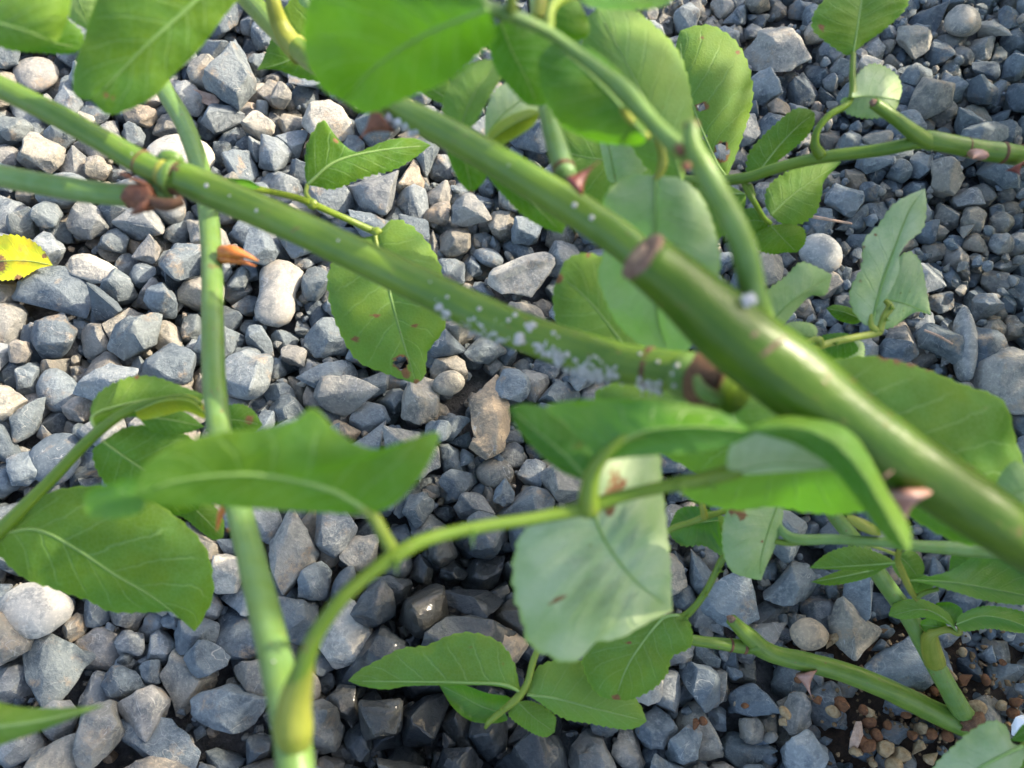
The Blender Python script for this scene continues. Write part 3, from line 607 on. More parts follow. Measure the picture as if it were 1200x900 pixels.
11,288,-1665,3228,253,69,-22,55,21,214,350,3504,250,-136,27,-92,10,149,2294,4287,46,64,0,122,4,269,-1648,4964,281,35,-7,29,0,187,-945,2227,71,91,31,24,19,206,-2274,3390,82,178,34,58,
7,228,-2570,3621,79,-126,-28,77,1,132,-18,2093,73,-78,-44,23,17,158,2517,2532,129,-12,-30,-23,19,195,-2335,2700,97,-9,42,-6,2,314,-3076,4743,252,-148,-9,44,20,179,-1206,3160,100,130,16,-124,
8,209,-3324,3401,271,162,-4,173,8,163,2971,4786,118,96,27,147,1,188,2528,73,66,-168,36,-70,19,216,1475,2972,67,65,-7,-131,16,190,2726,4046,68,-126,12,-49,15,186,-2350,4230,165,-172,11,-167,
18,149,1395,-173,60,159,-11,132,1,231,-1947,1884,212,108,-68,-4,16,231,-2959,1721,159,-69,-78,-45,18,175,2543,3692,124,131,9,51,5,234,2655,4413,82,-158,5,25,6,193,2444,4523,76,142,36,-84,
0,126,123,240,159,108,50,-20,17,156,-1776,2875,165,120,38,129,16,176,1641,3570,99,-40,27,-60,4,131,3456,3551,104,86,22,26,15,201,-1919,4444,205,-93,17,115,7,220,-699,1649,76,-126,-28,-136,
11,229,-417,3779,72,101,19,-146,1,148,-1821,4358,62,-54,-74,124,8,136,1902,4285,55,-126,-8,-47,8,157,2605,109,143,-160,-36,151,25,222,2634,1891,181,-53,64,-122,8,185,1773,3598,162,-165,60,-27,
14,293,1253,3824,204,-54,45,-170,23,142,1684,-118,31,173,1,82,16,121,-1885,259,43,-126,12,-149,1,186,-94,1066,68,-164,40,148,11,113,2740,2858,32,177,3,-1,18,142,-411,2954,54,-16,-32,-50,
10,176,2972,5120,67,-158,-46,-4,12,185,-632,3505,62,-172,-20,59,11,174,-27,3762,97,132,-12,41,2,197,-1873,738,263,-169,-6,55,16,201,202,1755,202,-32,-35,83,10,227,-1903,4530,61,-26,-8,71,
18,184,-341,4491,189,148,18,-80,12,155,194,474,48,-29,-21,91,9,175,-527,1670,63,-81,-27,135,24,170,-2098,2633,57,84,36,120,9,241,-3389,3822,76,-3,-20,40,12,196,2539,3852,61,-29,-21,-134,
0,252,-589,4013,82,0,-2,105,18,240,-2237,4633,99,146,32,-42,13,269,1221,1238,169,97,35,147,0,113,3231,2483,37,0,-2,-73,1,141,-306,2725,52,65,-30,-73,17,155,-2915,3293,157,-15,19,23,
15,139,2394,3399,43,-156,-6,-28,5,219,-2017,4136,124,71,61,-164,19,208,-144,4187,161,28,6,-168,12,208,-1554,4436,141,-154,48,157,8,186,-1723,685,295,163,58,28,10,170,1903,1260,83,-45,-53,-37,
15,200,-3140,3984,222,-93,-4,107,11,128,2275,5135,127,85,-1,-64,4,179,-2251,629,72,36,33,66,14,275,-3054,1348,98,-1,-33,-178,13,166,-2820,1412,61,171,40,-94,24,242,378,1997,72,-13,-16,148,
11,178,2289,2374,63,47,35,75,2,168,-2453,2624,69,-97,32,-146,3,205,57,3174,92,-107,-22,-122,0,241,127,3530,92,10,-19,-100,17,165,1649,3884,47,159,-4,-55,9,137,2975,3752,53,-103,-61,-142,
3,280,-3644,4651,120,4,-59,99,10,180,-245,291,171,-89,-15,-178,17,127,2630,694,61,-161,8,-36,14,274,-1245,1594,258,99,-7,169,14,136,198,1502,53,67,4,-135,9,169,-1999,2010,81,-159,-55,16,
8,175,2307,2893,70,22,-44,-113,6,137,1461,3352,149,56,-52,81,5,222,-1349,3699,82,143,45,-43,20,143,235,2410,114,-175,-35,173,15,147,-347,3550,171,-7,-8,36,7,220,-2457,827,77,-126,-28,170,
16,188,892,617,73,128,-1,-29,20,154,-800,2163,44,29,14,7,9,168,54,2548,50,-172,2,36,19,163,-2299,2847,48,58,-2,118,20,151,1339,3078,51,-62,20,-111,24,230,-2112,3451,59,141,14,89,
21,124,2973,3416,47,-136,26,-110,7,222,-1694,4551,82,-53,-45,-70,20,135,93,1342,69,108,62,152,7,163,1547,3344,66,-146,64,-99,9,161,3344,3080,57,135,-35,-9,4,177,1635,1254,200,-31,-47,-59,
23,222,-268,2545,147,35,-12,103,17,184,1192,3528,215,-152,23,129,20,191,1826,3766,63,-30,0,11,2,195,-55,4902,161,115,5,-179,17,143,-387,119,66,117,-25,-98,13,159,78,261,54,107,19,-20,
6,174,-577,890,54,155,-17,129,21,159,1616,1254,66,-96,55,128,10,225,2325,1297,67,-129,1,41,13,144,-1831,3058,49,107,19,-17,1,155,-1382,2953,58,16,38,-82,16,159,-2751,3610,57,-109,-19,-170,
5,202,-1865,3620,80,-172,-51,-26,3,209,1221,976,148,-71,24,-59,6,167,-878,1633,69,158,43,-100,3,185,2669,1994,68,-139,-8,-111,16,119,-56,3079,41,167,29,-58,8,135,3662,5039,42,-40,5,125,
19,193,-120,5116,86,-19,-42,68,5,179,2625,4805,63,73,-10,-39,20,213,-1677,784,72,149,21,131,2,206,-535,713,99,-1,45,155,9,189,-558,2178,56,-171,1,4,22,190,-2036,2751,48,135,18,77,
4,115,444,3097,40,-154,-3,-77,11,166,-744,3404,57,-106,-17,-55,9,157,-1040,4057,49,-3,-20,-72,8,183,3018,4392,55,-21,-20,113,3,88,3541,4685,33,19,-42,-168,2,149,-2179,2461,150,93,-4,50,
24,192,1853,2674,52,3,19,28,8,177,-3092,3539,89,161,-50,-99,16,226,-115,3538,106,114,60,-72,2,226,-257,4078,99,106,51,105,10,126,2863,4917,69,54,-71,116,14,148,597,84,50,-6,-35,95,
18,98,841,123,37,-17,-32,-143,16,123,2094,666,44,-126,12,-138,0,189,815,1392,78,153,31,27,6,138,2734,3245,63,51,66,169,4,257,-1046,3305,89,-154,-3,-139,9,242,322,3692,72,-171,1,-171,
19,182,-2787,3920,68,120,39,-99,2,138,1719,4447,52,88,19,-51,16,179,1532,4750,66,-21,2,-126,19,127,1239,4874,50,102,22,137,6,141,1272,5147,51,-57,-9,6,13,123,1030,607,45,170,35,-22,
11,161,-2805,1262,57,47,35,-119,2,159,1103,2294,69,-154,-44,27,7,152,3671,4584,53,-126,-28,123,5,157,1776,896,134,6,-43,-92,2,249,-1653,1161,283,-120,16,144,1,193,382,1194,171,-127,-2,-47,
16,137,1757,2396,119,13,37,33,12,218,-2374,-63,97,70,-36,163,8,202,-2667,492,57,29,-11,-123,11,217,2764,709,76,47,35,-112,7,219,2214,2220,87,-78,16,6,2,127,-2112,2385,44,-147,2,-38,
10,97,1942,3839,28,-165,14,151,7,171,3537,4891,62,-22,-19,-33,13,178,-2450,-155,203,106,-3,103,20,245,1400,1042,70,29,14,4,2,181,-900,1957,68,-11,-51,126,19,208,-3302,2653,185,65,72,19,
16,316,-3191,2839,272,122,55,143,14,124,3460,3349,48,-19,55,162,20,117,-1731,3557,37,162,17,72,2,127,2643,594,48,153,49,-41,12,134,1115,1316,42,-29,-21,-110,18,163,103,1771,68,-167,-33,-167,
8,179,-2528,2184,58,-153,-1,169,6,151,1316,2934,64,-26,49,-98,8,130,1883,3215,47,177,45,-30,20,130,-212,3385,44,142,23,3,2,135,2525,4077,51,95,-42,-144,23,121,3120,4096,31,-6,14,-16,
24,140,3624,4445,34,174,-3,136,0,182,-3312,4649,69,91,31,143,5,136,2225,5170,57,-134,82,3,19,181,-1269,-52,66,-51,-39,-161,1,114,2422,1043,54,-112,64,55,2,177,871,1234,68,88,13,23,
1,286,-2183,1401,251,78,19,137,20,129,2936,1679,52,-45,-67,125,13,167,-706,3894,86,41,-13,107,17,141,3468,4376,42,17,4,164,10,160,3404,5167,47,-124,0,-37,11,186,778,1021,177,169,-8,59,
6,107,2486,1107,79,152,24,130,6,321,1087,2312,278,162,21,134,22,103,-1349,2702,44,59,-51,-19,10,239,-2888,4498,316,140,-15,-128,17,193,-664,-193,80,38,30,-26,7,270,-2227,804,94,-126,-28,25,
16,210,-2841,952,63,-25,-14,14,17,236,89,1168,71,17,4,-146,7,209,895,1540,66,159,17,34,7,197,-3279,2758,62,160,18,42,21,110,-2257,3217,36,58,-4,143,18,235,1129,3434,118,103,12,4,
20,187,-2680,3758,54,29,14,-7,17,140,2815,3796,51,-49,-11,161,13,185,-133,4075,77,90,-37,102,12,172,3789,4852,69,-19,57,79,4,168,1836,1017,66,-125,37,152,22,133,153,1953,48,50,48,91,
6,127,2021,2716,39,155,-17,-148,9,138,-2175,2978,57,-146,-26,-152,0,205,1773,3113,83,-115,-28,-120,21,148,-3353,3668,98,160,21,73,2,201,3248,3732,98,140,2,36,4,130,2638,3980,43,-34,-29,102,
5,127,-2353,4464,73,-37,-8,-157,0,186,-20,4278,78,45,-23,142,20,99,1643,4764,32,162,17,156,20,154,2246,4793,63,72,-27,161,14,277,-881,-267,333,36,19,23,22,165,1429,456,69,105,-57,-29,
1,140,2576,3272,118,-89,15,-156,17,150,3664,4105,64,103,54,-30,18,112,71,989,42,-17,-32,88,5,189,-1817,1141,70,147,-59,-5,1,190,-2943,1937,64,-72,18,-163,4,195,-2475,3034,70,-49,-25,41,
3,185,-2914,4177,83,-79,-20,157,23,145,-1579,4424,36,-42,-5,77,8,158,-2296,63,47,23,-18,-64,4,133,726,106,50,-157,-9,52,24,218,-251,230,74,-119,9,156,22,165,181,1373,51,39,-5,-78,
22,147,-2980,3210,84,47,-49,-144,9,207,-3248,3521,80,-102,-60,129,21,222,-2698,3375,116,34,-82,-81,3,182,2203,3355,75,80,49,105,17,100,-509,3476,47,72,81,143,3,123,3676,4311,48,-12,-43,-140,
22,218,-242,4592,72,-152,-7,-112,13,228,-944,1207,184,-21,-52,-15,10,262,-478,3852,204,71,-25,-70,8,213,1228,4034,196,169,35,-78,25,290,-1477,837,86,178,-16,-104,14,188,-1850,1275,73,67,4,-114,
13,192,-2676,2388,61,-107,4,-135,19,194,1669,2655,77,178,34,15,19,221,-3113,2844,88,178,34,-134,2,150,-600,3197,42,-19,16,153,25,187,-2816,3308,65,64,45,-51,11,263,-1923,3449,83,74,-18,-145,
21,266,-3181,3788,96,72,-16,-46,11,206,-1098,3527,65,74,-18,18,4,146,3084,3694,51,33,-9,63,15,189,-2963,3810,98,141,-20,50,10,223,-799,3790,60,-26,-8,163,20,180,3725,4455,71,17,-47,138,
0,219,-116,4734,83,91,31,16,13,153,2526,4670,49,-107,4,-79,6,165,-1573,-161,59,-136,-38,-71,2,129,2139,1053,49,94,-42,-119,15,118,-386,1719,36,-151,-3,178,21,135,-1047,2135,49,9,-30,82,
21,186,2278,2051,171,32,-5,107,8,114,1330,2702,83,-44,-34,40,11,204,1594,2545,158,172,-5,-64,3,133,2009,3315,52,-11,-22,-91,10,110,2208,3946,32,113,-15,154,17,189,219,4988,97,153,-11,84,
20,199,3311,5165,144,33,-52,23,16,265,338,497,241,-38,-13,-161,5,145,-1895,1141,238,80,62,4,16,166,1185,2208,159,124,61,19,0,197,-403,2504,165,-77,-6,159,5,214,1243,2717,139,164,-16,-60,
1,177,1536,2891,163,-143,82,152,20,241,-35,3444,213,14,36,45,7,225,1902,3477,192,93,8,-56,2,187,-401,4068,157,173,-17,-141,5,262,489,4647,218,-141,9,-103,0,232,1245,4511,171,-40,-42,75,
10,198,-1098,-97,53,-26,-8,-9,13,172,-1301,247,78,126,-67,-6,5,212,-401,535,76,-148,-35,-111,23,119,-1241,1859,26,173,1,-143,4,240,669,2045,85,116,-23,113,20,116,-2782,2417,48,-16,-47,17,
3,147,2569,2619,63,156,-38,107,18,156,-944,3145,62,-24,-29,-42,12,249,-3020,3354,77,-29,-21,-169,2,139,2319,3874,39,-19,16,53,16,198,-492,4410,76,-71,-30,-163,2,146,2390,4646,47,-161,-20,-112,
10,151,3393,4725,47,-145,8,2,9,156,472,5112,62,123,-15,40,13,147,1985,5163,47,-107,4,95,1,149,2334,5104,55,66,17,106,0,161,-1480,1082,61,-88,-1,-65,10,178,-1669,1977,144,176,20,-37,
19,160,1808,2312,58,-49,26,138,9,200,-1242,2743,94,-108,65,-70,15,134,1435,3102,68,-68,-30,-111,0,192,-969,3675,73,15,-18,-110,24,176,-2150,4148,53,15,-18,145,15,280,101,4025,244,-18,-82,75,
20,188,1325,4124,79,78,-29,109,1,140,2377,4402,51,66,17,172,14,143,2756,4957,49,-6,-35,10,4,94,1210,5225,35,165,42,20,12,132,181,326,48,-168,48,133,9,241,-764,3978,236,73,27,-47,
2,208,-63,3987,188,171,-31,-81,0,184,-4129,-428,70,91,31,20,14,180,-4430,-495,67,-116,-27,105,13,318,-4117,-112,134,-49,-12,-70,1,204,-3989,-289,85,-132,-43,85,5,223,-2530,-528,97,-51,-51,-89,
1,299,-2341,-547,125,-54,-74,33,15,238,-2015,-588,61,4,14,122,12,255,-1646,-561,135,-96,-28,-46,14,236,-1183,-554,111,115,68,-102,11,286,-908,-475,82,-23,-21,-161,9,284,-723,-569,113,-76,28,-98,
0,221,-550,-472,76,-46,19,157,8,149,19,-474,47,-6,-23,-14,10,189,222,-490,61,-163,20,-136,10,134,710,-489,39,112,-15,-20,12,200,1535,-522,67,-172,-20,-51,12,196,1711,-511,61,-29,-21,-148,
10,163,2431,-465,50,-134,4,136,1,139,3140,-458,47,-11,30,-145,5,169,3578,-461,54,-141,-26,-109,22,309,-4215,190,116,85,-22,56,19,187,-3736,-272,100,131,6,-5,21,219,-3199,-37,214,-146,-5,-169,
20,235,-3140,-353,125,-26,27,150,10,243,-2945,-395,94,-151,-41,169,9,300,-2698,-397,106,0,-7,-75,11,301,-2422,-313,107,-94,-18,-116,20,165,-1784,-512,50,-180,-7,61,20,187,-1434,-403,93,-46,38,-2,
19,171,-1124,-394,62,-36,-16,14,19,218,-795,-300,90,-130,-37,-170,16,168,-456,-352,51,-25,-14,-112,16,206,-294,-323,75,-111,-15,-154,16,216,52,-260,79,-6,54,110,16,155,204,-274,47,-25,-14,118,
5,193,363,-324,57,-123,14,-108,6,240,468,-203,87,-57,-9,89,14,189,1380,-473,64,-6,-35,-22,19,138,1190,-432,54,-114,-37,-86,10,161,1261,-316,47,113,-15,118,17,151,1441,-327,62,63,47,98,
2,193,1762,-339,54,-19,16,78,3,174,1918,-352,72,71,50,177,3,153,2334,-337,65,-17,-58,-31,8,131,2486,-321,37,29,-11,-3,18,165,2887,-230,79,112,25,-141,14,216,3045,-333,81,-115,-28,175,
20,208,3412,-370,67,164,16,29,15,212,3734,-342,58,-5,-3,128,6,145,3922,-320,53,-57,-9,51,3,165,4348,-184,66,47,48,-141,11,264,-4371,-102,83,101,19,-7,7,318,-4347,329,279,-112,-23,50,
14,292,-3893,-74,135,-87,-53,90,8,314,-3497,-212,95,-21,-20,50,19,204,-3095,-225,84,-152,-33,105,11,307,-2940,-99,88,177,3,93,19,227,-2719,-33,81,-174,-25,-64,7,155,-2525,-176,64,65,-55,-59,
12,286,-1903,-265,107,138,24,67,16,248,-1629,-404,224,61,-24,172,4,236,-1681,-277,77,39,9,-85,2,267,-1244,-266,77,160,8,-142,8,171,-947,-181,48,29,-11,67,13,110,36,-132,35,163,6,-75,
7,108,1922,-180,43,-78,16,108,12,137,2107,-70,50,-168,48,-1,0,195,2251,-76,74,-88,-1,-123,3,174,2558,-194,63,-139,-8,-114,4,168,2743,-152,66,122,-17,-79,19,165,2879,-95,58,-174,-25,-155,
4,150,3118,-221,64,-177,-46,-141,17,181,3380,-186,56,156,-24,30,14,172,3511,-117,64,38,-7,-68,23,209,3699,-154,60,-86,4,-141,0,175,3920,-160,60,40,-7,161,20,142,4072,-45,58,-91,-23,-6,
22,281,-4408,279,82,-161,11,-54,6,301,-3861,171,182,-120,9,-6,0,150,-3698,136,53,129,-29,107,10,287,-3347,-31,77,-26,-8,-28,1,310,-3093,121,130,-52,-74,-151,23,238,-2916,96,162,-102,27,74,
23,179,-2850,152,44,-122,-6,133,13,257,-2725,172,109,-22,55,31,25,195,-2590,-247,136,-69,10,-69,17,295,-1923,46,138,-58,25,38,11,210,-1600,160,73,130,-39,-16,4,290,-1406,82,116,-114,40,13,
25,172,-1145,64,52,45,-7,-104,25,159,-168,118,49,-159,15,-115,21,101,60,143,39,-163,34,157,14,108,226,149,38,167,-17,-129,12,97,1509,148,41,155,10,156,19,159,1861,140,58,115,38,-156,
0,131,2268,142,50,-88,-1,-56,2,130,2692,70,37,-19,16,-43,18,149,3169,111,63,-52,-5,-170,19,185,3238,-77,65,-174,-25,-150,9,147,3537,59,48,66,-10,-100,6,178,3804,64,55,155,-17,-37,
20,123,3933,112,37,-180,-7,33,13,208,4158,91,86,90,-37,107,11,314,-3647,300,122,136,21,1,9,287,-3259,499,96,136,8,-23,18,214,-3080,335,90,-52,-5,-84,9,174,-2893,294,81,168,-65,-97,
3,178,-2749,353,65,-139,-8,73,8,226,-1093,53,172,32,-11,147,5,175,-268,378,69,-71,-50,-104,1,154,-86,235,57,-168,19,20,1,113,265,243,40,-168,36,87,4,181,390,312,59,39,9,139,
10,181,1868,372,71,-101,-4,-28,21,225,2106,300,81,71,-16,66,16,144,2354,247,49,28,-9,117,4,144,2484,228,50,-154,-3,88,18,216,3493,417,89,146,32,-109,2,110,3630,310,35,-167,4,61,
21,206,3945,281,78,-139,30,-56,9,208,4234,251,65,-3,-20,-61,16,233,-4351,643,129,-130,50,-8,17,316,-3895,582,123,-18,-5,124,5,175,-3638,599,55,-133,17,88,25,242,-3246,674,89,-178,-51,-141,
25,307,-3029,521,88,131,15,143,0,301,-2425,550,139,-94,50,35,19,189,-1758,544,56,58,-2,53,21,147,-1379,578,50,59,30,-124,25,175,-1074,399,66,71,-1,-91,24,203,-122,369,66,-10,24,18,
5,207,49,418,62,-124,15,-15,8,183,422,533,75,-54,80,-87,21,136,600,493,47,-117,2,-137,21,128,1679,560,53,-97,55,-141,10,115,1912,554,31,-26,-8,122,21,138,2047,452,47,59,30,170,
15,125,2282,492,41,154,24,115,7,118,3150,473,41,-126,-28,10,22,176,3355,528,45,135,18,107,17,102,3609,568,32,156,-24,-12,2,212,3724,464,61,173,6,62,5,149,3925,658,46,-167,22,-32,
9,279,-3925,856,111,-114,-19,109,15,226,-3742,775,108,102,-57,-29,4,166,-3387,683,65,-124,36,102,19,236,-3373,832,99,-60,-56,143,20,288,-3077,836,87,-180,-7,-152,18,182,-2650,784,115,-3,76,-119,
4,225,-1914,813,122,108,14,31,6,138,-1416,710,47,154,-8,-111,4,217,-973,541,76,116,-23,66,2,284,-793,630,82,160,8,80,10,249,-330,724,110,-144,62,-66,13,201,-114,650,69,-143,-8,143,
5,150,89,683,47,-167,22,104,21,167,272,646,55,58,-4,-2,13,152,414,661,52,107,19,-100,4,111,638,741,43,79,-19,132,3,133,1097,703,50,19,-41,100,15,177,1276,629,52,-137,5,132,
9,127,1884,770,41,66,-10,82,19,154,2538,647,61,-114,-37,123,12,119,2917,811,37,-29,-21,-119,25,209,3172,683,56,173,1,0,7,134,3343,701,53,29,26,-24,7,120,3556,677,51,63,15,-73,
20,146,3806,731,59,-116,-17,-4,11,192,4195,778,55,177,3,45,20,197,-4421,1077,84,136,-44,-66,7,318,-4184,983,126,-78,16,170,5,250,-3799,1027,71,27,-21,-174,3,255,-3502,973,98,-105,54,147,
15,196,-3227,1027,95,121,-63,159,8,191,-3225,913,89,29,-85,97,14,135,-2687,949,50,-116,-27,166,0,156,-2574,976,62,4,29,125,9,288,-2305,980,123,-124,-67,64,9,198,-2047,905,64,66,-10,16,
5,180,-736,836,58,111,12,-127,12,100,536,774,43,93,26,-84,5,227,675,867,67,-123,14,-135,24,129,1262,908,35,4,19,68,15,131,1920,893,49,5,-22,-169,8,164,2513,950,63,101,22,-172,
5,160,2729,842,65,-113,85,-106,14,140,2873,924,49,167,-17,-16,23,125,3142,970,30,45,-6,-135,6,209,3746,874,76,-57,-9,-102,17,132,4202,966,40,17,4,58,7,314,-3960,1176,126,-146,64,-37,
14,235,-3571,1201,91,-19,55,6,3,224,-3398,1102,96,73,-31,158,8,134,-3278,1169,38,154,-3,93,18,212,-3007,1115,87,-49,5,-24,9,294,-2682,1145,110,43,35,-126,7,245,-2495,1221,77,159,18,41,
14,213,-2305,1163,72,-6,-35,-115,1,143,-2015,1076,72,-87,86,0,3,206,-1274,1291,79,-105,54,-32,14,197,-1062,1308,76,146,18,-105,19,209,524,912,88,154,40,140,20,120,500,1161,34,29,14,117,
11,159,625,1145,64,-164,56,-116,14,164,1086,1147,64,-19,55,-44,23,144,1225,1165,31,173,1,-125,15,155,1874,1144,54,-92,29,-72,2,108,2107,1141,34,-172,-7,-72,25,133,2525,1056,35,133,22,87,
18,144,2724,1122,69,131,56,-125,10,151,2931,1148,44,113,-15,-70,16,218,3101,1100,83,-67,-30,-150,12,143,3467,1212,63,70,-36,143,19,181,3584,1218,53,-19,6,-56,6,183,3773,1162,77,-26,49,154,
17,185,3987,1161,48,178,7,89,19,131,4285,1064,46,-174,-25,-169,0,151,-4435,1363,68,172,43,-38,20,212,-3915,1361,67,162,17,27,23,184,-3592,1379,41,-52,-16,-49,4,214,-3538,1458,112,-29,13,103,
12,241,-3372,1408,75,-29,-21,47,3,132,-2289,1409,48,-139,-8,174,19,270,-2109,1252,106,-114,-37,151,4,164,-1969,1341,60,-22,-16,59,8,184,-1681,1328,52,29,-11,-6,8,198,-1479,1358,77,104,21,110,
18,215,-1348,1468,100,107,69,-77,14,163,-1128,1463,82,-10,0,-96,16,284,-848,1366,115,139,8,-128,15,209,-565,1521,53,4,14,-83,18,244,395,1464,95,-13,-33,-110,19,127,498,1271,45,-32,-18,-66,
16,193,636,1340,66,167,29,-52,9,150,1243,1341,53,9,32,-86,19,211,1398,1333,75,-174,-25,163,12,144,1716,1359,53,-119,17,-55,20,136,1922,1371,46,-62,20,-2,24,143,2051,1326,39,17,2,131,
23,174,2566,1204,38,135,14,-61,14,101,2747,1224,34,-6,-35,-73,12,147,2839,1353,59,88,67,-71,21,152,3173,1272,52,59,30,134,19,132,3751,1301,47,-174,-25,-166,16,139,4035,1400,49,-109,-19,-135,
13,137,4235,1295,49,177,53,29,11,270,-4392,1518,94,130,-39,-138,17,262,-4177,1566,92,-47,-12,-69,8,262,-3933,1552,117,37,-66,-59,19,249,-3493,1657,101,-122,-37,94,6,223,-3230,1578,80,148,33,-163,
9,292,-2830,1590,95,66,-10,-118,10,203,-2664,1537,98,-42,-49,58,7,148,-2002,1607,51,-126,-28,-80,17,208,-1865,1532,85,36,28,132,14,174,-1630,1458,65,38,-7,-37,5,143,-1482,1498,38,14,6,130,
10,219,-1045,1593,64,-124,0,137,3,188,291,1715,64,1,-2,119,0,121,466,1590,43,129,-29,127,7,195,716,1521,80,66,-55,-98,9,147,1063,1579,52,9,32,-168,6,176,1233,1548,64,-57,-9,-40,
18,186,1476,1594,86,98,71,-39,24,125,1771,1521,35,14,-5,-105,4,168,1945,1485,63,53,-19,-101,14,227,2095,1554,79,167,-17,178,14,149,2321,1566,68,-86,-54,97,6,190,2483,1507,69,-57,-9,90,
12,149,2722,1511,55,138,24,13,22,119,2942,1563,37,6,22,79,10,113,3357,1566,33,112,-15,-148,14,191,3548,1500,67,167,-17,-30,21,205,3804,1555,75,-76,-41,-134,20,102,4252,1515,29,29,14,52,
21,253,-4000,1858,208,-150,34,164,5,172,-4020,1754,68,-71,-50,-107,2,168,-3694,1786,48,160,8,40,22,118,-3478,1937,38,-12,-10,160,0,158,-3095,1721,54,40,-7,73,16,232,-2414,1816,80,33,-5,114,
14,211,-2033,1759,98,118,67,137,2,224,-1866,1760,85,-11,-51,179,16,146,-1440,1742,52,-126,12,-160,21,248,-219,1650,91,7,-31,-37,13,163,217,1843,51,-157,-12,-151,14,185,475,1776,69,-116,-27,-12,
1,163,714,1655,55,-72,18,158,5,165,870,1808,44,14,6,-159,21,104,1084,1753,35,-106,-4,-133,3,144,1239,1725,48,-11,2,-118,9,197,1424,1807,60,-146,-4,-82,11,157,1659,1749,45,-23,-21,118,
1,229,1857,1783,84,66,17,-31,15,215,2102,1754,95,123,-54,84,21,151,2269,1715,57,-148,34,-37,14,204,2465,1767,76,38,-7,-68,17,215,2680,1761,61,161,-3,-162,1,90,2916,1785,34,-72,28,175,
19,100,3523,1678,33,-46,17,-146,12,102,3762,1775,34,-172,-20,141,19,144,3992,1787,51,-174,-25,-93,14,107,4134,1718,42,-19,55,41,14,235,-4306,1859,105,-137,39,113,16,282,-3895,1975,86,-4,-18,-35,
10,172,-3677,2036,61,98,-24,50,5,202,-3421,2039,65,-138,-24,-56,0,190,-3251,2011,65,-46,19,-116,25,169,-1711,1939,52,9,14,-173,19,216,-217,2025,67,-26,9,-128,20,127,787,1890,36,29,14,-155,
5,125,1040,1886,40,111,12,108,17,134,1224,1987,50,-175,-30,-60,10,193,1513,1961,56,-164,14,66,21,193,1721,2012,74,-153,34,-165,11,132,1971,1934,46,-78,-18,-28,6,200,2096,1950,71,-135,-38,93,
2,126,2306,1953,35,180,4,-22,19,190,2513,2050,62,-52,19,-171,15,191,2810,2067,65,-171,-26,-28,19,153,2955,1996,45,58,-2,125,19,105,3169,1912,57,111,-62,-174,5,158,3325,1993,64,-115,85,-149,
18,155,3550,1929,63,-49,6,142,25,151,3845,1939,46,49,-5,-28,8,136,3918,2020,38,29,-11,141,17,85,4169,1971,35,72,51,28,20,182,-4256,2174,76,-15,-64,88,10,223,-3966,2198,64,-164,14,118,
21,136,-2094,2096,45,58,-4,-13,0,128,668,2202,53,153,31,12,20,117,841,2195,38,-143,-9,-160,16,221,1079,2109,79,-126,12,-38,5,144,1237,2152,48,55,-18,104,16,168,1422,2199,58,167,29,-108,
19,193,1756,2144,62,43,-6,176,17,169,1900,2064,44,178,7,75,16,181,2360,2117,64,-109,-19,85,6,138,2751,2219,43,155,-17,122,17,110,3027,2140,48,-68,28,163,1,159,3556,2206,56,-168,36,13,
4,201,3787,2210,71,116,-23,44,18,208,4149,2152,79,-17,-32,23,16,279,-4392,2343,147,104,-31,-138,20,284,-4140,2311,109,159,35,96,17,201,-3623,2345,197,1,35,-24,11,238,-3564,2552,84,47,35,-49,
3,276,-3321,2355,118,-129,-36,5,2,256,-2880,2460,131,51,27,-139,19,169,-973,2379,50,-19,6,-26,4,168,-814,2377,58,-154,-3,50,11,162,-630,2385,56,-106,-17,63,4,221,-173,2383,75,40,-18,-70,
10,121,48,2367,38,64,0,-149,24,132,242,2326,37,-39,-13,69,24,210,340,2240,63,-131,0,-12,13,189,637,2343,55,4,-25,-104,2,197,979,2392,64,144,5,141,8,235,1283,2298,72,16,-24,-65,
4,233,1465,2416,79,18,1,150,20,194,1653,2404,80,155,47,-30,6,138,3422,2438,58,-26,49,167,8,147,3576,2362,41,29,-11,95,9,118,3752,2365,35,-171,1,-61,5,189,3946,2437,67,79,-6,7,
16,236,-4090,2665,92,128,-1,133,17,168,-2704,2625,51,17,4,101,15,163,-2184,2565,54,-45,-30,99,7,141,-1562,2641,60,62,15,119,0,141,-1467,2562,62,170,44,-77,0,256,-932,2548,90,129,-29,174,
15,152,-768,2635,40,2,10,31,7,136,-329,2589,56,71,-62,66,10,212,436,2721,62,-160,13,21,11,141,660,2486,45,74,-18,-76,1,193,881,2574,66,-140,-26,92,7,131,1045,2506,50,-32,-30,-31,
8,235,1349,2573,70,22,-19,-134,9,131,1528,2559,51,-98,21,110,20,159,2324,2529,52,-30,0,-64,2,108,3545,2577,30,-19,16,67,10,113,3789,2627,50,-144,62,78,20,126,4000,2530,53,45,-33,18,
10,164,4213,2555,44,-26,-8,45,1,286,-4308,2826,105,-167,21,159,14,182,-4066,2829,71,-19,55,52,6,146,-3717,2796,52,-135,-38,-92,15,196,-3568,2732,50,4,14,72,6,207,-2919,2793,94,-12,58,131,
20,188,-2736,2872,66,-16,3,-104,14,195,-1878,2836,72,38,-7,-39,9,141,-1579,2765,43,-158,-1,38,20,217,-1446,2722,73,149,21,88,10,153,-959,2829,45,113,-15,-82,6,212,-658,2855,89,-26,49,-117,
18,201,101,2715,76,-17,-32,75,3,182,475,2875,75,80,49,136,3,183,663,2694,75,80,49,-122,15,174,1153,2782,51,-136,7,-11,22,133,1291,2820,39,179,-26,92,20,201,1665,2830,77,24,-37,-179,
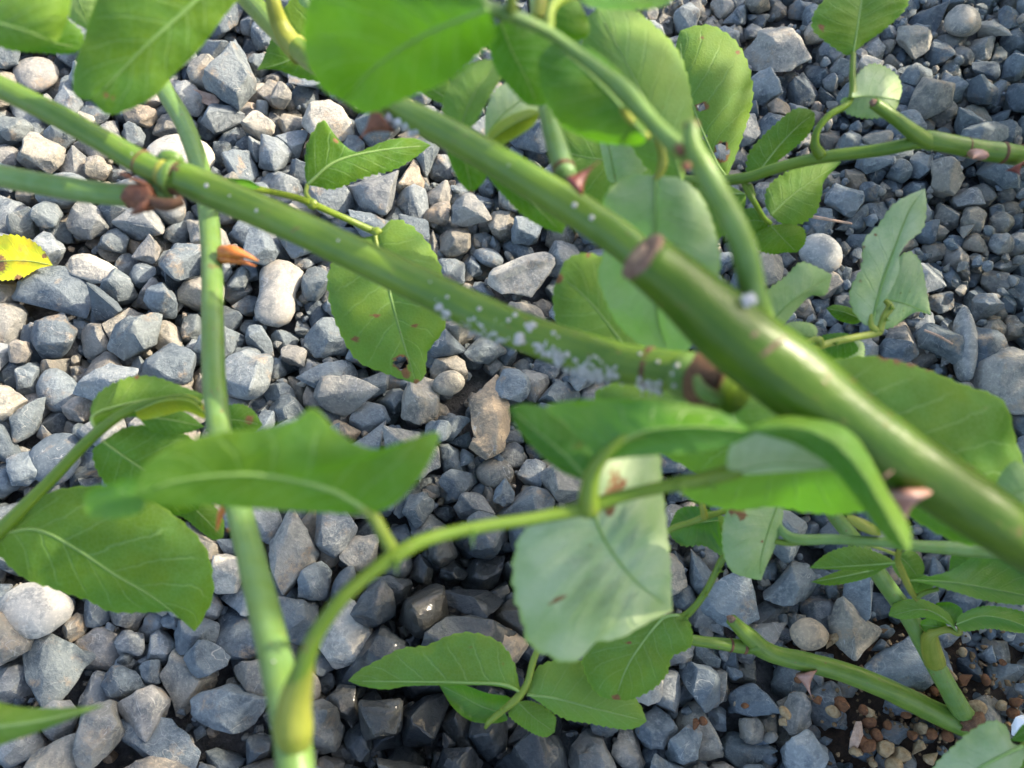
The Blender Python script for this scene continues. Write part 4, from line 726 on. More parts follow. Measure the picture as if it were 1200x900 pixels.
0,217,1928,2848,90,153,31,-101,17,180,2144,2877,54,17,4,72,11,131,2354,2798,37,177,3,-107,17,174,2483,2854,45,178,7,78,7,179,3402,2750,71,-78,16,134,6,214,3619,2728,83,150,-34,5,
18,165,3790,2742,68,-167,-58,-79,21,142,4231,2719,47,58,-4,-143,13,187,-3403,3029,78,-30,-55,143,9,178,-2879,2939,69,-98,21,139,13,204,-2035,3048,69,107,19,88,5,199,-1241,3001,59,-123,14,151,
13,138,-995,2977,46,177,-1,-73,13,199,-850,2984,68,12,-30,9,21,183,171,2922,63,-117,2,22,12,240,599,3081,96,-19,57,-166,19,224,747,2913,97,-31,55,4,2,147,1179,3072,41,-19,16,-132,
15,111,1920,3050,41,-144,-37,-33,0,102,2361,3027,36,129,-29,19,19,145,3406,2950,47,-45,16,-126,19,147,3539,3033,43,-19,6,162,18,145,3755,2925,59,-24,-25,31,18,148,3991,3054,57,-176,-1,88,
21,165,4374,2959,60,9,-30,132,20,200,-4247,3166,57,29,14,133,20,280,-3704,3140,80,29,14,10,14,175,-3493,3135,65,155,2,-149,17,137,-1635,3224,41,17,4,0,16,159,-1369,3096,63,-3,60,-92,
8,225,346,3317,72,-1,-18,-178,7,143,694,3274,58,-174,-7,-49,5,151,896,3241,45,-123,14,-14,21,127,1101,3232,50,-61,-44,153,1,122,1519,3179,42,-140,-26,23,19,179,1795,3298,65,115,38,-102,
19,123,2070,3093,40,-42,16,-161,21,127,2496,3178,49,-17,-41,55,8,104,3935,3185,33,-29,-11,122,19,125,4163,3227,44,-174,-25,-102,20,284,-4150,3301,129,104,-40,144,11,214,-3941,3398,85,-42,45,166,
6,185,-3502,3285,67,148,33,161,2,232,-2498,3397,65,-19,16,-82,4,125,-538,3395,46,107,-23,134,5,246,34,3357,70,27,-21,-107,14,146,399,3510,67,120,1,120,16,114,650,3369,34,1,-18,178,
8,140,880,3455,42,-21,-20,139,15,103,976,3498,31,-165,-11,-89,21,216,1319,3453,71,58,-4,44,3,120,1888,3362,40,-7,1,113,3,160,1993,3475,64,14,24,135,5,153,3565,3349,45,-123,14,28,
0,148,3747,3400,51,-46,19,-52,12,145,4035,3466,63,93,26,-16,7,96,4255,3420,35,-22,-19,67,5,199,-4118,3457,78,-71,-50,-46,11,220,-4013,3534,86,34,31,82,25,204,-2993,3652,63,-2,17,-149,
4,158,-2419,3571,64,36,35,4,11,196,-2068,3622,67,-75,-18,151,5,241,-1204,3823,66,13,7,132,6,150,-818,3669,56,152,8,-156,25,111,-404,3621,30,-47,-19,113,2,142,-151,3671,52,87,-7,62,
10,135,-38,3645,44,78,-5,107,19,205,931,3690,61,58,-2,-155,1,139,909,3562,53,-154,49,-38,14,147,1056,3587,66,179,32,-32,22,139,1187,3796,43,-160,0,-133,14,138,1711,3674,52,-114,32,-170,
19,157,1871,3643,46,58,-2,-103,17,107,2599,3660,38,-44,-11,-27,5,180,2731,3656,48,14,6,-113,6,119,3575,3636,44,152,4,60,16,141,3760,3571,52,-6,54,101,16,163,4289,3672,60,37,9,-25,
17,284,-4115,3751,85,17,4,60,19,269,-2398,3720,113,-7,67,69,4,251,-2107,3775,145,87,-60,-47,17,166,-1384,3861,50,17,4,-136,12,162,-1270,4024,67,121,-14,-76,17,183,-133,3836,55,156,-12,13,
10,99,732,3819,29,-124,0,131,0,175,852,3843,67,91,31,70,18,137,1052,3841,53,-15,-36,178,10,174,1486,3871,54,64,0,-54,17,157,3143,3818,47,156,-11,0,15,88,3511,3814,22,4,14,-80,
4,202,4073,3804,70,-154,-3,177,21,164,4272,3805,57,59,8,-67,5,284,-4135,4243,81,26,-19,-124,2,282,-3803,3972,81,160,8,-22,22,127,-3631,3984,135,165,21,-51,20,152,-3089,4050,51,149,21,-124,
5,151,-2335,4142,52,103,8,39,2,149,73,4034,43,166,7,-158,14,193,219,4040,82,-115,-6,-52,10,149,446,4084,47,-125,-6,-11,7,176,703,4020,65,-53,-45,-139,1,145,841,4053,53,66,17,10,
17,153,3823,4064,40,178,7,161,21,206,4046,4002,70,-117,2,-76,15,168,4284,4021,43,4,14,-31,2,286,-4419,4356,104,87,-7,-95,6,209,-4024,4246,209,168,44,36,1,282,-3858,4226,102,-167,28,64,
20,266,-3639,4155,76,29,14,-85,14,136,-3436,4275,51,-116,-27,49,9,271,-2707,4360,96,9,32,90,10,160,-2451,4255,50,30,-9,120,13,128,-2094,4276,37,4,-25,135,19,157,-935,4317,62,178,34,115,
9,254,-744,4267,93,44,32,-109,10,151,-134,4259,41,-26,-8,-70,8,136,67,4160,35,178,-11,-16,14,167,280,4171,58,167,-17,-71,0,198,404,4228,84,157,35,54,12,188,607,4248,83,139,55,-24,
16,136,841,4179,48,-109,-19,154,11,224,951,4225,64,-23,-21,-37,7,144,1498,4259,57,29,26,-104,0,123,1672,4240,42,-46,19,-1,0,134,2688,4264,46,26,28,-171,13,111,3258,4261,37,-5,14,-141,
14,114,4060,4251,42,38,-7,-142,12,140,4173,4238,47,-172,-20,-119,21,225,-4120,4507,74,58,-4,167,10,251,-3935,4433,96,-128,-26,-132,20,280,-3568,4396,90,169,9,76,12,173,-3063,4507,69,88,67,3,
18,273,-2829,4622,130,-83,-31,133,3,201,-2550,4452,82,53,49,80,14,188,-1195,4452,70,38,-7,105,21,195,-943,4491,66,-106,-4,-69,4,187,-772,4443,75,-129,40,6,11,177,-333,4463,54,1,-9,115,
24,248,-114,4447,59,174,-3,-44,20,171,55,4410,67,17,-47,32,4,209,203,4484,73,116,-23,178,10,123,632,4395,59,-128,68,-133,19,184,877,4507,67,115,38,-88,14,132,1056,4402,45,-6,-35,135,
5,142,1301,4432,38,14,6,-29,2,233,1440,4462,67,160,8,-90,22,229,1861,4462,58,174,-1,88,17,123,2500,4390,37,17,4,-115,18,187,3971,4406,71,-17,-32,-56,1,124,4353,4432,42,-11,30,-159,
5,201,-3891,4751,74,147,-59,130,8,185,-3125,4646,72,-141,7,156,2,143,-2796,4762,54,-11,-51,75,15,172,-2579,4623,44,4,13,158,6,161,-2419,4703,61,137,-22,-59,23,160,-2253,4864,41,-117,-11,-28,
17,118,-2034,4681,42,-47,-12,71,17,154,-1736,4762,46,17,4,75,18,259,-1381,4671,111,-41,-20,-58,19,167,-1416,4867,54,-53,19,-157,16,225,-653,4621,76,30,-8,93,11,188,-322,4696,77,-167,53,-78,
12,160,242,4625,54,-172,-20,80,10,215,520,4723,89,-156,43,-110,19,200,679,4649,80,178,34,129,24,178,833,4726,49,26,-5,-81,5,228,974,4625,67,-123,14,155,16,150,1322,4682,46,-1,-18,69,
11,127,1834,4627,40,101,19,72,0,185,2100,4677,66,-38,16,163,0,122,4193,4688,42,40,-7,-21,1,189,-3988,4870,63,-72,18,167,4,219,-3357,4892,76,-154,-3,-37,6,211,-2948,4848,87,17,-55,15,
11,192,-2446,4856,76,-42,45,102,21,184,-2344,4988,60,58,-4,-167,10,197,-1654,4910,57,113,-15,163,22,165,-1436,4978,46,-46,-20,148,6,123,-1166,4911,44,-136,-38,141,3,170,-964,4871,64,19,-42,30,
1,155,-809,4866,65,-54,-74,-105,2,191,-624,4809,55,160,8,87,2,139,-395,4903,40,160,8,168,15,218,-280,4837,76,150,26,-63,17,101,247,4763,31,157,-17,71,20,117,263,4880,37,-140,-8,-86,
9,225,431,4887,79,135,-36,170,16,153,671,4826,55,-109,-19,-77,16,141,802,4916,47,17,-13,-175,10,105,1924,4928,28,-26,-8,94,18,222,2013,4834,84,-17,-32,114,8,124,2513,4829,32,179,-11,10,
6,192,3359,4861,60,155,-17,108,25,110,4161,4867,35,-125,-2,-71,10,204,-4383,5125,55,-26,-8,-19,13,137,-3149,5068,42,-2,-23,77,13,273,-2872,5060,80,4,-25,112,14,202,-2681,5198,71,167,-17,-147,
12,169,-1844,4992,72,-21,49,-144,21,261,-1696,5080,130,70,68,-95,11,212,-983,5066,63,-16,-18,-81,16,185,-787,5085,66,-109,-19,-151,22,206,-578,5042,63,6,22,-149,5,180,-261,5490,68,-16,39,-118,
15,190,219,5116,63,154,24,-140,4,240,676,5113,83,40,-7,-148,5,237,856,5063,63,14,6,13,4,182,2483,5090,62,18,1,41,25,211,2810,5119,64,45,-7,33,16,119,3272,5057,43,-126,12,103,
9,152,3945,5088,55,-81,-27,120,9,104,4409,5095,32,-146,-4,-98,18,252,-4195,5359,103,-49,6,82,6,186,-4034,5272,70,-56,-7,8,19,231,-3861,5317,92,178,34,-119,8,280,-3479,5478,166,-24,-49,113,
12,218,-1722,5257,87,-19,57,91,1,195,-1152,5288,65,-72,18,-20,1,176,-1029,5359,65,-163,42,-93,20,196,-799,5316,56,29,14,75,17,114,-208,5334,30,178,7,19,14,240,678,5322,89,-116,-27,150,
13,126,841,5302,49,-74,-40,13,7,174,1112,5285,78,-41,56,96,1,140,1249,5317,48,-140,-26,-140,15,138,1389,5373,40,-137,5,163,13,174,1685,5304,55,2,-16,100,2,187,1986,5335,71,-11,-51,-145,
16,116,2310,5385,40,167,29,-5,1,172,2537,5303,64,65,-30,26,0,204,2778,5267,88,162,38,147,3,155,2946,5389,58,31,44,-57,11,218,3259,5309,62,-23,-21,93,5,174,3415,5281,65,147,-59,-15,
20,175,3786,5297,62,-45,10,143,19,124,4309,5372,37,58,-2,-103,16,242,-3923,5608,115,-48,-45,14,3,196,-3365,5563,75,13,-43,174,7,179,-2249,5537,71,-78,16,158,13,217,-1962,5604,68,163,6,-62,
18,250,-1584,5523,104,-167,-59,-99,9,165,-1307,5472,60,-81,-27,95,19,245,-1157,5626,77,-29,11,-176,15,228,-36,5577,58,4,14,-127,3,217,326,5596,88,-24,-4,-138,17,223,515,5490,102,-23,59,167,
16,239,669,5565,85,-109,-19,-105,2,172,1150,5623,67,-16,-16,49,6,197,1494,5611,71,148,33,94,20,229,1902,5576,69,-179,-7,32,18,137,2110,5603,51,-168,-12,-21,21,175,2354,5480,67,-17,-41,-46,
23,166,2770,5478,36,135,14,-53,8,128,3122,5620,33,179,-11,-25,0,168,3402,5579,59,129,-29,175,17,122,3537,5489,50,-77,40,-75,11,210,3970,5498,72,-106,-17,55,4,208,4173,5566,70,-34,-29,126,
9,366,-4296,-316,279,39,33,-21,21,325,-3858,-526,134,-138,-36,-167,18,281,-2092,-587,232,144,-23,67,6,112,-434,-420,141,70,85,-55,5,161,-3380,-137,217,63,-26,-102,6,310,-3358,-602,279,110,-64,-108,
12,144,-3084,-519,228,164,-3,15,9,321,-1464,-554,299,44,-31,-41,13,248,-1237,-395,223,173,21,40,16,206,-218,-452,125,-78,27,-133,3,124,-74,-511,99,45,-14,140,21,280,197,-606,186,-114,21,-106,
13,193,366,-489,88,52,-53,-120,19,132,1495,-385,151,38,35,27,9,194,1683,-420,177,88,-32,-104,17,202,2164,-492,154,-10,-26,-100,3,242,2770,-548,116,-61,62,91,17,149,3428,-523,46,156,-24,137,
25,222,4066,-553,136,-9,35,163,15,256,-4402,-104,265,-50,-36,-134,9,307,-3808,-285,262,-14,14,28,21,256,-3397,-436,156,-63,-19,48,20,240,-3202,-430,271,126,29,54,8,185,-2629,-385,323,-10,-5,-50,
18,280,-2850,-539,234,-56,-39,106,24,266,-1659,-6,64,174,-3,-171,23,203,-1761,-115,126,-140,-17,-70,25,116,-1441,-479,170,81,61,-166,6,171,-1436,-259,95,-18,36,-118,19,178,-1060,-393,169,37,-40,122,
18,185,-972,-268,163,-103,-46,13,10,176,-373,-482,194,57,-25,-135,12,199,-302,-342,233,-90,36,-75,11,156,116,-359,60,-171,-31,45,17,276,686,-324,114,-163,18,-26,15,164,870,-318,56,-89,30,156,
4,230,1084,-515,81,116,-23,-27,9,209,1108,-353,111,-23,28,15,2,153,1350,-275,109,-71,-28,16,13,229,1587,-313,73,-107,4,178,1,145,1874,-247,126,125,52,37,18,127,2030,-395,121,-143,-21,52,
7,225,2319,-438,179,-98,29,59,12,208,2545,-422,93,153,-6,-114,17,216,2926,-492,92,4,58,-152,20,245,3252,-436,160,179,4,118,10,118,3212,-317,34,-124,0,-7,12,150,3532,-401,124,148,41,7,
11,134,3613,-336,58,18,48,-110,2,115,3857,-429,35,152,7,-123,2,202,4008,-420,119,-92,-2,-171,10,188,4376,-471,58,64,0,-72,1,133,-4455,502,225,-162,-4,-107,0,299,-4226,46,320,76,-56,-138,
6,350,-3597,-65,284,169,53,128,6,193,-3279,-256,142,119,-62,16,20,243,-3551,-323,231,-59,30,-155,2,233,-3345,-288,318,37,-61,-36,3,192,-3115,-281,302,-47,-24,-55,1,172,-2548,-397,212,-142,72,-136,
4,232,-2609,-187,293,-63,-26,-153,17,159,-1380,-320,196,115,42,-95,9,183,-1866,-76,63,70,-12,-144,21,175,832,-184,66,-143,34,-100,13,171,1003,-276,81,-99,41,-108,15,117,1191,-161,32,-5,-4,37,
2,209,1637,-205,173,99,-40,102,2,185,1805,-164,52,-19,16,-65,20,174,2086,-220,68,5,-8,151,6,154,2395,-222,72,172,-67,26,6,169,2630,-41,66,-170,-34,-128,5,132,2755,-45,94,-166,33,-10,
17,228,2997,-31,146,-131,73,-54,0,224,3187,-193,183,-42,-10,110,14,158,3479,-272,135,-139,26,-171,9,138,3832,-61,53,-103,-61,-132,11,155,4048,-149,64,159,-48,115,1,170,4172,-238,64,160,-21,153,
3,177,-3946,378,161,-115,-52,175,10,226,-3798,285,317,-162,51,46,19,231,-3578,86,112,56,36,-13,9,352,-2977,-131,312,-91,-65,-1,21,180,-2799,-217,158,-134,8,-175,21,232,-1611,10,290,-45,-1,8,
3,307,-1500,211,299,146,43,-141,14,182,584,226,85,-9,-11,-86,15,114,1769,29,35,-152,-3,-4,15,141,1940,58,36,4,14,-16,1,259,2192,-191,199,60,26,5,14,226,2441,-57,88,67,4,-75,
5,159,2728,215,137,-25,-22,46,14,154,2843,42,52,-6,-35,-85,1,241,3008,127,116,-71,-7,176,25,248,3273,68,146,-12,-18,37,13,139,3295,-284,90,-66,-7,-12,8,156,4050,54,67,92,36,141,
13,140,4432,-82,45,-107,4,-49,9,330,-4120,696,243,145,15,44,22,191,-4306,549,214,165,8,-91,20,300,-4098,433,288,-169,19,-47,0,156,-3433,435,182,-111,53,92,13,314,-3372,293,103,-166,-8,-108,
2,123,-2901,9,283,-124,72,-131,12,186,-3274,118,144,-85,13,-57,4,250,-2779,-47,226,90,-5,121,3,290,-2335,265,151,54,-77,-56,8,184,-1699,78,169,167,19,49,17,177,236,304,156,140,30,-124,
11,170,484,417,54,6,-10,92,16,112,1624,371,38,167,29,-124,22,132,1863,245,48,23,-31,8,24,220,2287,375,82,-152,45,-19,17,235,2840,240,99,10,39,-175,13,248,3237,274,102,-166,77,145,
18,246,3506,200,197,-7,4,-118,7,153,3803,518,146,1,-28,127,14,217,3747,220,109,176,48,137,9,162,4089,237,97,174,76,93,2,237,4299,367,143,163,-19,-94,13,196,-3893,766,232,163,35,-70,
11,255,-3852,592,285,-8,-12,28,13,178,-3767,437,230,109,22,64,1,310,-3389,581,278,-146,-5,136,7,275,-3558,378,310,-111,12,-16,2,313,-3063,403,263,-167,-20,-167,1,237,-2838,465,214,-116,-36,3,
7,323,-2233,457,339,-99,-33,-138,10,189,-2051,710,58,64,0,67,25,195,-81,480,123,106,27,-164,13,136,298,411,56,-160,-59,104,14,121,538,537,111,7,-3,179,8,193,649,462,154,171,15,111,
7,223,734,624,156,172,-17,93,13,134,1338,497,46,-103,-1,109,18,159,1583,480,73,98,71,113,13,125,1760,488,40,-107,4,119,19,105,1951,421,41,-114,-37,56,8,204,2170,557,72,-174,36,-16,
10,153,2340,584,47,64,0,13,15,130,2852,582,50,-96,-24,-28,17,172,3000,478,53,156,-24,-94,10,190,3230,430,114,106,48,19,11,127,3444,539,60,-134,-70,135,14,214,3726,663,131,9,16,-126,
19,176,3867,449,69,-114,-37,-89,5,225,4053,475,72,-141,-26,-37,7,167,4424,472,79,-107,52,-56,6,309,-4394,888,290,55,-44,-74,20,254,-3833,959,225,-31,42,-25,8,202,-3650,496,182,11,19,-157,
3,229,-3242,742,256,-40,71,123,18,205,-3043,1041,253,-13,-12,-93,19,276,-2944,655,198,-84,-26,-48,1,223,-2492,1022,165,122,-54,117,15,135,-1782,847,133,-84,48,-102,16,145,-971,703,54,45,-2,-105,
0,166,-824,706,212,160,54,97,0,143,156,599,84,-7,-41,104,17,203,201,780,104,-158,42,23,14,194,358,664,170,-110,6,1,15,211,565,646,73,-139,-10,19,25,183,757,719,50,172,2,-122,
14,168,1182,795,75,-134,38,-83,15,172,1827,680,78,-16,42,-26,2,155,2236,705,66,-88,40,72,2,136,2885,692,38,179,5,-122,20,150,3013,727,43,29,14,166,16,112,3272,590,60,-103,41,166,
25,142,3451,658,48,-111,-22,15,10,173,3592,775,72,90,38,114,10,195,3918,767,149,-8,-45,-32,9,179,4090,642,55,-152,-2,-55,14,237,4375,637,88,144,4,6,7,253,-4367,1135,307,154,52,-177,
16,304,-4053,1084,315,125,74,160,10,359,-3554,863,300,79,-19,144,13,189,-3041,1213,210,-143,46,-156,10,340,-2383,775,282,-147,-33,-16,15,214,-2166,811,283,126,28,-140,21,151,-1997,861,208,-153,20,82,
7,245,-1914,1018,147,-152,22,-57,6,161,-755,906,272,64,31,-40,10,117,-922,741,155,10,-39,25,7,217,297,935,92,63,15,82,6,173,1367,796,64,149,29,138,9,106,2222,892,32,-171,1,-90,
17,190,2566,824,57,17,4,25,9,250,3248,779,144,-149,-42,-164,19,189,3433,834,55,-19,6,-143,11,191,3569,922,116,94,-9,-81,12,121,3907,902,46,-122,20,-180,7,240,4004,883,221,154,3,15,
15,100,4350,816,30,-165,-11,156,7,180,-4412,1315,205,34,60,97,5,254,-4304,1186,146,157,-11,66,3,217,-3799,1350,179,60,-12,40,10,306,-3460,1111,283,-119,19,140,15,223,-3329,1215,236,71,65,-59,
17,222,-3224,1260,167,129,-24,131,20,130,-2923,1256,253,-26,-30,176,9,244,-2622,1361,196,-146,-3,46,5,235,-2223,950,313,-75,18,-173,17,241,-2086,1068,233,-77,7,83,20,194,-2026,1470,74,-93,37,157,
1,171,-1695,926,111,-114,9,-127,7,275,-867,898,132,6,45,179,9,199,670,1084,158,-58,1,-108,5,162,409,1004,71,-137,54,128,23,198,703,1013,59,17,26,144,15,134,1244,1070,59,123,-54,139,
15,104,1575,1081,38,-101,-27,70,9,158,2638,1029,60,153,-27,134,12,157,2866,1063,62,-84,34,169,6,250,3022,1261,133,-111,-20,-150,24,236,3511,1082,96,98,-9,50,3,172,3835,1006,126,-176,-8,-32,
7,138,4110,1092,55,-146,64,1,12,150,4192,1194,61,-95,30,-42,12,360,-4119,1389,244,-46,39,-91,21,361,-3727,1603,183,97,-18,-41,25,158,-3757,1275,43,-47,-15,94,11,161,-3668,1335,89,148,64,167,
2,290,-3356,1426,279,96,-55,151,25,352,-3103,1471,271,-163,24,157,10,189,-2625,1664,190,150,23,124,2,229,-2395,1176,219,157,4,-129,6,194,-2207,1164,236,164,74,-130,0,254,-1986,1253,259,64,-56,-39,
14,239,-1836,1337,220,177,30,135,2,204,-796,1075,221,143,-1,156,8,190,359,1229,59,-40,4,-170,9,193,545,1216,138,23,-17,44,5,211,731,1208,83,-72,-50,-42,8,186,1461,1382,170,180,1,-50,
8,213,1410,1206,102,25,47,-91,19,110,1989,1187,36,13,-7,108,19,103,2169,1223,41,178,34,-106,13,192,2460,1238,80,-57,-63,73,7,254,2653,1256,136,-117,9,62,24,128,2841,1251,34,-46,-18,151,
8,142,2977,1398,63,41,-72,23,2,191,3323,1206,73,88,12,30,14,190,3347,1341,151,89,71,3,9,163,3700,1243,149,57,6,-89,2,171,3932,1346,66,88,8,111,12,176,4077,1277,69,-84,34,-20,
16,127,4447,1252,51,135,5,79,23,277,-4420,1475,279,27,8,97,22,212,-4184,1726,156,-38,-31,-31,0,246,-3499,2001,261,-122,16,68,4,210,-3351,1620,184,-30,27,106,5,226,-3214,1711,194,110,28,132,
16,222,-2145,1597,140,-136,-25,69,18,209,-1581,1347,196,-170,-8,-106,10,278,-151,1496,284,-59,-26,11,8,152,403,1627,138,-108,-36,-43,0,130,596,1519,53,-136,-38,-114,1,106,1079,1424,39,27,39,-126,
5,180,1368,1489,74,54,37,123,13,222,1592,1398,108,149,-17,66,16,242,1736,1548,142,-131,-24,46,18,210,2137,1372,129,148,9,-145,1,162,2257,1462,93,144,44,-153,15,89,2469,1373,31,-105,-31,-54,
12,177,2636,1503,147,-156,1,-151,7,144,2843,1485,53,-22,-19,58,24,231,3051,1500,65,-49,-20,97,2,246,3285,1649,99,-15,-26,-85,14,209,3705,1417,95,-179,32,175,21,219,3905,1441,172,28,3,-31,
17,186,4116,1588,66,-47,-12,89,20,118,4327,1635,38,-150,-9,-3,1,209,-4430,1691,181,177,48,-117,13,171,-4058,1613,143,150,5,136,19,202,-3765,2095,179,11,31,-76,15,298,-3620,1892,141,-179,-42,-111,
4,153,-3397,1752,216,-90,0,-96,17,162,-3385,1888,69,-161,23,-152,11,168,-2975,1570,190,-57,16,-154,20,264,-1503,1541,212,32,-19,98,22,181,-96,1616,194,-173,-36,162,17,111,418,1691,59,-150,67,-96,
19,230,568,1651,122,132,-68,-106,1,193,605,1863,71,66,16,164,13,135,1024,1680,62,56,-52,-36,18,117,1173,1857,55,93,30,-130,16,265,1551,1792,170,-165,5,-104,2,128,1765,1647,36,-19,16,-168,
4,187,1923,1633,78,30,50,-75,16,180,2243,1682,169,-89,-18,-36,7,155,2413,1650,146,113,-46,148,8,121,2597,1612,32,179,-11,-178,1,131,2840,1613,56,24,-40,53,15,220,3533,1779,91,-99,36,140,
1,203,3651,1632,69,-140,-26,-54,7,131,3844,1705,41,159,18,172,3,135,3970,1652,45,-5,0,119,6,270,-4386,1913,279,-172,36,-158,6,238,-4191,1873,242,173,51,-115,11,301,-3639,2192,285,-158,18,-11,
6,201,-3314,2026,219,138,-39,140,6,162,-3234,1871,124,33,15,45,14,158,-3310,1845,210,-30,-19,159,4,142,-2053,1904,97,14,10,156,1,261,-268,1867,141,-71,48,168,16,163,-127,1811,60,39,13,56,
18,149,-71,1989,93,147,-46,41,18,168,802,1931,169,-125,-34,-133,3,167,1000,1782,107,27,-6,-53,22,122,1117,1932,31,135,18,116,23,145,1335,1883,38,6,-7,-129,6,117,1399,1965,45,98,5,-16,
11,190,1744,1708,140,-126,41,-72,8,220,1977,1834,157,-98,9,104,22,179,2213,2023,54,46,-8,-94,20,162,2434,1941,71,132,-46,85,1,136,2578,1892,50,-168,20,29,20,166,2894,1883,69,152,55,34,
1,178,3020,1941,137,-170,1,-100,2,140,3427,1963,95,180,-60,-2,16,222,3726,1903,79,-126,12,-39,11,172,3877,1825,68,-42,45,-159,11,186,4032,1941,53,177,3,97,17,169,-4416,2038,69,-78,40,149,
0,217,-4200,2062,171,-132,22,164,21,188,-3516,2139,133,9,-31,118,5,239,-3343,2183,147,-137,48,-108,11,216,-3172,2136,166,85,-32,-162,2,254,-3089,1883,155,102,56,129,13,150,-1774,2080,124,-50,-5,131,
10,145,361,2124,109,-107,-59,-15,19,276,528,2189,159,26,-83,142,0,175,800,2185,130,120,-34,21,18,188,906,1999,78,-30,-26,37,21,261,1263,2020,187,-109,9,154,3,143,1359,2082,55,-105,54,179,
12,265,1617,2223,134,-90,-43,41,19,225,1974,2056,167,-42,-56,173,13,187,2036,2221,64,107,19,50,20,150,2111,2102,52,-134,-11,-10,17,175,3001,2102,126,-154,-52,-21,21,189,3116,2041,68,87,-28,-19,
17,246,3446,2100,134,-83,71,54,13,152,3662,2157,63,-69,-51,106,20,144,3811,2077,41,29,14,178,21,137,4000,2083,57,-98,-38,-148,4,176,4371,1998,59,-34,-29,47,8,207,-4271,2282,251,-19,64,23,
12,253,-4036,2197,251,172,12,-90,5,176,-3534,2424,126,-7,-59,102,6,199,-3302,2319,278,174,-19,39,2,249,-1769,2234,70,-19,16,-65,1,253,-855,2422,228,-14,83,47,20,144,-917,2320,132,-11,-22,-164,
16,136,-704,2465,51,-4,53,-43,19,217,-630,2525,132,5,-12,-34,9,154,-499,2322,47,-146,-4,-79,21,168,136,2299,57,-106,-4,-107,22,151,327,2368,39,135,18,-61,5,234,465,2355,78,65,-16,-139,
8,167,777,2290,74,35,-67,78,15,271,851,2390,196,152,-37,-139,2,266,1335,2372,217,-3,-9,-162,9,162,1468,2537,173,80,-78,-8,21,184,2667,2291,110,-133,53,102,18,136,3070,2238,52,180,4,40,
19,207,3254,2178,146,-54,16,108,0,155,3671,2286,80,14,49,101,24,169,3855,2346,56,78,37,108,2,180,4005,2296,63,134,1,110,10,137,4117,2376,37,-26,-8,-151,13,241,-4397,2149,203,-162,40,5,
2,211,-4172,2473,242,-174,38,-36,16,260,-3996,2462,110,-34,-12,-24,24,304,-3675,2546,235,-149,-24,63,2,232,-3443,2545,228,-73,-47,18,18,144,-2971,2537,211,119,-2,28,13,240,-3008,2616,79,163,10,101,
13,304,-2750,2596,230,-155,-38,160,7,231,-1503,2435,136,52,-45,-149,20,190,-1384,2498,158,61,-54,177,9,172,-996,2428,167,-117,45,99,2,207,-770,2578,220,132,31,-143,19,144,-641,2698,67,-90,-65,108,
24,175,-455,2483,46,149,10,-99,18,137,-117,2516,65,96,27,-30,18,186,5,2552,185,47,-47,-132,13,193,527,2509,80,-30,63,-98,21,147,826,2432,54,-157,-30,-143,4,186,1000,2530,157,75,-5,143,
13,213,1178,2538,145,90,53,27,11,178,1768,2618,152,169,5,-39,8,150,2253,2485,162,-107,-26,42,0,162,2383,2582,138,29,67,-8,18,186,3459,2335,147,51,48,143,7,171,3647,2531,73,60,16,71,
1,136,3812,2469,53,65,-24,-89,14,99,4309,2322,35,166,-17,96,6,327,-4380,2569,203,106,-35,-42,9,229,-3439,2957,248,-141,2,141,11,142,-3064,2741,136,27,0,167,17,185,-2813,2721,136,162,70,-48,
16,163,-2513,2693,187,-21,10,-154,16,207,-1412,2723,218,-6,-45,-71,20,234,-806,2695,158,-68,41,-160,5,167,-698,2787,181,83,-3,127,1,133,-468,2657,47,-168,35,72,6,157,391,2584,125,49,-14,-56,
11,142,549,2619,67,-126,-79,-141,6,274,805,2719,175,-103,18,47,11,114,1033,2726,33,-20,-19,10,10,191,1143,2645,62,71,-2,-174,3,114,2369,2669,44,-105,54,-153,4,155,3751,2542,95,-175,-59,-33,
4,189,3899,2597,67,116,-23,-135,20,194,4054,2637,83,136,-44,0,13,155,4322,2494,48,-157,-12,-14,14,304,-4314,3084,260,-4,-18,115,25,258,-3818,2853,196,140,-9,15,18,224,-3575,2861,162,164,67,136,
5,142,-3121,2959,166,-164,45,-157,8,196,-2744,2899,181,162,-10,-86,21,154,-1688,2935,58,-139,30,-114,18,107,-1365,2836,41,179,5,39,7,257,-868,2856,181,-92,29,48,17,147,-689,3019,82,-19,35,140,
2,133,-15,2882,49,87,-7,-1,3,104,607,2923,46,-38,-74,-104,16,176,842,3038,148,175,-32,-42,0,255,957,2865,99,22,33,-23,9,128,1148,2921,46,-81,-27,-149,11,197,1652,2978,122,124,34,-50,
11,147,2014,2957,59,-162,-48,-177,11,205,3510,2891,101,-71,-66,159,14,173,3631,2931,105,-93,-10,-44,13,209,3921,2863,89,-35,70,53,7,222,4091,2916,89,92,-76,147,4,184,4265,2848,74,36,32,93,
4,254,-4391,3315,292,-44,-49,-20,17,289,-4015,3110,259,116,73,-127,16,280,-3578,3125,260,-15,30,130,20,147,-1756,3146,73,54,45,10,18,225,993,3113,85,-17,-32,-64,19,175,1329,3285,122,-130,10,147,
22,152,1266,3183,46,48,-9,159,3,143,2605,3145,78,75,15,145,21,195,3474,3133,127,-144,5,34,13,186,3651,3092,58,163,6,-38,2,147,3869,3080,53,87,-7,-102,4,172,4121,3087,78,60,54,31,
18,92,4286,3127,35,180,4,-84,23,240,-4394,3300,145,-9,-19,-34,23,266,-4104,3236,272,-140,9,-123,16,136,-3978,3293,172,-137,37,-163,16,306,-3673,3354,174,-169,9,31,5,117,-2335,3512,42,169,34,-88,
4,209,-2156,3392,187,44,8,-1,19,177,-2023,3342,213,-12,86,22,16,230,-1224,3418,85,-6,54,-103,3,278,213,3269,226,128,-36,110,20,195,516,3376,82,-88,-19,86,5,219,817,3341,90,42,35,4,
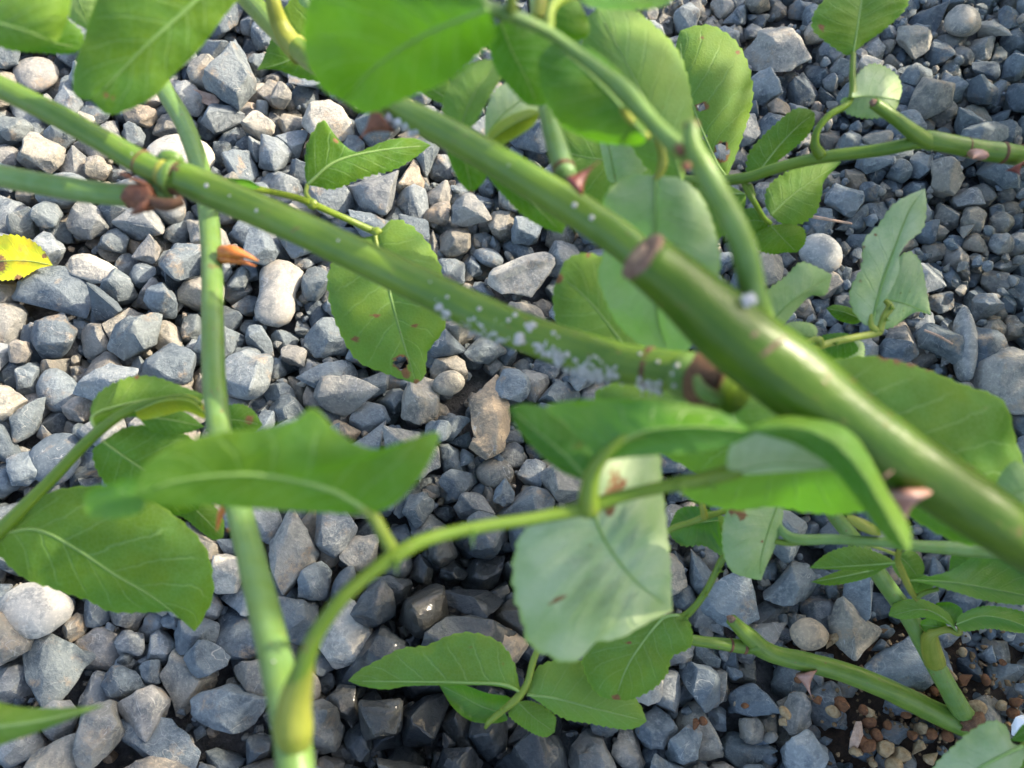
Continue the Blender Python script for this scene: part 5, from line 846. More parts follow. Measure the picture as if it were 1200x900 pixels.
17,135,1214,3285,57,-167,25,3,20,142,1372,3199,54,21,-44,-154,25,138,2562,3313,37,173,1,-47,14,196,3705,3274,76,67,4,-74,8,242,3905,3327,73,151,-2,-167,8,208,4133,3379,62,32,-11,46,
12,147,4318,3299,46,-29,-21,-83,18,174,-4424,3551,223,4,-31,12,9,242,-4251,3455,191,-86,37,-164,19,220,-3890,3396,251,96,-9,6,3,152,-3778,3183,228,-94,51,-178,4,175,-3488,3683,89,-76,59,-33,
4,179,-2475,3532,189,-168,57,-47,5,154,-2307,3624,79,-54,23,34,8,270,-2158,3574,188,137,36,-152,3,161,-1350,3554,62,-105,54,-74,11,136,-843,3732,135,-56,-6,172,10,144,-269,3543,80,-2,-55,-179,
3,151,317,3560,145,161,28,-80,9,202,532,3641,73,-81,-27,96,15,126,778,3513,44,-116,20,-147,6,271,933,3511,204,-150,-41,-161,20,153,1153,3660,141,175,-21,169,15,147,1328,3626,49,-44,-30,-173,
6,244,3594,3498,102,-117,58,15,21,180,3882,3507,63,-104,-7,97,0,240,4130,3569,144,-142,42,173,11,173,4287,3531,54,74,-18,-147,2,190,-4401,3679,202,139,44,-129,4,263,-4149,3626,243,109,3,-128,
9,247,-3943,3585,209,86,16,-58,9,253,-3737,3543,235,159,-48,3,18,167,-3624,3695,120,107,-59,14,9,173,-2333,3491,157,5,35,6,9,124,-1169,3678,40,66,-10,-28,0,202,-295,3664,101,18,-74,-82,
22,278,392,3720,203,118,20,-44,4,161,776,3638,54,39,1,-99,10,182,1028,3935,123,10,-36,-152,8,156,1122,3696,44,29,-11,-33,7,159,1266,3725,50,159,18,-100,15,238,1461,4051,131,-4,4,51,
16,138,1887,3947,61,30,-45,48,16,109,3391,3783,38,33,-4,27,10,218,3639,3771,63,-164,14,-15,7,171,3861,3687,75,166,-58,-16,3,183,3987,3712,180,37,63,138,21,112,4456,3653,44,-28,-43,60,
11,263,-4374,3780,92,-68,-19,168,17,189,-4410,3842,224,27,-1,-166,18,236,-4057,4018,99,171,14,-109,9,230,-3698,3267,317,-168,-21,105,21,114,-2994,3999,49,14,-13,-1,20,238,-1100,3935,106,-57,-18,135,
0,155,-417,3944,53,26,28,116,20,205,-200,3933,106,64,41,169,19,142,-43,3969,45,22,-10,92,4,185,354,3864,76,31,57,-148,19,162,606,3763,74,-76,-6,-54,9,135,794,3947,45,136,8,33,
0,146,951,3987,56,-59,14,-1,20,111,1147,3939,48,87,-34,-4,8,125,2035,3971,43,179,42,73,25,157,3707,3876,91,-127,5,127,13,136,3735,3993,73,-158,-11,104,2,171,4121,3912,148,-171,28,-25,
7,198,4420,3921,92,134,24,-62,14,199,-4421,4150,239,-89,-34,76,1,235,-4290,4047,162,24,4,-104,20,311,-3816,3740,174,78,63,97,13,312,-2780,4177,250,-136,-42,-60,12,146,-2592,4234,59,-18,58,66,
20,242,-1415,4026,218,-12,-4,-39,4,290,-1223,4064,261,-32,87,135,17,184,-991,4153,136,-128,-54,-92,9,238,-900,4035,140,98,59,-107,17,130,-364,4164,44,-150,-17,-139,15,159,344,4027,79,-97,46,-79,
4,260,550,3924,94,-64,-19,-6,10,235,604,4102,123,-75,-64,8,12,243,1129,4163,138,102,30,137,5,194,2441,4272,76,-96,-28,52,17,103,2624,4166,48,-81,10,-92,7,195,3778,4261,116,18,-42,-150,
21,195,3932,4171,67,-114,0,-164,6,237,4387,4211,74,155,-17,25,14,209,-4311,4509,162,93,42,-15,0,280,-4227,4271,253,57,28,-88,15,263,-3966,4085,270,105,62,-1,7,303,-3375,4453,180,-169,-2,140,
3,318,-3848,4430,310,-154,10,-112,2,180,-3017,4374,59,-164,-1,65,19,171,-2640,4432,212,146,2,-7,10,184,-2522,4289,151,100,-8,172,18,170,-1289,4500,174,-17,-1,-99,10,163,-1061,4377,103,-45,-73,-104,
19,173,-667,4430,147,-110,-20,-56,6,151,-375,4296,113,-162,-12,5,14,194,-243,4360,110,124,-13,62,9,280,206,4313,129,-43,37,1,20,158,352,4397,45,29,14,-78,14,204,550,4527,91,177,31,-82,
7,172,779,4278,69,92,-76,85,3,129,873,4365,49,8,-21,-7,11,269,1174,4347,139,-98,12,-168,4,192,1370,4302,92,18,-38,34,7,212,1620,4353,72,160,11,69,3,121,2785,4370,52,156,-38,-155,
12,102,3300,4376,34,-172,-20,77,14,132,3812,4397,111,-137,60,-178,14,247,-4402,4613,288,140,-35,-65,16,218,-3661,4473,210,-107,69,-108,3,235,-3672,4817,251,-105,17,153,21,257,-3320,4966,241,-120,63,-4,
19,166,-3166,4885,232,-174,33,-34,13,275,-2885,4421,171,-156,47,-169,1,187,-2659,4741,110,-19,27,-53,12,177,-1591,4659,140,53,12,-107,14,153,-1493,4541,192,-153,-3,-58,5,156,-1116,4679,145,68,25,-32,
13,140,-1110,4574,58,90,-37,75,9,254,-880,4323,202,85,49,86,23,181,-816,4580,58,179,-32,-10,0,160,-535,4458,209,134,7,97,24,269,381,4566,100,-100,-38,-87,1,196,702,4476,133,52,32,14,
0,187,972,4451,156,-148,-50,-165,23,229,1112,4517,95,-123,36,72,4,143,1394,4619,93,94,7,59,14,171,1558,4577,63,153,5,-6,15,202,1731,4552,112,134,-6,14,20,261,1977,4566,151,87,16,-70,
11,143,3862,4524,52,80,28,-111,7,147,4109,4600,46,159,18,-64,19,174,4231,4489,51,58,-2,-137,7,323,-4214,4712,207,-54,42,68,6,226,-3762,4883,95,-111,58,-145,16,226,-3132,5185,136,9,4,-85,
0,133,-3051,5052,53,51,34,70,4,298,-2465,4586,191,58,-15,0,14,208,-2294,4837,166,108,43,31,5,179,-1572,4764,65,164,35,-126,7,175,-1265,4303,171,-51,4,-26,4,183,-1171,4791,82,-108,28,139,
15,220,-1016,4724,97,123,-54,80,0,272,-896,4952,205,28,10,134,21,155,-757,4753,151,-147,-2,60,14,280,-448,4643,159,50,-19,-91,10,147,-132,4852,76,145,38,13,2,118,-1,4868,48,-97,31,-90,
0,196,245,5188,176,-11,12,65,7,166,186,4737,120,-121,55,48,12,138,617,4961,61,151,-1,69,19,163,818,4617,120,-5,9,30,22,141,957,4843,44,-19,7,12,21,148,1380,4814,57,31,-21,-83,
15,143,1927,4704,82,77,55,-33,5,104,2181,4738,29,26,-19,117,18,167,2392,4768,81,-78,-33,31,4,156,3920,4736,64,71,-6,-73,3,151,4404,4827,58,-105,54,26,19,297,-4018,5398,236,-41,-28,-112,
4,272,-3633,5009,262,-83,-47,161,10,316,-3006,5290,230,147,-54,139,10,175,-2578,5395,147,-48,-13,24,8,210,-2501,4992,140,118,33,-22,0,219,-2360,5100,168,-45,11,-1,12,251,-1901,5054,232,-73,27,-111,
7,240,-1411,4952,178,-179,-33,-106,14,179,-1260,4985,67,-116,-27,-129,23,190,-1108,5031,57,25,-25,-130,3,188,-901,5192,122,-109,-79,-143,7,155,-708,4963,75,-6,50,25,14,230,-464,5203,117,11,22,25,
8,187,-276,5004,75,-130,-7,169,22,153,-188,5018,130,134,20,-32,8,142,508,5014,48,39,-6,35,19,274,510,5256,174,-32,4,122,12,122,1252,4994,49,91,67,-97,9,172,2352,4972,78,98,28,-46,
19,217,2560,4953,64,58,-2,156,22,172,3256,4952,104,116,-20,-149,10,183,3834,5012,53,-165,14,-14,5,175,4065,4929,55,-167,22,170,16,158,4220,4950,57,-109,-19,5,14,194,-4411,5282,82,144,30,-100,
12,228,-4208,5168,109,-135,-8,-161,20,205,-4050,5619,231,158,68,-143,11,212,-3820,5208,176,32,-39,31,4,253,-3572,5173,175,-175,40,-7,2,316,-3201,5503,218,-90,-16,-28,20,196,-2740,5372,162,146,-20,-159,
6,199,-2782,5205,201,-104,-2,110,14,213,-2542,5158,149,166,73,165,2,294,-2240,5304,171,-129,41,102,4,236,-1811,5236,269,-30,66,52,6,258,-1534,5288,115,84,-7,-51,20,225,-928,5351,179,82,-58,78,
4,213,-400,5428,127,-18,-66,-115,20,131,874,5198,59,-105,-31,-35,12,147,959,5265,46,-29,-21,150,4,179,1372,5217,83,-67,0,-57,21,138,1301,5408,100,15,4,-2,21,219,1525,5272,90,-140,-36,-118,
17,177,1822,5267,81,117,-25,-173,12,218,2363,5247,91,95,61,58,8,192,2632,5147,65,-179,41,4,16,194,2733,5110,171,-23,-27,100,6,205,3043,5291,105,-75,0,12,9,173,3911,5218,64,59,6,23,
4,103,4407,5285,38,-153,2,-128,3,241,-4399,5550,126,-99,61,-25,17,205,-3782,5587,236,141,12,-11,21,251,-3686,5370,209,41,14,44,16,188,-3382,5633,280,-45,-36,15,12,202,-2794,5530,143,147,21,-13,
12,167,-2629,5341,244,-111,24,112,4,274,-2578,5593,189,145,-36,112,0,201,-2127,5421,71,129,-29,106,9,225,-1759,5605,82,139,-30,-112,4,121,-1410,5515,49,177,34,21,20,210,-1210,5417,162,-105,-31,-121,
9,158,-1079,5486,54,71,-2,-116,7,136,-962,5654,65,-103,49,19,0,288,-764,5409,209,52,35,134,2,247,154,5587,103,153,-14,88,14,185,333,5422,94,-35,-57,-175,13,221,884,5488,79,177,53,-136,
18,136,1012,5606,64,-89,-34,120,1,116,1281,5591,52,-122,-57,161,14,148,1425,5469,69,75,0,138,6,168,1854,5407,70,17,-55,-134,18,259,1796,5581,224,103,-74,100,20,213,2490,5518,90,-107,13,94,
17,254,2881,5553,159,151,-21,68,1,138,3012,5540,46,-11,30,155,22,142,3283,5513,43,48,-9,144,10,193,3436,5397,77,78,24,171,7,192,3678,5421,87,0,1,-159,0,237,4388,5581,91,-88,-1,-156,
8,215,-4188,-567,90,-11,80,13,4,256,-654,-552,299,-128,6,61,22,189,-4043,-413,162,-152,-19,119,12,314,-3660,-466,285,-90,-57,129,25,293,-2054,-376,276,-97,37,20,18,181,-2217,-373,211,-70,0,-122,
14,255,-915,-541,286,-166,-48,137,20,160,-823,-423,198,59,7,101,7,300,-194,-531,294,-92,-12,-25,16,206,15,-508,199,-13,32,161,16,178,296,-354,161,168,27,-116,7,167,498,-408,63,168,33,19,
16,284,833,-507,199,-19,-34,154,10,191,884,-433,71,50,-19,3,11,260,1263,-494,155,134,-1,109,15,194,1454,-495,217,123,-8,165,7,224,1851,-414,196,111,19,172,16,141,1995,-517,135,-170,-8,130,
20,195,2433,-550,170,-170,-44,-47,12,149,2826,-346,134,-160,12,64,0,153,3069,-532,70,-24,36,170,4,153,3681,-463,111,106,4,-152,11,285,3824,-518,180,122,-39,139,2,234,4216,-402,67,163,7,-159,
23,344,-4071,-269,329,-179,41,-40,1,279,-4020,-71,332,179,-64,-9,1,299,-654,-343,197,-125,44,65,13,357,-122,-265,234,-74,37,-11,7,130,128,-445,103,-117,-19,-148,23,220,539,-481,155,-7,-10,0,
9,191,1777,-202,168,144,-15,68,16,159,1988,-292,175,22,-45,-157,1,218,2490,-179,200,-23,80,-75,17,165,2671,-303,118,-164,-10,-8,1,125,2804,-386,42,-11,30,-16,9,168,3004,-195,137,-60,11,66,
5,161,3378,-62,93,58,-20,-135,1,200,3594,-155,163,-138,-60,150,3,230,3798,-217,169,-104,25,-93,18,185,4197,-115,140,-8,-14,92,24,276,-3374,-47,326,-38,54,77,13,202,-2552,51,63,163,6,-87,
10,232,-1214,160,238,-171,-42,33,25,246,2763,61,159,-134,41,-170,7,134,3131,23,152,74,50,133,15,173,3387,79,70,-72,-25,108,10,221,3684,1,161,-137,24,11,1,163,3927,12,111,44,-15,136,
6,83,4331,-25,30,-57,-9,171,9,254,-4056,179,311,-128,-1,144,14,169,421,350,179,-100,41,139,0,127,548,320,154,100,-17,43,18,141,1846,450,143,15,-65,-134,14,193,2100,444,185,35,44,67,
9,153,2231,216,125,-168,21,50,19,207,2834,447,109,36,25,37,0,156,3101,375,63,-137,-38,-32,18,274,3145,169,285,155,7,-31,2,152,3675,369,128,-56,53,-167,3,162,3953,420,167,-169,-33,-74,
0,217,4103,352,199,-113,26,-129,14,177,-4162,875,297,52,75,-16,3,142,-3130,887,222,-73,33,-112,13,225,-861,531,233,177,31,-110,11,152,316,517,90,88,-83,163,13,135,499,448,149,-100,13,-2,
8,224,1920,574,158,161,29,-17,14,117,2010,572,52,152,39,49,5,146,2951,628,57,-71,-50,-141,7,141,3108,570,75,-120,-56,113,7,203,3412,709,165,152,19,-71,13,121,3529,566,65,-136,24,-127,
4,229,3954,590,173,137,42,-57,24,282,4204,561,163,153,29,-171,24,173,-3126,658,157,-36,-57,15,25,257,-2665,638,133,118,31,-170,9,185,-1948,917,310,164,-22,-117,21,168,-138,712,200,-121,-32,-75,
14,169,306,783,187,44,40,143,17,203,435,811,101,-143,34,-90,6,156,619,909,198,-111,-49,132,2,162,1151,609,123,-113,35,77,0,265,1929,851,219,153,-77,-65,24,301,2662,953,171,-8,18,-27,
18,251,2988,893,168,-21,-39,-90,1,254,3366,910,223,99,10,-105,21,108,3636,787,174,132,-42,99,9,235,3769,931,230,-151,-10,-26,15,183,4412,872,66,146,27,-36,20,178,-2545,1188,241,-136,-26,-68,
23,205,-1474,1130,162,-15,-3,132,20,161,409,1106,77,158,-44,-9,25,119,1536,1009,100,-28,-81,150,10,278,2787,1163,206,-112,-33,-131,18,295,3197,1083,297,45,42,-121,2,227,3389,1129,183,129,-74,-155,
8,245,3642,1027,149,50,54,59,0,186,3925,1137,161,31,49,162,5,264,4343,1145,114,78,-53,166,8,251,-1972,1449,323,-10,20,67,4,196,-1364,1334,224,178,-5,52,10,171,573,1515,149,99,-28,-4,
7,162,707,1358,180,-39,27,-170,1,191,1263,1407,174,109,-1,-176,9,169,1817,1430,97,53,15,-169,16,124,2285,1371,174,90,-25,-169,1,191,2519,1371,173,-178,-12,-44,1,215,3154,1394,163,-136,22,-60,
19,167,3388,1481,99,-61,-6,13,12,182,3506,1316,156,-114,-10,52,11,131,3907,1243,90,7,15,176,10,130,4193,1393,50,-152,-42,160,3,194,-4311,1599,254,-112,11,-23,7,232,-4020,1659,286,130,-11,-93,
0,190,-1713,1461,202,-54,-75,-64,22,102,-1130,1734,26,174,-1,54,14,142,-171,1737,194,-178,64,107,11,216,14,1729,220,-25,-6,15,12,199,584,1779,218,-113,55,-86,6,192,755,1671,212,-55,59,121,
6,316,1314,1554,239,93,28,6,11,158,1624,1650,113,73,47,-165,13,311,1928,1579,247,33,-61,56,4,212,2372,1501,204,171,59,-44,19,180,2568,1662,126,62,52,-5,2,169,2761,1599,142,-172,-17,31,
3,285,3171,1616,267,18,64,140,20,113,3400,1780,51,-37,-42,-177,10,118,3440,1658,43,177,8,87,25,152,3904,1631,116,12,7,-64,18,264,4265,1705,169,-169,-9,70,14,165,-3428,2226,283,161,59,-145,
24,226,-3254,2193,311,147,71,-68,11,201,-60,1855,158,127,10,-66,16,177,739,1787,102,-76,8,-157,10,177,1099,1934,118,121,-26,-83,18,177,1421,2128,167,169,-57,-166,6,178,1463,1960,175,-157,-38,56,
7,165,1754,1885,161,-9,67,-51,16,114,2063,1899,210,-133,12,-39,11,250,2329,1841,141,38,25,86,12,158,2775,1884,144,-159,60,102,21,143,3244,1990,112,123,-27,-92,24,231,3347,1867,140,-166,12,-131,
8,215,3653,1833,165,-75,-26,134,4,140,3891,2055,131,123,25,-20,21,165,4172,1857,56,-106,-4,21,1,215,-4087,2039,326,-31,69,49,12,201,-3888,2249,178,-145,20,-61,12,141,-3203,2654,287,-130,47,13,
14,262,-524,2463,296,5,-43,77,16,200,291,2242,188,151,37,138,14,195,699,2186,241,-59,-28,70,21,170,999,2058,181,-124,9,59,12,117,1492,2103,57,-21,3,75,20,155,1906,2226,52,153,20,104,
6,127,3096,2199,143,161,14,-101,24,253,3367,2194,226,67,43,45,16,121,3596,2082,81,-162,-7,12,11,235,3938,2167,152,-171,1,177,5,124,4382,2211,39,-167,22,98,21,266,-3933,2521,284,-166,18,-116,
0,206,-3509,2786,303,-40,-6,-120,8,238,-3038,2565,310,-167,22,176,23,367,-2572,2649,339,-105,21,-104,12,209,-1577,2604,189,-114,3,117,4,148,-764,2318,153,132,-81,-168,7,140,-535,2383,132,140,29,32,
21,262,-88,2700,220,151,-67,163,19,176,696,2407,129,31,23,-3,9,138,2357,2455,154,38,56,122,10,157,2823,2418,65,91,21,26,3,186,3349,2540,129,-123,21,-67,5,134,3539,2479,42,-167,22,-73,
20,138,3935,2351,133,-179,39,-109,2,208,4117,2475,127,-157,14,-34,4,199,-4426,2876,221,77,-2,-132,6,267,-4120,2810,285,-79,-33,-15,12,191,-3852,2711,266,13,-5,-47,16,235,-3431,2789,126,60,60,66,
3,200,-2606,2797,252,12,-21,-97,1,206,-1000,2749,253,23,-10,5,10,207,-568,2723,191,96,-22,-98,12,149,-109,2765,62,90,62,-130,3,262,175,2678,260,-107,-41,8,3,118,746,2533,46,-105,54,87,
17,194,1064,2680,166,118,-33,1,9,163,2350,2737,136,6,-44,151,4,173,3477,2637,117,29,-71,-158,6,174,3571,2878,233,-178,-45,-132,24,199,3939,2722,128,19,-17,-162,21,143,4115,2761,83,91,4,-179,
11,276,-3915,2912,315,22,-30,-137,9,280,-3650,2934,320,29,-46,-69,5,152,-3709,2750,216,-174,-60,62,3,153,1101,2952,140,-67,26,-73,15,175,1222,3015,113,-109,-18,60,12,140,1865,2987,73,-127,2,-97,
11,308,2055,2897,227,64,12,-97,7,132,3727,3008,140,-162,25,-111,20,174,3911,2980,142,-133,-54,-155,1,164,4232,3004,76,-132,32,31,14,142,-3808,3058,278,-58,-32,6,6,198,-3471,3304,239,-142,-1,71,
3,164,-1504,3182,65,-77,-28,101,10,139,-68,3216,54,-159,-47,86,0,189,426,3227,159,33,9,4,8,182,768,3151,75,30,71,-4,12,247,1006,3292,191,99,37,102,7,230,1213,3209,188,-91,-30,121,
9,140,1443,3261,79,106,-38,-93,15,184,1887,3264,151,-57,-17,24,16,191,3793,3142,135,10,2,103,10,173,4027,3210,72,90,38,8,7,177,4252,3186,107,-112,-63,-89,12,224,-3516,3486,246,-174,12,-71,
9,148,-3005,3390,222,-153,-21,10,14,138,-1202,3586,76,59,58,25,18,131,476,3518,152,145,-11,-36,18,203,661,3418,161,-30,-43,-75,10,179,3436,3650,71,-138,-39,-177,10,193,3967,3551,148,161,-16,99,
20,247,4395,3454,98,50,-8,55,13,197,-4252,3751,224,-91,-56,55,11,221,-4165,3925,218,54,30,99,0,189,-2240,3738,253,43,16,74,10,117,-1247,3674,99,169,25,73,4,126,-568,3815,99,58,44,122,
11,206,562,3768,185,13,-41,-13,2,273,669,3626,188,37,-31,-123,14,207,1070,3929,242,-29,-16,-47,10,132,2117,3743,57,-158,50,8,5,134,3478,3742,54,77,-34,-158,9,108,3677,3620,79,-70,14,8,
9,249,3810,3764,189,-146,-36,-116,8,192,4179,3786,173,0,-36,160,10,240,-4339,3951,277,159,5,144,11,159,-3708,3944,196,-108,59,98,2,284,-3249,4240,242,172,22,-125,21,302,-1272,3764,258,-166,19,-9,
17,163,-1005,4282,212,-60,23,103,12,178,-340,3906,159,-142,49,-76,1,177,16,4138,136,54,14,-50,1,245,450,4049,225,-157,-65,-1,0,202,504,4262,212,44,10,169,9,231,921,4091,161,172,-16,-37,
6,188,1380,4117,222,126,-10,-25,18,139,2534,4183,80,95,-3,125,14,126,3742,4109,127,51,40,28,9,191,4179,4129,83,-77,7,-9,15,196,-4429,4329,289,177,30,-56,5,132,-3795,3905,205,-91,53,-10,
14,180,-1113,4224,241,-16,46,165,16,248,-811,4553,216,-143,-8,20,24,232,-572,4290,187,-69,64,127,5,175,-294,4226,172,130,61,-5,14,259,219,4157,251,-25,60,21,17,211,493,4385,109,-129,42,-16,
11,151,721,4170,71,-131,-78,15,13,158,950,4313,167,-137,62,-72,13,169,1295,4232,187,-101,-11,-91,3,186,1544,4255,179,-53,-36,125,2,221,1850,4329,185,99,-55,-85,15,148,3934,4530,123,-133,38,-6,
12,150,4151,4309,120,-155,44,0,8,154,-4000,4731,206,-168,-39,-122,14,257,-3444,4703,254,-117,51,-85,19,268,-3210,4599,339,13,54,-161,18,247,-2615,4769,309,-139,-27,-90,9,167,-2381,4945,209,72,52,91,
13,150,-2346,4712,190,-117,41,154,18,201,-1247,4741,231,58,-3,89,13,117,-1072,4472,78,-88,-51,-17,21,100,-593,4701,137,52,75,28,3,143,-108,4565,133,-33,-49,177,15,259,66,4595,108,-74,-21,-136,
16,155,697,4741,165,87,-34,-25,1,218,1720,4672,174,115,0,-157,2,213,2525,4827,167,147,16,-156,9,149,3790,4570,126,-174,82,-76,15,186,3963,4665,171,168,44,-124,14,141,4425,4693,52,38,-7,-150,
16,269,-4352,4883,255,-63,62,-172,14,223,-4145,4951,193,155,26,-39,4,361,-3903,4853,332,135,-16,11,5,257,-3487,4886,204,-115,-63,-118,20,212,-3172,5122,285,-80,-33,-136,17,185,-2527,4844,189,171,-37,93,
6,226,-2203,5031,272,-91,-7,-96,16,165,-1848,4898,286,35,46,-135,16,192,-1662,4819,168,-15,26,122,12,169,-1499,4827,202,-174,59,-122,12,347,-1140,4975,249,-121,25,127,21,219,-674,4898,206,-133,-1,-147,
0,217,-493,4901,130,32,-8,-128,6,251,-320,4872,222,143,-14,106,15,199,97,5151,202,-52,17,122,16,188,361,4763,93,60,28,-52,7,151,774,4814,112,-120,33,73,10,149,892,4815,117,38,6,83,
4,133,2316,4862,100,144,-6,-36,5,153,2970,4683,49,111,12,-129,8,230,3806,4692,167,-3,40,25,12,167,3943,4875,97,-163,77,130,0,131,4240,4807,43,0,-2,93,10,307,-4350,5331,228,55,-13,105,
14,207,-3317,5208,206,32,37,24,19,163,-3142,5022,202,-142,-51,-9,16,207,-2924,5131,233,-128,11,69,0,256,-2725,5026,209,114,51,34,13,207,-2424,5280,187,-82,-22,136,20,204,-2113,5143,209,-27,29,-150,
12,351,-1422,5135,262,-102,-31,23,10,250,-891,4704,238,54,14,-170,2,168,-1057,5171,139,34,57,-94,3,208,-680,5145,186,17,-16,105,12,327,-379,5114,259,-24,-51,122,10,189,-53,5159,208,91,14,73,
24,240,77,5335,180,3,35,-78,18,241,371,5029,243,76,-19,-157,21,152,750,5181,202,-95,9,128,21,146,995,5135,68,-97,38,63,20,283,982,5216,201,165,4,-140,6,148,1905,5184,126,-160,23,8,
3,110,2689,5032,53,-32,9,178,12,224,3414,5006,138,-148,-46,12,7,197,4078,5115,86,155,-27,-177,6,139,4315,5029,50,148,33,21,12,304,-4238,5575,308,-180,-42,155,22,213,-4071,5168,204,-146,51,17,
23,182,-3641,5529,252,136,21,39,20,150,-3449,5240,218,-46,34,-20,15,225,-2973,5507,208,-68,-24,-129,24,194,-2884,5394,199,-169,42,-144,17,331,-2386,5499,299,-69,61,127,21,295,-2151,5534,249,75,-13,73,
5,204,-2004,5331,116,47,55,121,4,247,-1894,5597,223,50,-3,-37,16,343,-1598,5388,319,-152,22,-127,3,274,-516,5336,257,-96,-76,58,6,236,-249,5588,204,113,22,87,6,254,-129,5416,146,176,-41,49,
20,164,119,5447,154,38,-48,26,20,263,471,5545,252,-48,30,130,12,116,792,5389,39,-172,-20,163,15,200,993,5398,143,-69,14,-104,5,221,1161,5455,79,10,-14,16,9,227,1512,5408,195,45,-27,-51,
3,192,1712,5400,167,-158,-28,148,6,150,2105,5457,54,148,33,-85,17,148,2229,5492,61,-77,40,-84,10,157,2660,5287,90,-104,-1,105,15,185,2491,5202,141,-61,-1,-158,18,246,2648,5562,136,73,-85,113,
15,292,3805,5178,203,4,6,108,11,133,3643,5645,47,130,-39,-29,7,219,4163,5364,76,-126,-28,126,
)
N_SINGLE = 420


def unpack_stones():
    for k in range(0, len(STONE_DATA), 8):
        v, s, x, y, z, a, b, c = STONE_DATA[k:k + 8]
        yield v, s / 10000, Vector((x, y, z)) / 10000, Euler((rad(a), rad(b), rad(c))).to_quaternion()

me = mesh_from([(-150, -150, 0), (150, -150, 0), (150, 150, 0), (-150, 150, 0)], [(0, 1, 2, 3)])
ground = link('ground', me, UNDER, None, Vector((0, 0, 0)))
ground['kind'] = 'structure'

ROCKS = [rock_mesh(i, rounded=(i >= 22)) for i in range(NV)]
for m_ in ROCKS:
    m_.materials.append(STONE)
def geo(meshes):
    return [([v.co.copy() for v in m_.vertices], [tuple(p.vertices) for p in m_.polygons], [e.key for e in m_.edges if e.use_edge_sharp]) for m_ in meshes]
ROCK_V = geo(ROCKS)
ROCK_PLAIN = geo([rock_mesh(i, rounded=(i >= 22), detail=False) for i in range(NV)])

# places of the stones one can pick out: (pixel x, pixel y, half width px, half height px)
KEEP_CLEAR = []
SPECIAL = [
 # x, y, w, h (pixels), turn, thickness ratio, seed, rounded, tint, pale, rise (m), label
 (40, 716, 86, 62, -4, .6, 101, True, 1.0, 1, .022, 'smooth cream oval pebble under the big serrated leaf at far left'),
 (326, 343, 52, 84, -3, .5, 102, True, .72, 1, .010, 'sandy beige stone pinched at the waist right of the upright stem'),
 (614, 326, 86, 48, 22, .55, 103, False, .98, 1, .013, 'flat whitish split stone with a ledge between the two slanting canes'),
 (574, 486, 52, 96, -8, .6, 104, False, .36, 1, .012, 'tall tan crumbly stone with a grey face below the insect covered cane'),
 (207, 186, 86, 64, 8, .5, 105, True, .98, .8, .020, 'pale bluish white disc pebble behind the upright stem at the knotty joint'),
 (41, 87, 54, 46, -25, .55, 106, True, .62, .8, .012, 'smooth grey beige oval pebble under the top left leaves'),
 (1129, 25, 42, 38, 5, .8, 107, True, .62, .9, .012, 'pale round pebble near the top right corner'),
 (962, 297, 52, 42, -28, .75, 108, True, .72, .35, .012, 'smooth grey egg shaped pebble left of the upright pale leaf'),
 (1130, 403, 26, 94, -10, .8, 109, True, .62, .55, .012, 'narrow finger shaped grey stone above the large leaf at right'),
 (1187, 446, 92, 84, 10, .7, 110, False, .80, .75, .012, 'large pale granular stone at the right edge beside the large leaf'),
 (108, 317, 66, 32, -28, .5, 111, False, .95, 1, .016, 'long flat cream stone lying on the big slab near the yellow leaf'),
 (64, 345, 100, 66, 6, .5, 112, False, .12, 0, .012, 'big dark blue grey slab just below the yellow leaf'),
 (402, 735, 66, 84, 18, .6, 113, False, 1.0, .8, .012, 'white speckled granite like stone behind the arching leaf stalk'),
 (594, 757, 52, 50, 5, .8, 114, False, .36, 1, .014, 'rust brown gritty stone touching the left edge of the big pale leaf'),
 (548, 708, 84, 38, -5, .6, 115, False, .02, 0, .016, 'wet black wedge shaped stone with a shiny top in the dark hollow'),
 (68, 783, 86, 92, 10, .5, 116, False, .45, 0, .012, 'large flat greyish six sided stone under the cream pebble'),
 (422, 649, 48, 42, 5, .7, 117, False, .95, .75, .014, 'sunlit cream angular stone just above the arching leaf stalk'),
 (65, 538, 62, 62, 0, .45, 118, True, .05, 0, .015, 'flat round dark grey stone beside the thin stalk at left'),
 (948, 743, 44, 36, 8, .75, 119, True, .33, 1, .014, 'rounded brownish stone above the forked cane stub'),
 (1003, 740, 62, 64, -20, .7, 120, False, .88, .1, .014, 'blocky grey stone with a tan side right of the rounded brown stone'),
 (571, 524, 42, 32, -10, .8, 121, False, .36, 1, .012, 'small orange tan stone at the foot of the tall tan stone'),
 (268, 830, 94, 52, -6, .6, 122, False, .28, 0, .014, 'dark angular stone with pale veins left of the upright stem foot'),
 (182, 874, 112, 60, -8, .4, 123, False, .30, 0, .012, 'broad flat dark grey stone at the bottom edge left of the stem'),
 (383, 143, 54, 60, 30, .6, 124, False, .95, .55, .016, 'pale sharp ridged stone behind the folded dark green leaf'),
 (1003, 690, 44, 84, -24, .7, 125, False, .25, 0, .014, 'long upright dark blue stone right of the sun patched hanging leaf'),
 (862, 700, 68, 70, -30, .6, 126, False, .22, 0, .012, 'broad dark blue angular stone above the forked cane stub'),
 (913, 60, 72, 60, 10, .6, 127, False, .80, .6, .012, 'large light grey block right of the bug eaten leaf near the top'),
 (1060, 775, 104, 66, 5, .5, 128, False, .15, 0, .010, 'wide blue grey slab between the two canes near the soil'),
]

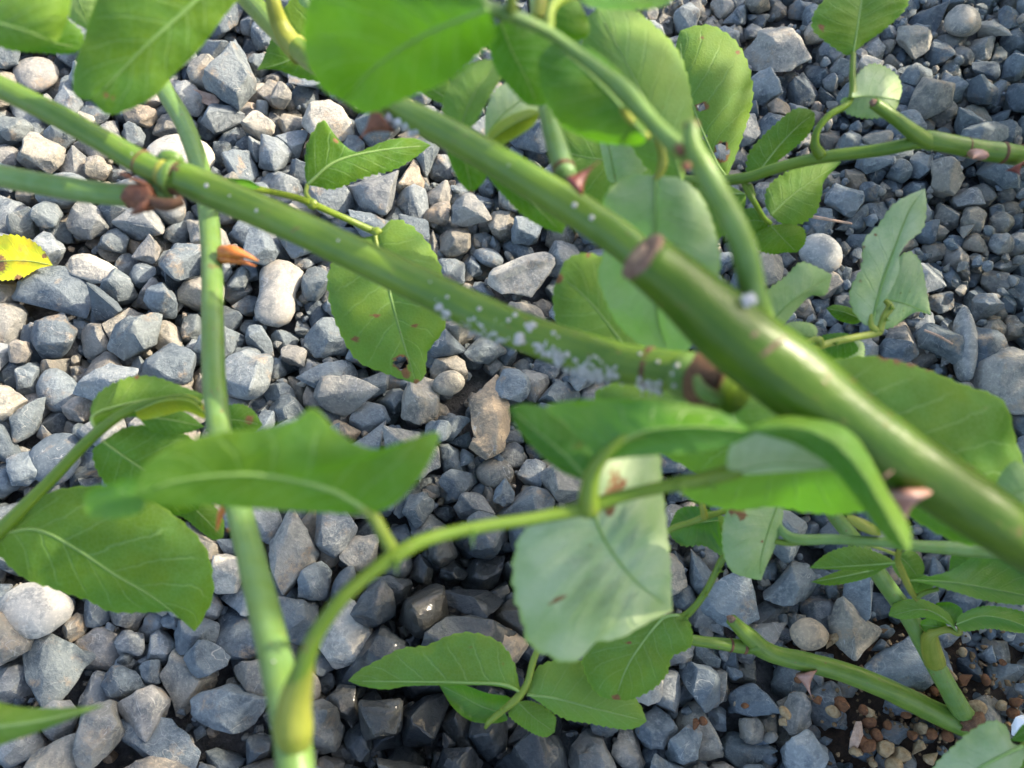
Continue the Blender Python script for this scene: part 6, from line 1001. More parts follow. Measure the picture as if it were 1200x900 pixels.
def special_mesh(i):
    x, y, w, h, turn, thick, seed, rnd, tint, pale, rise, label = SPECIAL[i]
    me = rock_mesh(seed, rounded=rnd)
    if seed in (102, 103):                           # a waist, a ledge
        for v in me.vertices:
            if seed == 102:
                v.co.x *= .70 + .55 * min(1, abs(v.co.y + .04) * 2.4) ** 1.4
                v.co.z *= .85
            elif v.co.y < -.06 and v.co.z > .02: v.co.z = .02 + (v.co.z - .02) * .25
    lo = [min(v.co[k] for v in me.vertices) for k in range(3)]; hi = [max(v.co[k] for v in me.vertices) for k in range(3)]
    d = ground_depth(y, rise + .012) / 1000
    size = (w * d / 1000, h * d / 1000 / .95, (w * h) ** .5 * thick * d / 1000)
    rot = Matrix.Rotation(rad(turn), 3, 'Z')
    for v in me.vertices:
        v.co = rot @ Vector([((v.co[k] - (lo[k] + hi[k]) / 2) / (hi[k] - lo[k])) * size[k] for k in range(3)])
    return me, size

for i, S in enumerate(SPECIAL):
    x, y, w, h, turn, thick, seed, rnd, tint, pale, rise, label = S
    me, size = special_mesh(i)
    c = on_ground(x, y, rise + .012)
    for v in me.vertices: v.co += c
    name = 'pebble' if rnd else 'stone'
    o = link(name, me, STONE, None)
    tag(o, label, name, 'stones that stand out of the gravel')
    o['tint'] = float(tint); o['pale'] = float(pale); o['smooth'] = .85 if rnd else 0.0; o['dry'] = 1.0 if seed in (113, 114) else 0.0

def joined(name, items, parent, mat, src):
    V, F, T, Pq, SE = [], [], [], [], set()
    for v, s, p, q, tint, pale in items:
        co, fa, sh_ = src[v]
        b = len(V)
        M = q.to_matrix() * s
        V.extend((M @ c) + p for c in co)
        F.extend(tuple(b + k for k in f) for f in fa)
        T.extend([tint] * len(co)); Pq.extend([pale] * len(co))
        SE.update((b + e[0], b + e[1]) for e in sh_)
    me = mesh_from(V, F)
    for nm, vals in (('tint', T), ('pale', Pq)):
        a = me.attributes.new(nm, 'FLOAT', 'POINT'); a.data.foreach_set('value', vals)
    sh = [e.key in SE for e in me.edges]
    me.edges.foreach_set('use_edge_sharp', sh)
    o = link(name, me, mat, parent, Vector((0, 0, 0)))
    o['kind'] = 'stuff'
    return o

RS = random.Random(77)
single, rest, whole = [], [], []
for k, (v, s, p, q) in enumerate(unpack_stones()):
    tint = RS.random() ** 1.1; pale = RS.uniform(.6, 1) if RS.random() < .065 else (RS.uniform(.2, .6) if RS.random() < .10 else 0.0)
    it = (v, s, p, q, tint, pale)
    whole.append(it)
    px, py, pd = to_pixel(p)
    hit = False
    for S in SPECIAL:
        t = rad(S[4]); dx, dy = px - S[0], py - S[1]
        ex, ey = dx * math.cos(t) - dy * math.sin(t), dx * math.sin(t) + dy * math.cos(t)
        grow = s * 300 / pd * 1000 * .5 * .6
        if (ex / (S[2] / 2 + grow)) ** 2 + (ey / (S[3] / 2 + grow)) ** 2 < 1: hit = True; break
    if hit: continue
    if k < N_SINGLE and len(single) < 300: single.append(it)
    else: rest.append(it)
for v, s, p, q, tint, pale in single:
    o = bpy.data.objects.new('stone', ROCKS[v]); COL.objects.link(o)
    o.rotation_mode = 'QUATERNION'; o.rotation_quaternion = q; o.scale = (s, s, s)
    place(o, p, ground)
    o['tint'] = tint; o['pale'] = pale
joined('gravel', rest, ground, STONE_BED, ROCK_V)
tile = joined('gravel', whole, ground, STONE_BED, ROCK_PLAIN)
# small chips between and under the stones
chips = []
for k in range(7500):
    x_, y_ = RS.uniform(-.47, .47), RS.uniform(-.12, .60)
    chips.append((RS.randrange(NV), RS.uniform(.003, .0095), Vector((x_, y_, RS.uniform(.002, .019))), Euler((RS.uniform(0, 6), RS.uniform(0, 6), RS.uniform(0, 6))).to_quaternion(), RS.random(), 1.0 if RS.random() < .12 else 0.0))
joined('chippings', chips, ground, STONE_BED, ROCK_PLAIN)
tile.location = (-.885, .02, 0)
for dx, dy, flip in ((.885, .03, 0), (.0, .655, 1), (-.885, .66, 1), (.885, .67, 1)):
    o = tile.copy(); COL.objects.link(o)
    o.location = (dx, dy, 0)
    if flip:
        o.rotation_euler = (0, 0, math.pi); o.location.y += .48

# ------------------------------------------------------------------ soil and clay granules at the foot of the canes
cx, cy = 1100, 835
c0 = on_ground(cx, cy, .017)
V, F = [], []
NX = 40
for j in range(NX + 1):
    for i in range(NX + 1):
        a, b = i / NX * 2 - 1, j / NX * 2 - 1
        x_, y_ = c0.x + a * .075, c0.y + b * .055
        r2 = a * a + b * b
        z_ = .015 - .012 * r2 + .007 * noise.noise(Vector((x_ * 70, y_ * 70, 1))) + .003 * noise.noise(Vector((x_ * 300, y_ * 300, 4)))
        V.append(Vector((x_, y_, max(.001, z_))))
for j in range(NX):
    for i in range(NX):
        k = j * (NX + 1) + i
        F.append((k, k + 1, k + NX + 2, k + NX + 1))
soil = link('soil', mesh_from(V, F), SOIL, None)
soil['kind'] = 'structure'
grain = [rock_mesh(300 + k, rounded=(k % 2 == 0), name='clay_granule') for k in range(6)]
grain_t, grain_r = [], []
for m_ in grain:
    a = m_.copy(); a.materials.append(CLAY_TAN); grain_t.append(a)
    b = m_.copy(); b.materials.append(CLAY_RED); grain_r.append(b)
GR = [(1031, 805, 17, 0), (1076, 819, 21, 0), (1066, 812, 20, 0), (1095, 810, 12, 1), (1048, 815, 10, 1), (1019, 837, 14, 0), (1145, 830, 22, 0), (1115, 795, 16, 0),
      (1027, 862, 18, 1), (1035, 877, 24, 0), (1016, 874, 22, 1), (1058, 884, 22, 0), (1048, 897, 24, 0), (1080, 873, 13, 0), (1019, 847, 16, 1), (1010, 868, 15, 1),
      (976, 834, 20, 0), (986, 824, 19, 1), (1012, 832, 13, 1), (1127, 800, 12, 1), (1155, 797, 14, 1), (1173, 826, 14, 0), (1190, 823, 18, 1), (1188, 836, 16, 1),
      (1091, 860, 16, 1), (1083, 853, 16, 0), (1128, 764, 13, 0), (1175, 776, 9, 1), (1023, 895, 12, 0), (1088, 890, 16, 0), (824, 845, 12, 1), (816, 846, 11, 1),
      (920, 835, 17, 0), (917, 845, 12, 0), (935, 797, 12, 1), (979, 747, 14, 0), (990, 795, 12, 1), (1100, 845, 14, 0), (1110, 862, 15, 1), (1070, 862, 13, 1),
      (1062, 838, 12, 1), (1120, 822, 12, 1), (1040, 850, 12, 1), (1000, 880, 14, 0), (873, 827, 10, 1), (958, 820, 11, 1)]
for k, (gx, gy, gs, red) in enumerate(GR):
    zc = .0245
    o = bpy.data.objects.new('clay_granule', (grain_r if red else grain_t)[k % 6]); COL.objects.link(o)
    s_ = gs * ground_depth(gy, zc) / 1e6 * 1.0
    o.scale = (s_, s_, s_); o.rotation_euler = (RS.uniform(0, 6), RS.uniform(0, 6), RS.uniform(0, 6))
    place(o, on_ground(gx, gy, zc), soil)
GRAIN_V = geo(grain)
V, F = [], []
for k in range(420):
    a, b = RS.gauss(0, .42), RS.gauss(0, .42)
    p = Vector((c0.x + a * .075, c0.y + b * .055, .019 + RS.uniform(-.006, .006)))
    co, fa, sh_ = GRAIN_V[k % 6]
    M = Euler((RS.uniform(0, 6), RS.uniform(0, 6), RS.uniform(0, 6))).to_matrix() * RS.uniform(.0012, .0034)
    n0 = len(V)
    V.extend((M @ c) + p for c in co); F.extend(tuple(n0 + i for i in f) for f in fa)
grit = link('soil_grit', mesh_from(V, F), rough_material('soil_grain', (0.07, 0.04, 0.02), (0.24, 0.16, 0.08), 90, .9, (0.15, 0.07, 0.03)), soil)
grit['kind'] = 'stuff'

def chip(name, x, y, w, h, turn, mat, seed, label, cat, z=.026, thick=.3):
    me = rock_mesh(seed)
    d = ground_depth(y, z) / 1000
    rot = Matrix.Rotation(rad(turn), 3, 'Z') @ Matrix.Rotation(rad(12), 3, 'X')
    c = on_ground(x, y, z)
    for v in me.vertices:
        v.co = c + rot @ Vector((v.co.x * w * d / 1000, v.co.y * h * d / 1000 * 1.4, v.co.z * h * d / 1000 * thick * 2))
    return tag(link(name, me, mat, None), label, cat)

chip('bark_chip', 237, 115, 42, 11, -18, BARK, 210, 'pinkish brown bark chip lying on the gravel right of the top left leaf', 'bark chip')
chip('wood_splinter', 1004, 862, 12, 34, -18, BARK, 211, 'pale brown wood splinter among the clay grains near the bottom edge', 'wood splinter')
chip('white_chip', 1198, 850, 22, 22, 10, WHITE, 212, 'white flat fragment at the right edge above the corner leaf', 'fragment', .030)
def twig(pts, label):
    v, f, C, Rr = tube_geo(pts, ring=7, wobble=.3)
    return tag(link('twig', mesh_from(v, f), BARK, None), label, 'twig')
def gp(x, y, z, w):
    return (x, y, ground_depth(y, z), w)
twig([gp(1083, 387, .034, 3.4), gp(1100, 394, .036, 3.2), gp(1116, 403, .033, 2.4)], 'short reddish twig on the gravel left of the finger shaped stone')
twig([gp(952, 254, .034, 3.6), gp(975, 258, .037, 3.4), gp(998, 262, .034, 2.4)], 'thin brown twig on the gravel above the grey egg shaped pebble')

# ------------------------------------------------------------------ builders for the roses
LEAF_SEED = [0]
S_COLS = [-1, -.93, -.80, -.64, -.48, -.32, -.17, -.06, 0, .06, .17, .32, .48, .64, .80, .93, 1]
def leaflet(parent, M, A, B, face='under', a=None, b=None, bulge=.13, tint=.5, yellow=0.0, holes=(), burns=(), teeth=1.0, rib=1.0, wave=1.0, quilt=.026, nv=72):
    LEAF_SEED[0] += 1
    sd = LEAF_SEED[0]
    RL = random.Random(sd)
    mid = catmull(M, nv)
    Lpx = sum(math.hypot(p[0] - q[0], p[1] - q[1]) for p, q in zip(mid, mid[1:]))
    def side(P, off):
        pts = [M[0][:2] + (0.0,)] + [(p[0], p[1], p[2] if len(p) > 2 else None) for p in P] + [M[-1][:2] + (0.0,)]
        n = len(pts)
        pts = [(x, y, (off * math.sin(math.pi * i / (n - 1)) ** .7 if i not in (0, n - 1) else 0.0) if z is None else z) for i, (x, y, z) in enumerate(pts)]
        return catmull(pts, nv)
    wa = max(math.hypot(p[0] - q[0], p[1] - q[1]) for p in [c[:2] for c in A] for q in [min(mid, key=lambda m: math.hypot(m[0] - p[0], m[1] - p[1]))])
    dm = sum(p[2] for p in mid) / len(mid)
    if a is None: a = .10 * Lpx * dm / 1000 * (1 if face == 'under' else -1)
    if b is None: b = a
    CA, CB = side(A, a), side(B, b)
    verts, uvs, burn, pxs = [], [], [], []
    for i in range(nv + 1):
        t = i / nv
        m = mid[i]
        for s in S_COLS:
            e = (CA if s < 0 else CB)[i]
            k = abs(s)
            hw = math.hypot(e[0] - m[0], e[1] - m[1])
            kk = k
            if k == 1 and teeth and 3 < i < nv - 1:          # saw teeth pointing to the tip
                saw = ((i + (1 if s < 0 else 0)) % 4) / 3
                kk = 1 + .72 * teeth * (saw - .6) * (.55 + .9 * abs(noise.noise(Vector((i * .31, s * 5, sd))))) * min(.16, 4.2 / max(6, hw))
            x = m[0] + (e[0] - m[0]) * kk
            y = m[1] + (e[1] - m[1]) * kk
            d = m[2] + e[2] * kk
            wmm = hw * m[2] / 1000
            d += -bulge * wmm * 4 * k * (1 - k) * (1 if face == 'under' else -1)
            ph = (t - .26 * k + .05 * k * k) * 8.0
            puff = math.cos(2 * math.pi * ph) * (1 - k) * min(1, k * 4) * quilt * wmm
            d += puff * (1 if face == 'under' else -1)
            d += wave * wmm * .15 * k * noise.noise(Vector((t * 3.2, s * 1.3, sd * 3.7)))
            d += wave * wmm * .09 * k * k * noise.noise(Vector((t * 11, s * 2, sd * 1.7)))
            verts.append(at(x, y, d)); uvs.append((s * .5 + .5, t)); pxs.append((x, y))
            bv = 0.0
            for (hx, hy, hr) in burns:
                bv = max(bv, 1.25 - math.hypot(x - hx, y - hy) / hr * .9)
            for h in holes:
                bv = max(bv, 1.3 - max(0, math.hypot((x - h[0]) / h[2], (y - h[1]) / h[3]) - 1) * 2.6)
            burn.append(max(0.0, min(1.0, bv)))
    nc = len(S_COLS)
    faces = []
    for i in range(nv):
        for j in range(nc - 1):
            q = (i * nc + j, i * nc + j + 1, (i + 1) * nc + j + 1, (i + 1) * nc + j)
            cx_ = sum(pxs[v][0] for v in q) / 4; cy_ = sum(pxs[v][1] for v in q) / 4
            if any(math.hypot((cx_ - h[0]) / h[2], (cy_ - h[1]) / h[3]) < 1 for h in holes): continue
            faces.append(q)
    # front of the mesh = upper face of the leaf
    tot = 0.0
    for q in faces[::3]:
        p0, p1, p2, p3 = (verts[k] for k in q)
        nrm = (p2 - p0).cross(p3 - p1)
        tot += nrm.dot(EYE - p0)
    if (tot > 0) == (face == 'under'):
        faces = [tuple(reversed(q)) for q in faces]
    me = mesh_from(verts, faces)
    uvl = me.uv_layers.new(name='UVMap')
    for lp in me.loops: uvl.data[lp.index].uv = uvs[lp.vertex_index]
    at_ = me.attributes.new('burn', 'FLOAT', 'POINT'); at_.data.foreach_set('value', burn)
    o = link('leaflet', me, LEAF, parent, verts[nc // 2].copy())
    o['tint'] = float(tint); o['yellow'] = float(yellow)
    if rib:
        w0 = (1.25 if face == 'under' else .7) * rib
        sgn = -1 if face == 'under' else 1
        pts = []
        for i in range(0, nv - 2, 6):
            m = mid[i]
            w = (w0 * (1 - .82 * i / nv)) * 1000 / m[2] * min(1.0, Lpx * m[2] / 45000)
            pts.append((m[0], m[1], m[2] - sgn * -.12 if face == 'under' else m[2], max(.8, w)))
        r = tube('midrib', pts, MIDRIB, o, tint=RL.uniform(.2, .7), ring=7, per=4)
    return o

def petiole(parent, pts, mat=None, tint=.4, name='petiole', thorns=()):
    o = tube(name, pts, mat or PETIOLE, parent, tint=tint, ring=10, per=7, wobble=.08, seed=len(pts))
    for (x, y, d, dx, dy, size) in thorns:
        thorn(o, x, y, d, dx, dy, size, PETIOLE, name='prickle')
    return o

def thorn(parent, x, y, d, tx, ty, base, mat, hook=.25, name='thorn', td=0.0, along=None):
    """a thorn whose broad foot sits at (x, y, d) and whose point is at (tx, ty)"""
    foot, tip = at(x, y, d), at(tx, ty, d + td)
    ax = tip - foot
    L = ax.length
    w = ax.normalized()
    lo = along.normalized() if along is not None else (w.cross(FWD)).normalized()
    lo = (lo - w * lo.dot(w)).normalized()
    si = w.cross(lo).normalized()
    V, F = [], []
    n, ring = 9, 10
    for i in range(n + 1):
        t = i / n
        c = foot + ax * t + lo * (hook * L * (t * t - t) * 1.0)
        rl = base * d / 2e6 * (1 - t) ** 2.3 + .00009
        rs = rl * (.55 + .3 * t)
        for k in range(ring):
            th = 2 * math.pi * k / ring
            V.append(c + lo * rl * math.cos(th) + si * rs * math.sin(th))
    for i in range(n):
        for k in range(ring):
            k2 = (k + 1) % ring
            F.append((i * ring + k, i * ring + k2, (i + 1) * ring + k2, (i + 1) * ring + k))
    F.append(tuple(reversed(range(ring)))); F.append(tuple(n * ring + k for k in range(ring)))
    me = mesh_from(V, F)
    return link(name, me, mat, parent, foot)

def lump(name, parent, x, y, d, w, h, mat, seed, thick=.8, turn=0, ruff=.35):
    """a ragged swelling (scar, node, bract)"""
    bm = bmesh.new(); bmesh.ops.create_icosphere(bm, subdivisions=3, radius=.5)
    c = at(x, y, d)
    t = rad(turn)
    off = Vector((seed * 3.3, seed * 1.9, seed))
    for v in bm.verts:
        f = 1 + ruff * noise.noise(v.co * 5 + off) + ruff * .6 * noise.noise(v.co * 12 + off)
        u, q, z = v.co.x * w * d / 1e6 * f, v.co.y * h * d / 1e6 * f, v.co.z * (w * h) ** .5 * thick * d / 1e6 * f
        u, q = u * math.cos(t) + q * math.sin(t), q * math.cos(t) - u * math.sin(t)
        v.co = c + RIGHT * u + UP * q - FWD * z
    me = bpy.data.meshes.new('m'); bm.to_mesh(me); bm.free()
    me.polygons.foreach_set('use_smooth', [True] * len(me.polygons))
    o = link(name, me, mat, parent); o['tint'] = .5
    return o

def ring_scar(parent, cane_pts, i0, mat, width, name='node_scar', grow=1.06):
    """a brown ring round a cane: cane_pts (x, y, d, w) at i0 (0..1)"""
    cur = catmull(cane_pts, 100)
    k = int(i0 * 100)
    p = cur[k]; q = cur[min(100, k + 1)]
    L = math.hypot(q[0] - p[0], q[1] - p[1]); ux, uy = (q[0] - p[0]) / L, (q[1] - p[1]) / L
    dd = (q[2] - p[2]) / L
    pts = [(p[0] + ux * s, p[1] + uy * s, p[2] + dd * s, p[3] * g_) for s, g_ in ((-width / 2, 1.005), (-width / 4, grow), (width / 4, grow), (width / 2, 1.005))]
    return tube(name, pts, mat, parent, ring=18, per=3, wobble=.07, seed=i0 * 50)

def surface_depth(cane, x, y):
    best = min(catmull(cane, 120), key=lambda p: math.hypot(p[0] - x, p[1] - y))
    off = min(.98, math.hypot(best[0] - x, best[1] - y) / (best[3] / 2))
    return best[2] - math.sqrt(1 - off * off) * best[3] * best[2] / 2000

def insects(blobs, label, seed, d):
    """a clump of white waxy scale insects sitting on a cane: blobs (x, y, size)"""
    RI = random.Random(seed)
    bm = bmesh.new()
    for (x, y, s) in blobs:
        g_ = bmesh.ops.create_icosphere(bm, subdivisions=2, radius=.5)['verts']
        dd = surface_depth(d, x, y) if isinstance(d, list) else d
        c = at(x, y, dd + RI.uniform(0, .5))
        sx, sy, sz = (s * dd / 1e6 * RI.uniform(.75, 1.25) for _ in range(3))
        off = Vector((RI.random() * 30, RI.random() * 30, 0))
        for v in g_:
            f = 1 + .3 * noise.noise(v.co * 6 + off)
            v.co = c + RIGHT * (v.co.x * sx * f) + UP * (v.co.y * sy * f) - FWD * (v.co.z * sz * f)
    me = bpy.data.meshes.new('m'); bm.to_mesh(me); bm.free()
    me.polygons.foreach_set('use_smooth', [True] * len(me.polygons))
    return tag(link('scale_insect_cluster', me, INSECT, None), label, 'scale insects', 'white scale insects on the canes')

def spray_blobs(x0, y0, x1, y1, n, spread, lo, hi, seed):
    RI = random.Random(seed)
    out = []
    for _ in range(n):
        t = RI.random()
        out.append((x0 + (x1 - x0) * t + RI.gauss(0, spread), y0 + (y1 - y0) * t + RI.gauss(0, spread * .7), RI.uniform(lo, hi)))
    return out

# ------------------------------------------------------------------ 1. the thick pruned cane with its two side canes
thick_pts = [(752, 300, 149, 62), (800, 338, 150, 72), (860, 392, 153, 86), (930, 445, 155, 90), (1013, 510, 157, 83), (1110, 572, 159, 74), (1200, 633, 163, 68), (1330, 720, 195, 56), (1560, 880, 330, 36), (1800, 1050, 450, 28)]
big = thing('rose_cane', 'thick pruned green rose cane with a brown cut end, slanting across the right half', 'rose cane', at(1200, 633, 180))
tc = tube('cane', thick_pts, OLD_CANE, big, tint=.15, ring=32, per=14, wobble=.03, seed=3)
CUT_C, CUT_A = at(*thick_pts[0][:3]), (at(*thick_pts[1][:3]) - at(*thick_pts[0][:3])).normalized()
def oblique(p, fade=1.0):
    return p + CUT_A * (.22 * fade * max(-.006, min(.006, -(p - CUT_C).dot(FWD))))
for k, v in enumerate(tc.data.vertices):
    i_ = k // 32
    if i_ < 8: v.co = oblique(v.co + WORLD_LOC[tc], 1 - i_ / 8) - WORLD_LOC[tc]
# the sawn end: a slightly domed brown disc with paler pith
v0, v1 = at(*thick_pts[0][:3]), at(*thick_pts[1][:3])
axd = (v0 - v1).normalized()
def disc(name, parent, c, axis, r, h, mat, seed):
    a_ = axis.orthogonal().normalized(); b_ = axis.cross(a_)
    V, F = [c + axis * h], []
    for i, (rr, hh) in enumerate(((.35, 1.0), (.7, .85), (.93, .6), (1.05, .0), (1.02, -.9))):
        for k in range(28):
            th = 2 * math.pi * k / 28
            q = r * rr * (1 + .05 * noise.noise(Vector((math.cos(th), math.sin(th), seed))))
            V.append(c + (a_ * math.cos(th) + b_ * math.sin(th)) * q + axis * (h * hh + .25 * h * noise.noise(Vector((math.cos(th) * rr * 3, math.sin(th) * rr * 3, seed)))))
    for k in range(28): F.append((0, 1 + k, 1 + (k + 1) % 28))
    for i in range(4):
        for k in range(28):
            F.append((1 + i * 28 + k, 1 + (i + 1) * 28 + k, 1 + (i + 1) * 28 + (k + 1) % 28, 1 + i * 28 + (k + 1) % 28))
    return link(name, mesh_from(V, F), mat, parent, c)
ce = disc('cut_end', big, v0, axd, .062 * .149 / 2, .0007, CUT, 3)
for v in ce.data.vertices: v.co = oblique(v.co + WORLD_LOC[ce]) - WORLD_LOC[ce]
pt_ = disc('pith', ce, v0 + axd * .0007, axd, .062 * .149 / 5, .0004, PITH, 9)
for v in pt_.data.vertices: v.co = oblique(v.co + WORLD_LOC[pt_]) - WORLD_LOC[pt_]
lump('scar', big, 905, 407, 135.2, 36, 6, CUT, 8, .15, -38, .4)
lump('scar', big, 884, 392, 135.5, 9, 5, CUT, 28, .15, -38, .4)
lump('scar', big, 1040, 556, 140.0, 16, 4, CUT, 29, .15, -36, .4)

upper = [(800, 350, 172, 36), (745, 296, 178, 42), (690, 255, 184, 42), (620, 212, 190, 40), (540, 165, 200, 37), (470, 130, 210, 33), (420, 106, 225, 29), (370, 74, 250, 26), (330, 40, 275, 25), (285, -8, 300, 24), (235, -70, 330, 22)]
tube('side_cane', upper, CANE, big, tint=.25, ring=22, per=10, wobble=.05, seed=5)
lower = [(862, 455, 168, 64), (812, 440, 176, 54), (770, 432, 180, 48), (700, 418, 186, 48), (600, 384, 194, 46), (500, 338, 202, 44), (400, 290, 210, 41), (300, 245, 215, 40), (245, 222, 217, 40), (210, 207, 218, 38)]
tube('side_cane', lower, CANE, big, tint=.22, ring=22, per=12, wobble=.05, seed=6)
twig_a = [(212, 210, 218, 36), (175, 196, 219, 31), (120, 165, 221, 28), (60, 132, 224, 27), (0, 102, 228, 27), (-90, 58, 236, 25)]
tube('side_cane', twig_a, CANE, big, tint=.3, ring=18, per=8, wobble=.06, seed=7)
twig_b = [(196, 226, 221, 30), (150, 229, 223, 27), (100, 224, 225, 27), (40, 214, 228, 27), (0, 206, 231, 26), (-90, 186, 240, 24)]
tube('side_cane', twig_b, CANE, big, tint=.75, ring=18, per=8, wobble=.05, seed=8)
def collar(name, parent, pts, mat, rag=.22, seed=1, ring=22):
    return tube(name, pts, mat, parent, ring=ring, per=5, wobble=rag, seed=seed)
nd = collar('node', big, [(219, 212, 218.4, 38), (214, 211, 218.4, 41), (207, 209, 219, 41), (202, 207, 219, 37), (196, 204, 220, 33)], SCAR, .22, 11)
collar('bud_scale', nd, [(203, 208, 218, 41), (198, 206, 218, 40), (193, 204, 218, 35)], CANE, .1, 12)
collar('bract', nd, [(214, 234, 213, 12), (200, 239, 212, 15), (186, 238, 212, 14), (172, 233, 213, 10)], SCAR, .45, 17)
collar('bract', nd, [(180, 226, 216, 22), (168, 230, 216, 30), (157, 232, 217, 28), (148, 234, 218, 16)], BRACT, .7, 13, ring=30)
collar('bract', nd, [(176, 234, 212, 6), (166, 243, 211, 9), (158, 248, 212, 6), (153, 250, 213, 2)], BRACT, .6, 14)
collar('bract', nd, [(172, 216, 214, 4), (158, 211, 213, 5), (146, 206, 214, 4), (136, 203, 216, 1.5)], BRACT, .6, 15)
collar('swelling', nd, [(186, 190, 219, 10), (194, 185, 218, 17), (206, 186, 218, 16), (214, 192, 219, 8)], CANE, .1, 16)
ring_scar(big, twig_a, .06, SHEATH, 9)
ring_scar(big, twig_a, .155, SCAR, 3)
jn = collar('node', big, [(848, 455, 167, 60), (838, 451, 168, 62), (826, 446, 170, 60), (814, 442, 173, 55)], SCAR, .2, 18)
collar('bud_scale', jn, [(812, 441, 173, 55), (806, 440, 173, 56), (799, 438, 174, 53)], CANE, .1, 19)
collar('bud_scale', jn, [(846, 470, 160, 10), (834, 466, 160, 18), (822, 456, 161, 16), (816, 442, 163, 8)], CANE, .3, 20)
ring_scar(big, lower, .155, SCAR, 8, grow=1.03)
# thorns of the thick cane and its side canes
thorn(big, 450, 140, 208, 419, 167, 44, BRACT, .3, along=RIGHT * .8 - UP * .5)
thorn(big, 672, 219, 176, 703, 189, 30, THORN, .2, along=RIGHT * .8 - UP * .6)
thorn(big, 1064, 576, 152, 1062, 617, 52, THORN_PALE, .2, along=RIGHT * .8 - UP * .6, td=2)
# scale insects
insects([(459, 140, 15), (469, 143, 13), (464, 148, 12), (474, 150, 11), (483, 156, 12), (489, 154, 9), (478, 146, 10), (455, 144, 9), (470, 138, 9)], 'small white insect clump beside the red thorn on the upper slanting cane', 1, upper)
insects(spray_blobs(508, 350, 526, 372, 16, 2.5, 3, 8, 2), 'narrow white insect streak on the lower slanting cane by the hanging leaf', 2, lower)
insects(spray_blobs(545, 376, 590, 402, 80, 6, 1.5, 6, 3), 'grey white insect crust under the lower slanting cane, left of the single white ball', 3, lower)
insects([(609, 397, 17), (612, 393, 10), (605, 401, 9), (614, 400, 8)], 'single large white insect ball on the lower slanting cane', 4, lower)
insects([(624, 383, 11), (604, 371, 8), (629, 382, 6), (620, 385, 7)], 'pair of small white flat insects on the upper rim of the lower slanting cane', 5, lower)
insects(spray_blobs(634, 408, 664, 424, 60, 5, 2, 8, 6), 'lumpy white insect cluster just right of the single white ball', 6, lower)
insects(spray_blobs(680, 430, 722, 442, 140, 8, 2, 8, 7), 'largest white insect cluster on the lower slanting cane, near the brown joint', 7, lower)
insects(spray_blobs(750, 448, 776, 458, 50, 5, 2, 8, 8), 'grey white insect cluster right beside the brown joint with the thick cane', 8, lower)
insects([(794, 429, 8), (793, 447, 7), (788, 438, 5), (790, 452, 5)], 'few tiny white insects dotted on the brown joint itself', 9, 169.5)
RSP = random.Random(4)
def specks(parent, pts, n, lo, hi, off=.86, seed=1):
    cur = catmull(pts, 200)
    Rq = random.Random(seed)
    bm = bmesh.new()
    for _ in range(n):
        p = cur[Rq.randrange(10, 190)]
        s = Rq.uniform(-.85, .85)
        x = p[0] + s * p[3] / 2 * .55; y = p[1] + s * p[3] / 2 * .83
        d = p[2] - math.sqrt(1 - s * s) * p[3] * p[2] / 2000 * 1.0
        c = at(x, y, d)
        g_ = bmesh.ops.create_icosphere(bm, subdivisions=1, radius=.5)['verts']
        z_ = Rq.uniform(lo, hi) * d / 1e6
        for v in g_: v.co = c + v.co * z_
    me = bpy.data.meshes.new('m'); bm.to_mesh(me); bm.free()
    o = link('insect_specks', me, INSECT, parent); o['kind'] = 'stuff'
specks(big, lower, 26, 3, 7, seed=4)
specks(big, upper[1:6], 16, 3, 8, seed=5)
specks(big, twig_a, 8, 3, 6, seed=6)

# young shoot standing over the cut end, with its leaf stalk
shoot = [(890, 375, 158, 34), (883, 345, 154, 31), (870, 286, 150, 31), (845, 235, 148, 30), (824, 196, 147, 28), (812, 172, 147, 23), (810, 150, 147, 17), (810, 143, 147, 15)]
sh = tube('shoot', shoot, CANE, big, tint=.55, ring=18, per=8, wobble=.05, seed=9)
lump('shoot_tip', sh, 810, 148, 147, 18, 16, SCAR, 21, .9, 0, .2)
ring_scar(sh, [(890, 380, 158, 32), (882, 335, 154, 31), (877, 295, 150, 31)], .3, CANE, 8, grow=1.08)
insects([(877, 352, 12), (883, 351, 10), (872, 350, 9), (880, 347, 8), (875, 356, 8), (884, 355, 6)], 'white waxy ball at the foot of the pale shoot above the thick cane', 10, 146)
rach = [(816, 186, 149, 24), (793, 172, 151, 23), (765, 143, 154, 19), (735, 110, 157, 24), (712, 90, 158, 18), (680, 65, 158, 15), (643, 38, 157, 14), (600, 18, 155, 16), (570, 8, 153, 17), (540, -20, 152, 14)]
ra = petiole(big, rach, CANE, .6)
lump('joint', ra, 729, 106, 157, 20, 16, CANE, 22, .8, -40, .15)
lump('joint', ra, 590, 16, 154, 24, 19, CANE, 23, .8, 10, .15)
lump('node_scar', ra, 797, 176, 147, 12, 16, SCAR, 24, .8, -30, .3)
lump('node_scar', ra, 804, 195, 144, 12, 10, BRACT, 25, .8, -30, .3)
petiole(ra, [(643, 38, 157, 12), (646, 10, 160, 12), (664, -4, 164, 12), (700, -12, 170, 12)])
petiole(ra, [(600, 14, 153, 14), (598, -20, 150, 13)])
petiole(ra, [(728, 127, 158, 5), (735, 136, 160, 9), (747, 149, 162, 8), (758, 160, 166, 9)], SHEATH)
petiole(big, [(630, 20, 190, 15), (633, 4, 190, 16), (637, -20, 192, 16)], SHEATH, name='leaf_base')
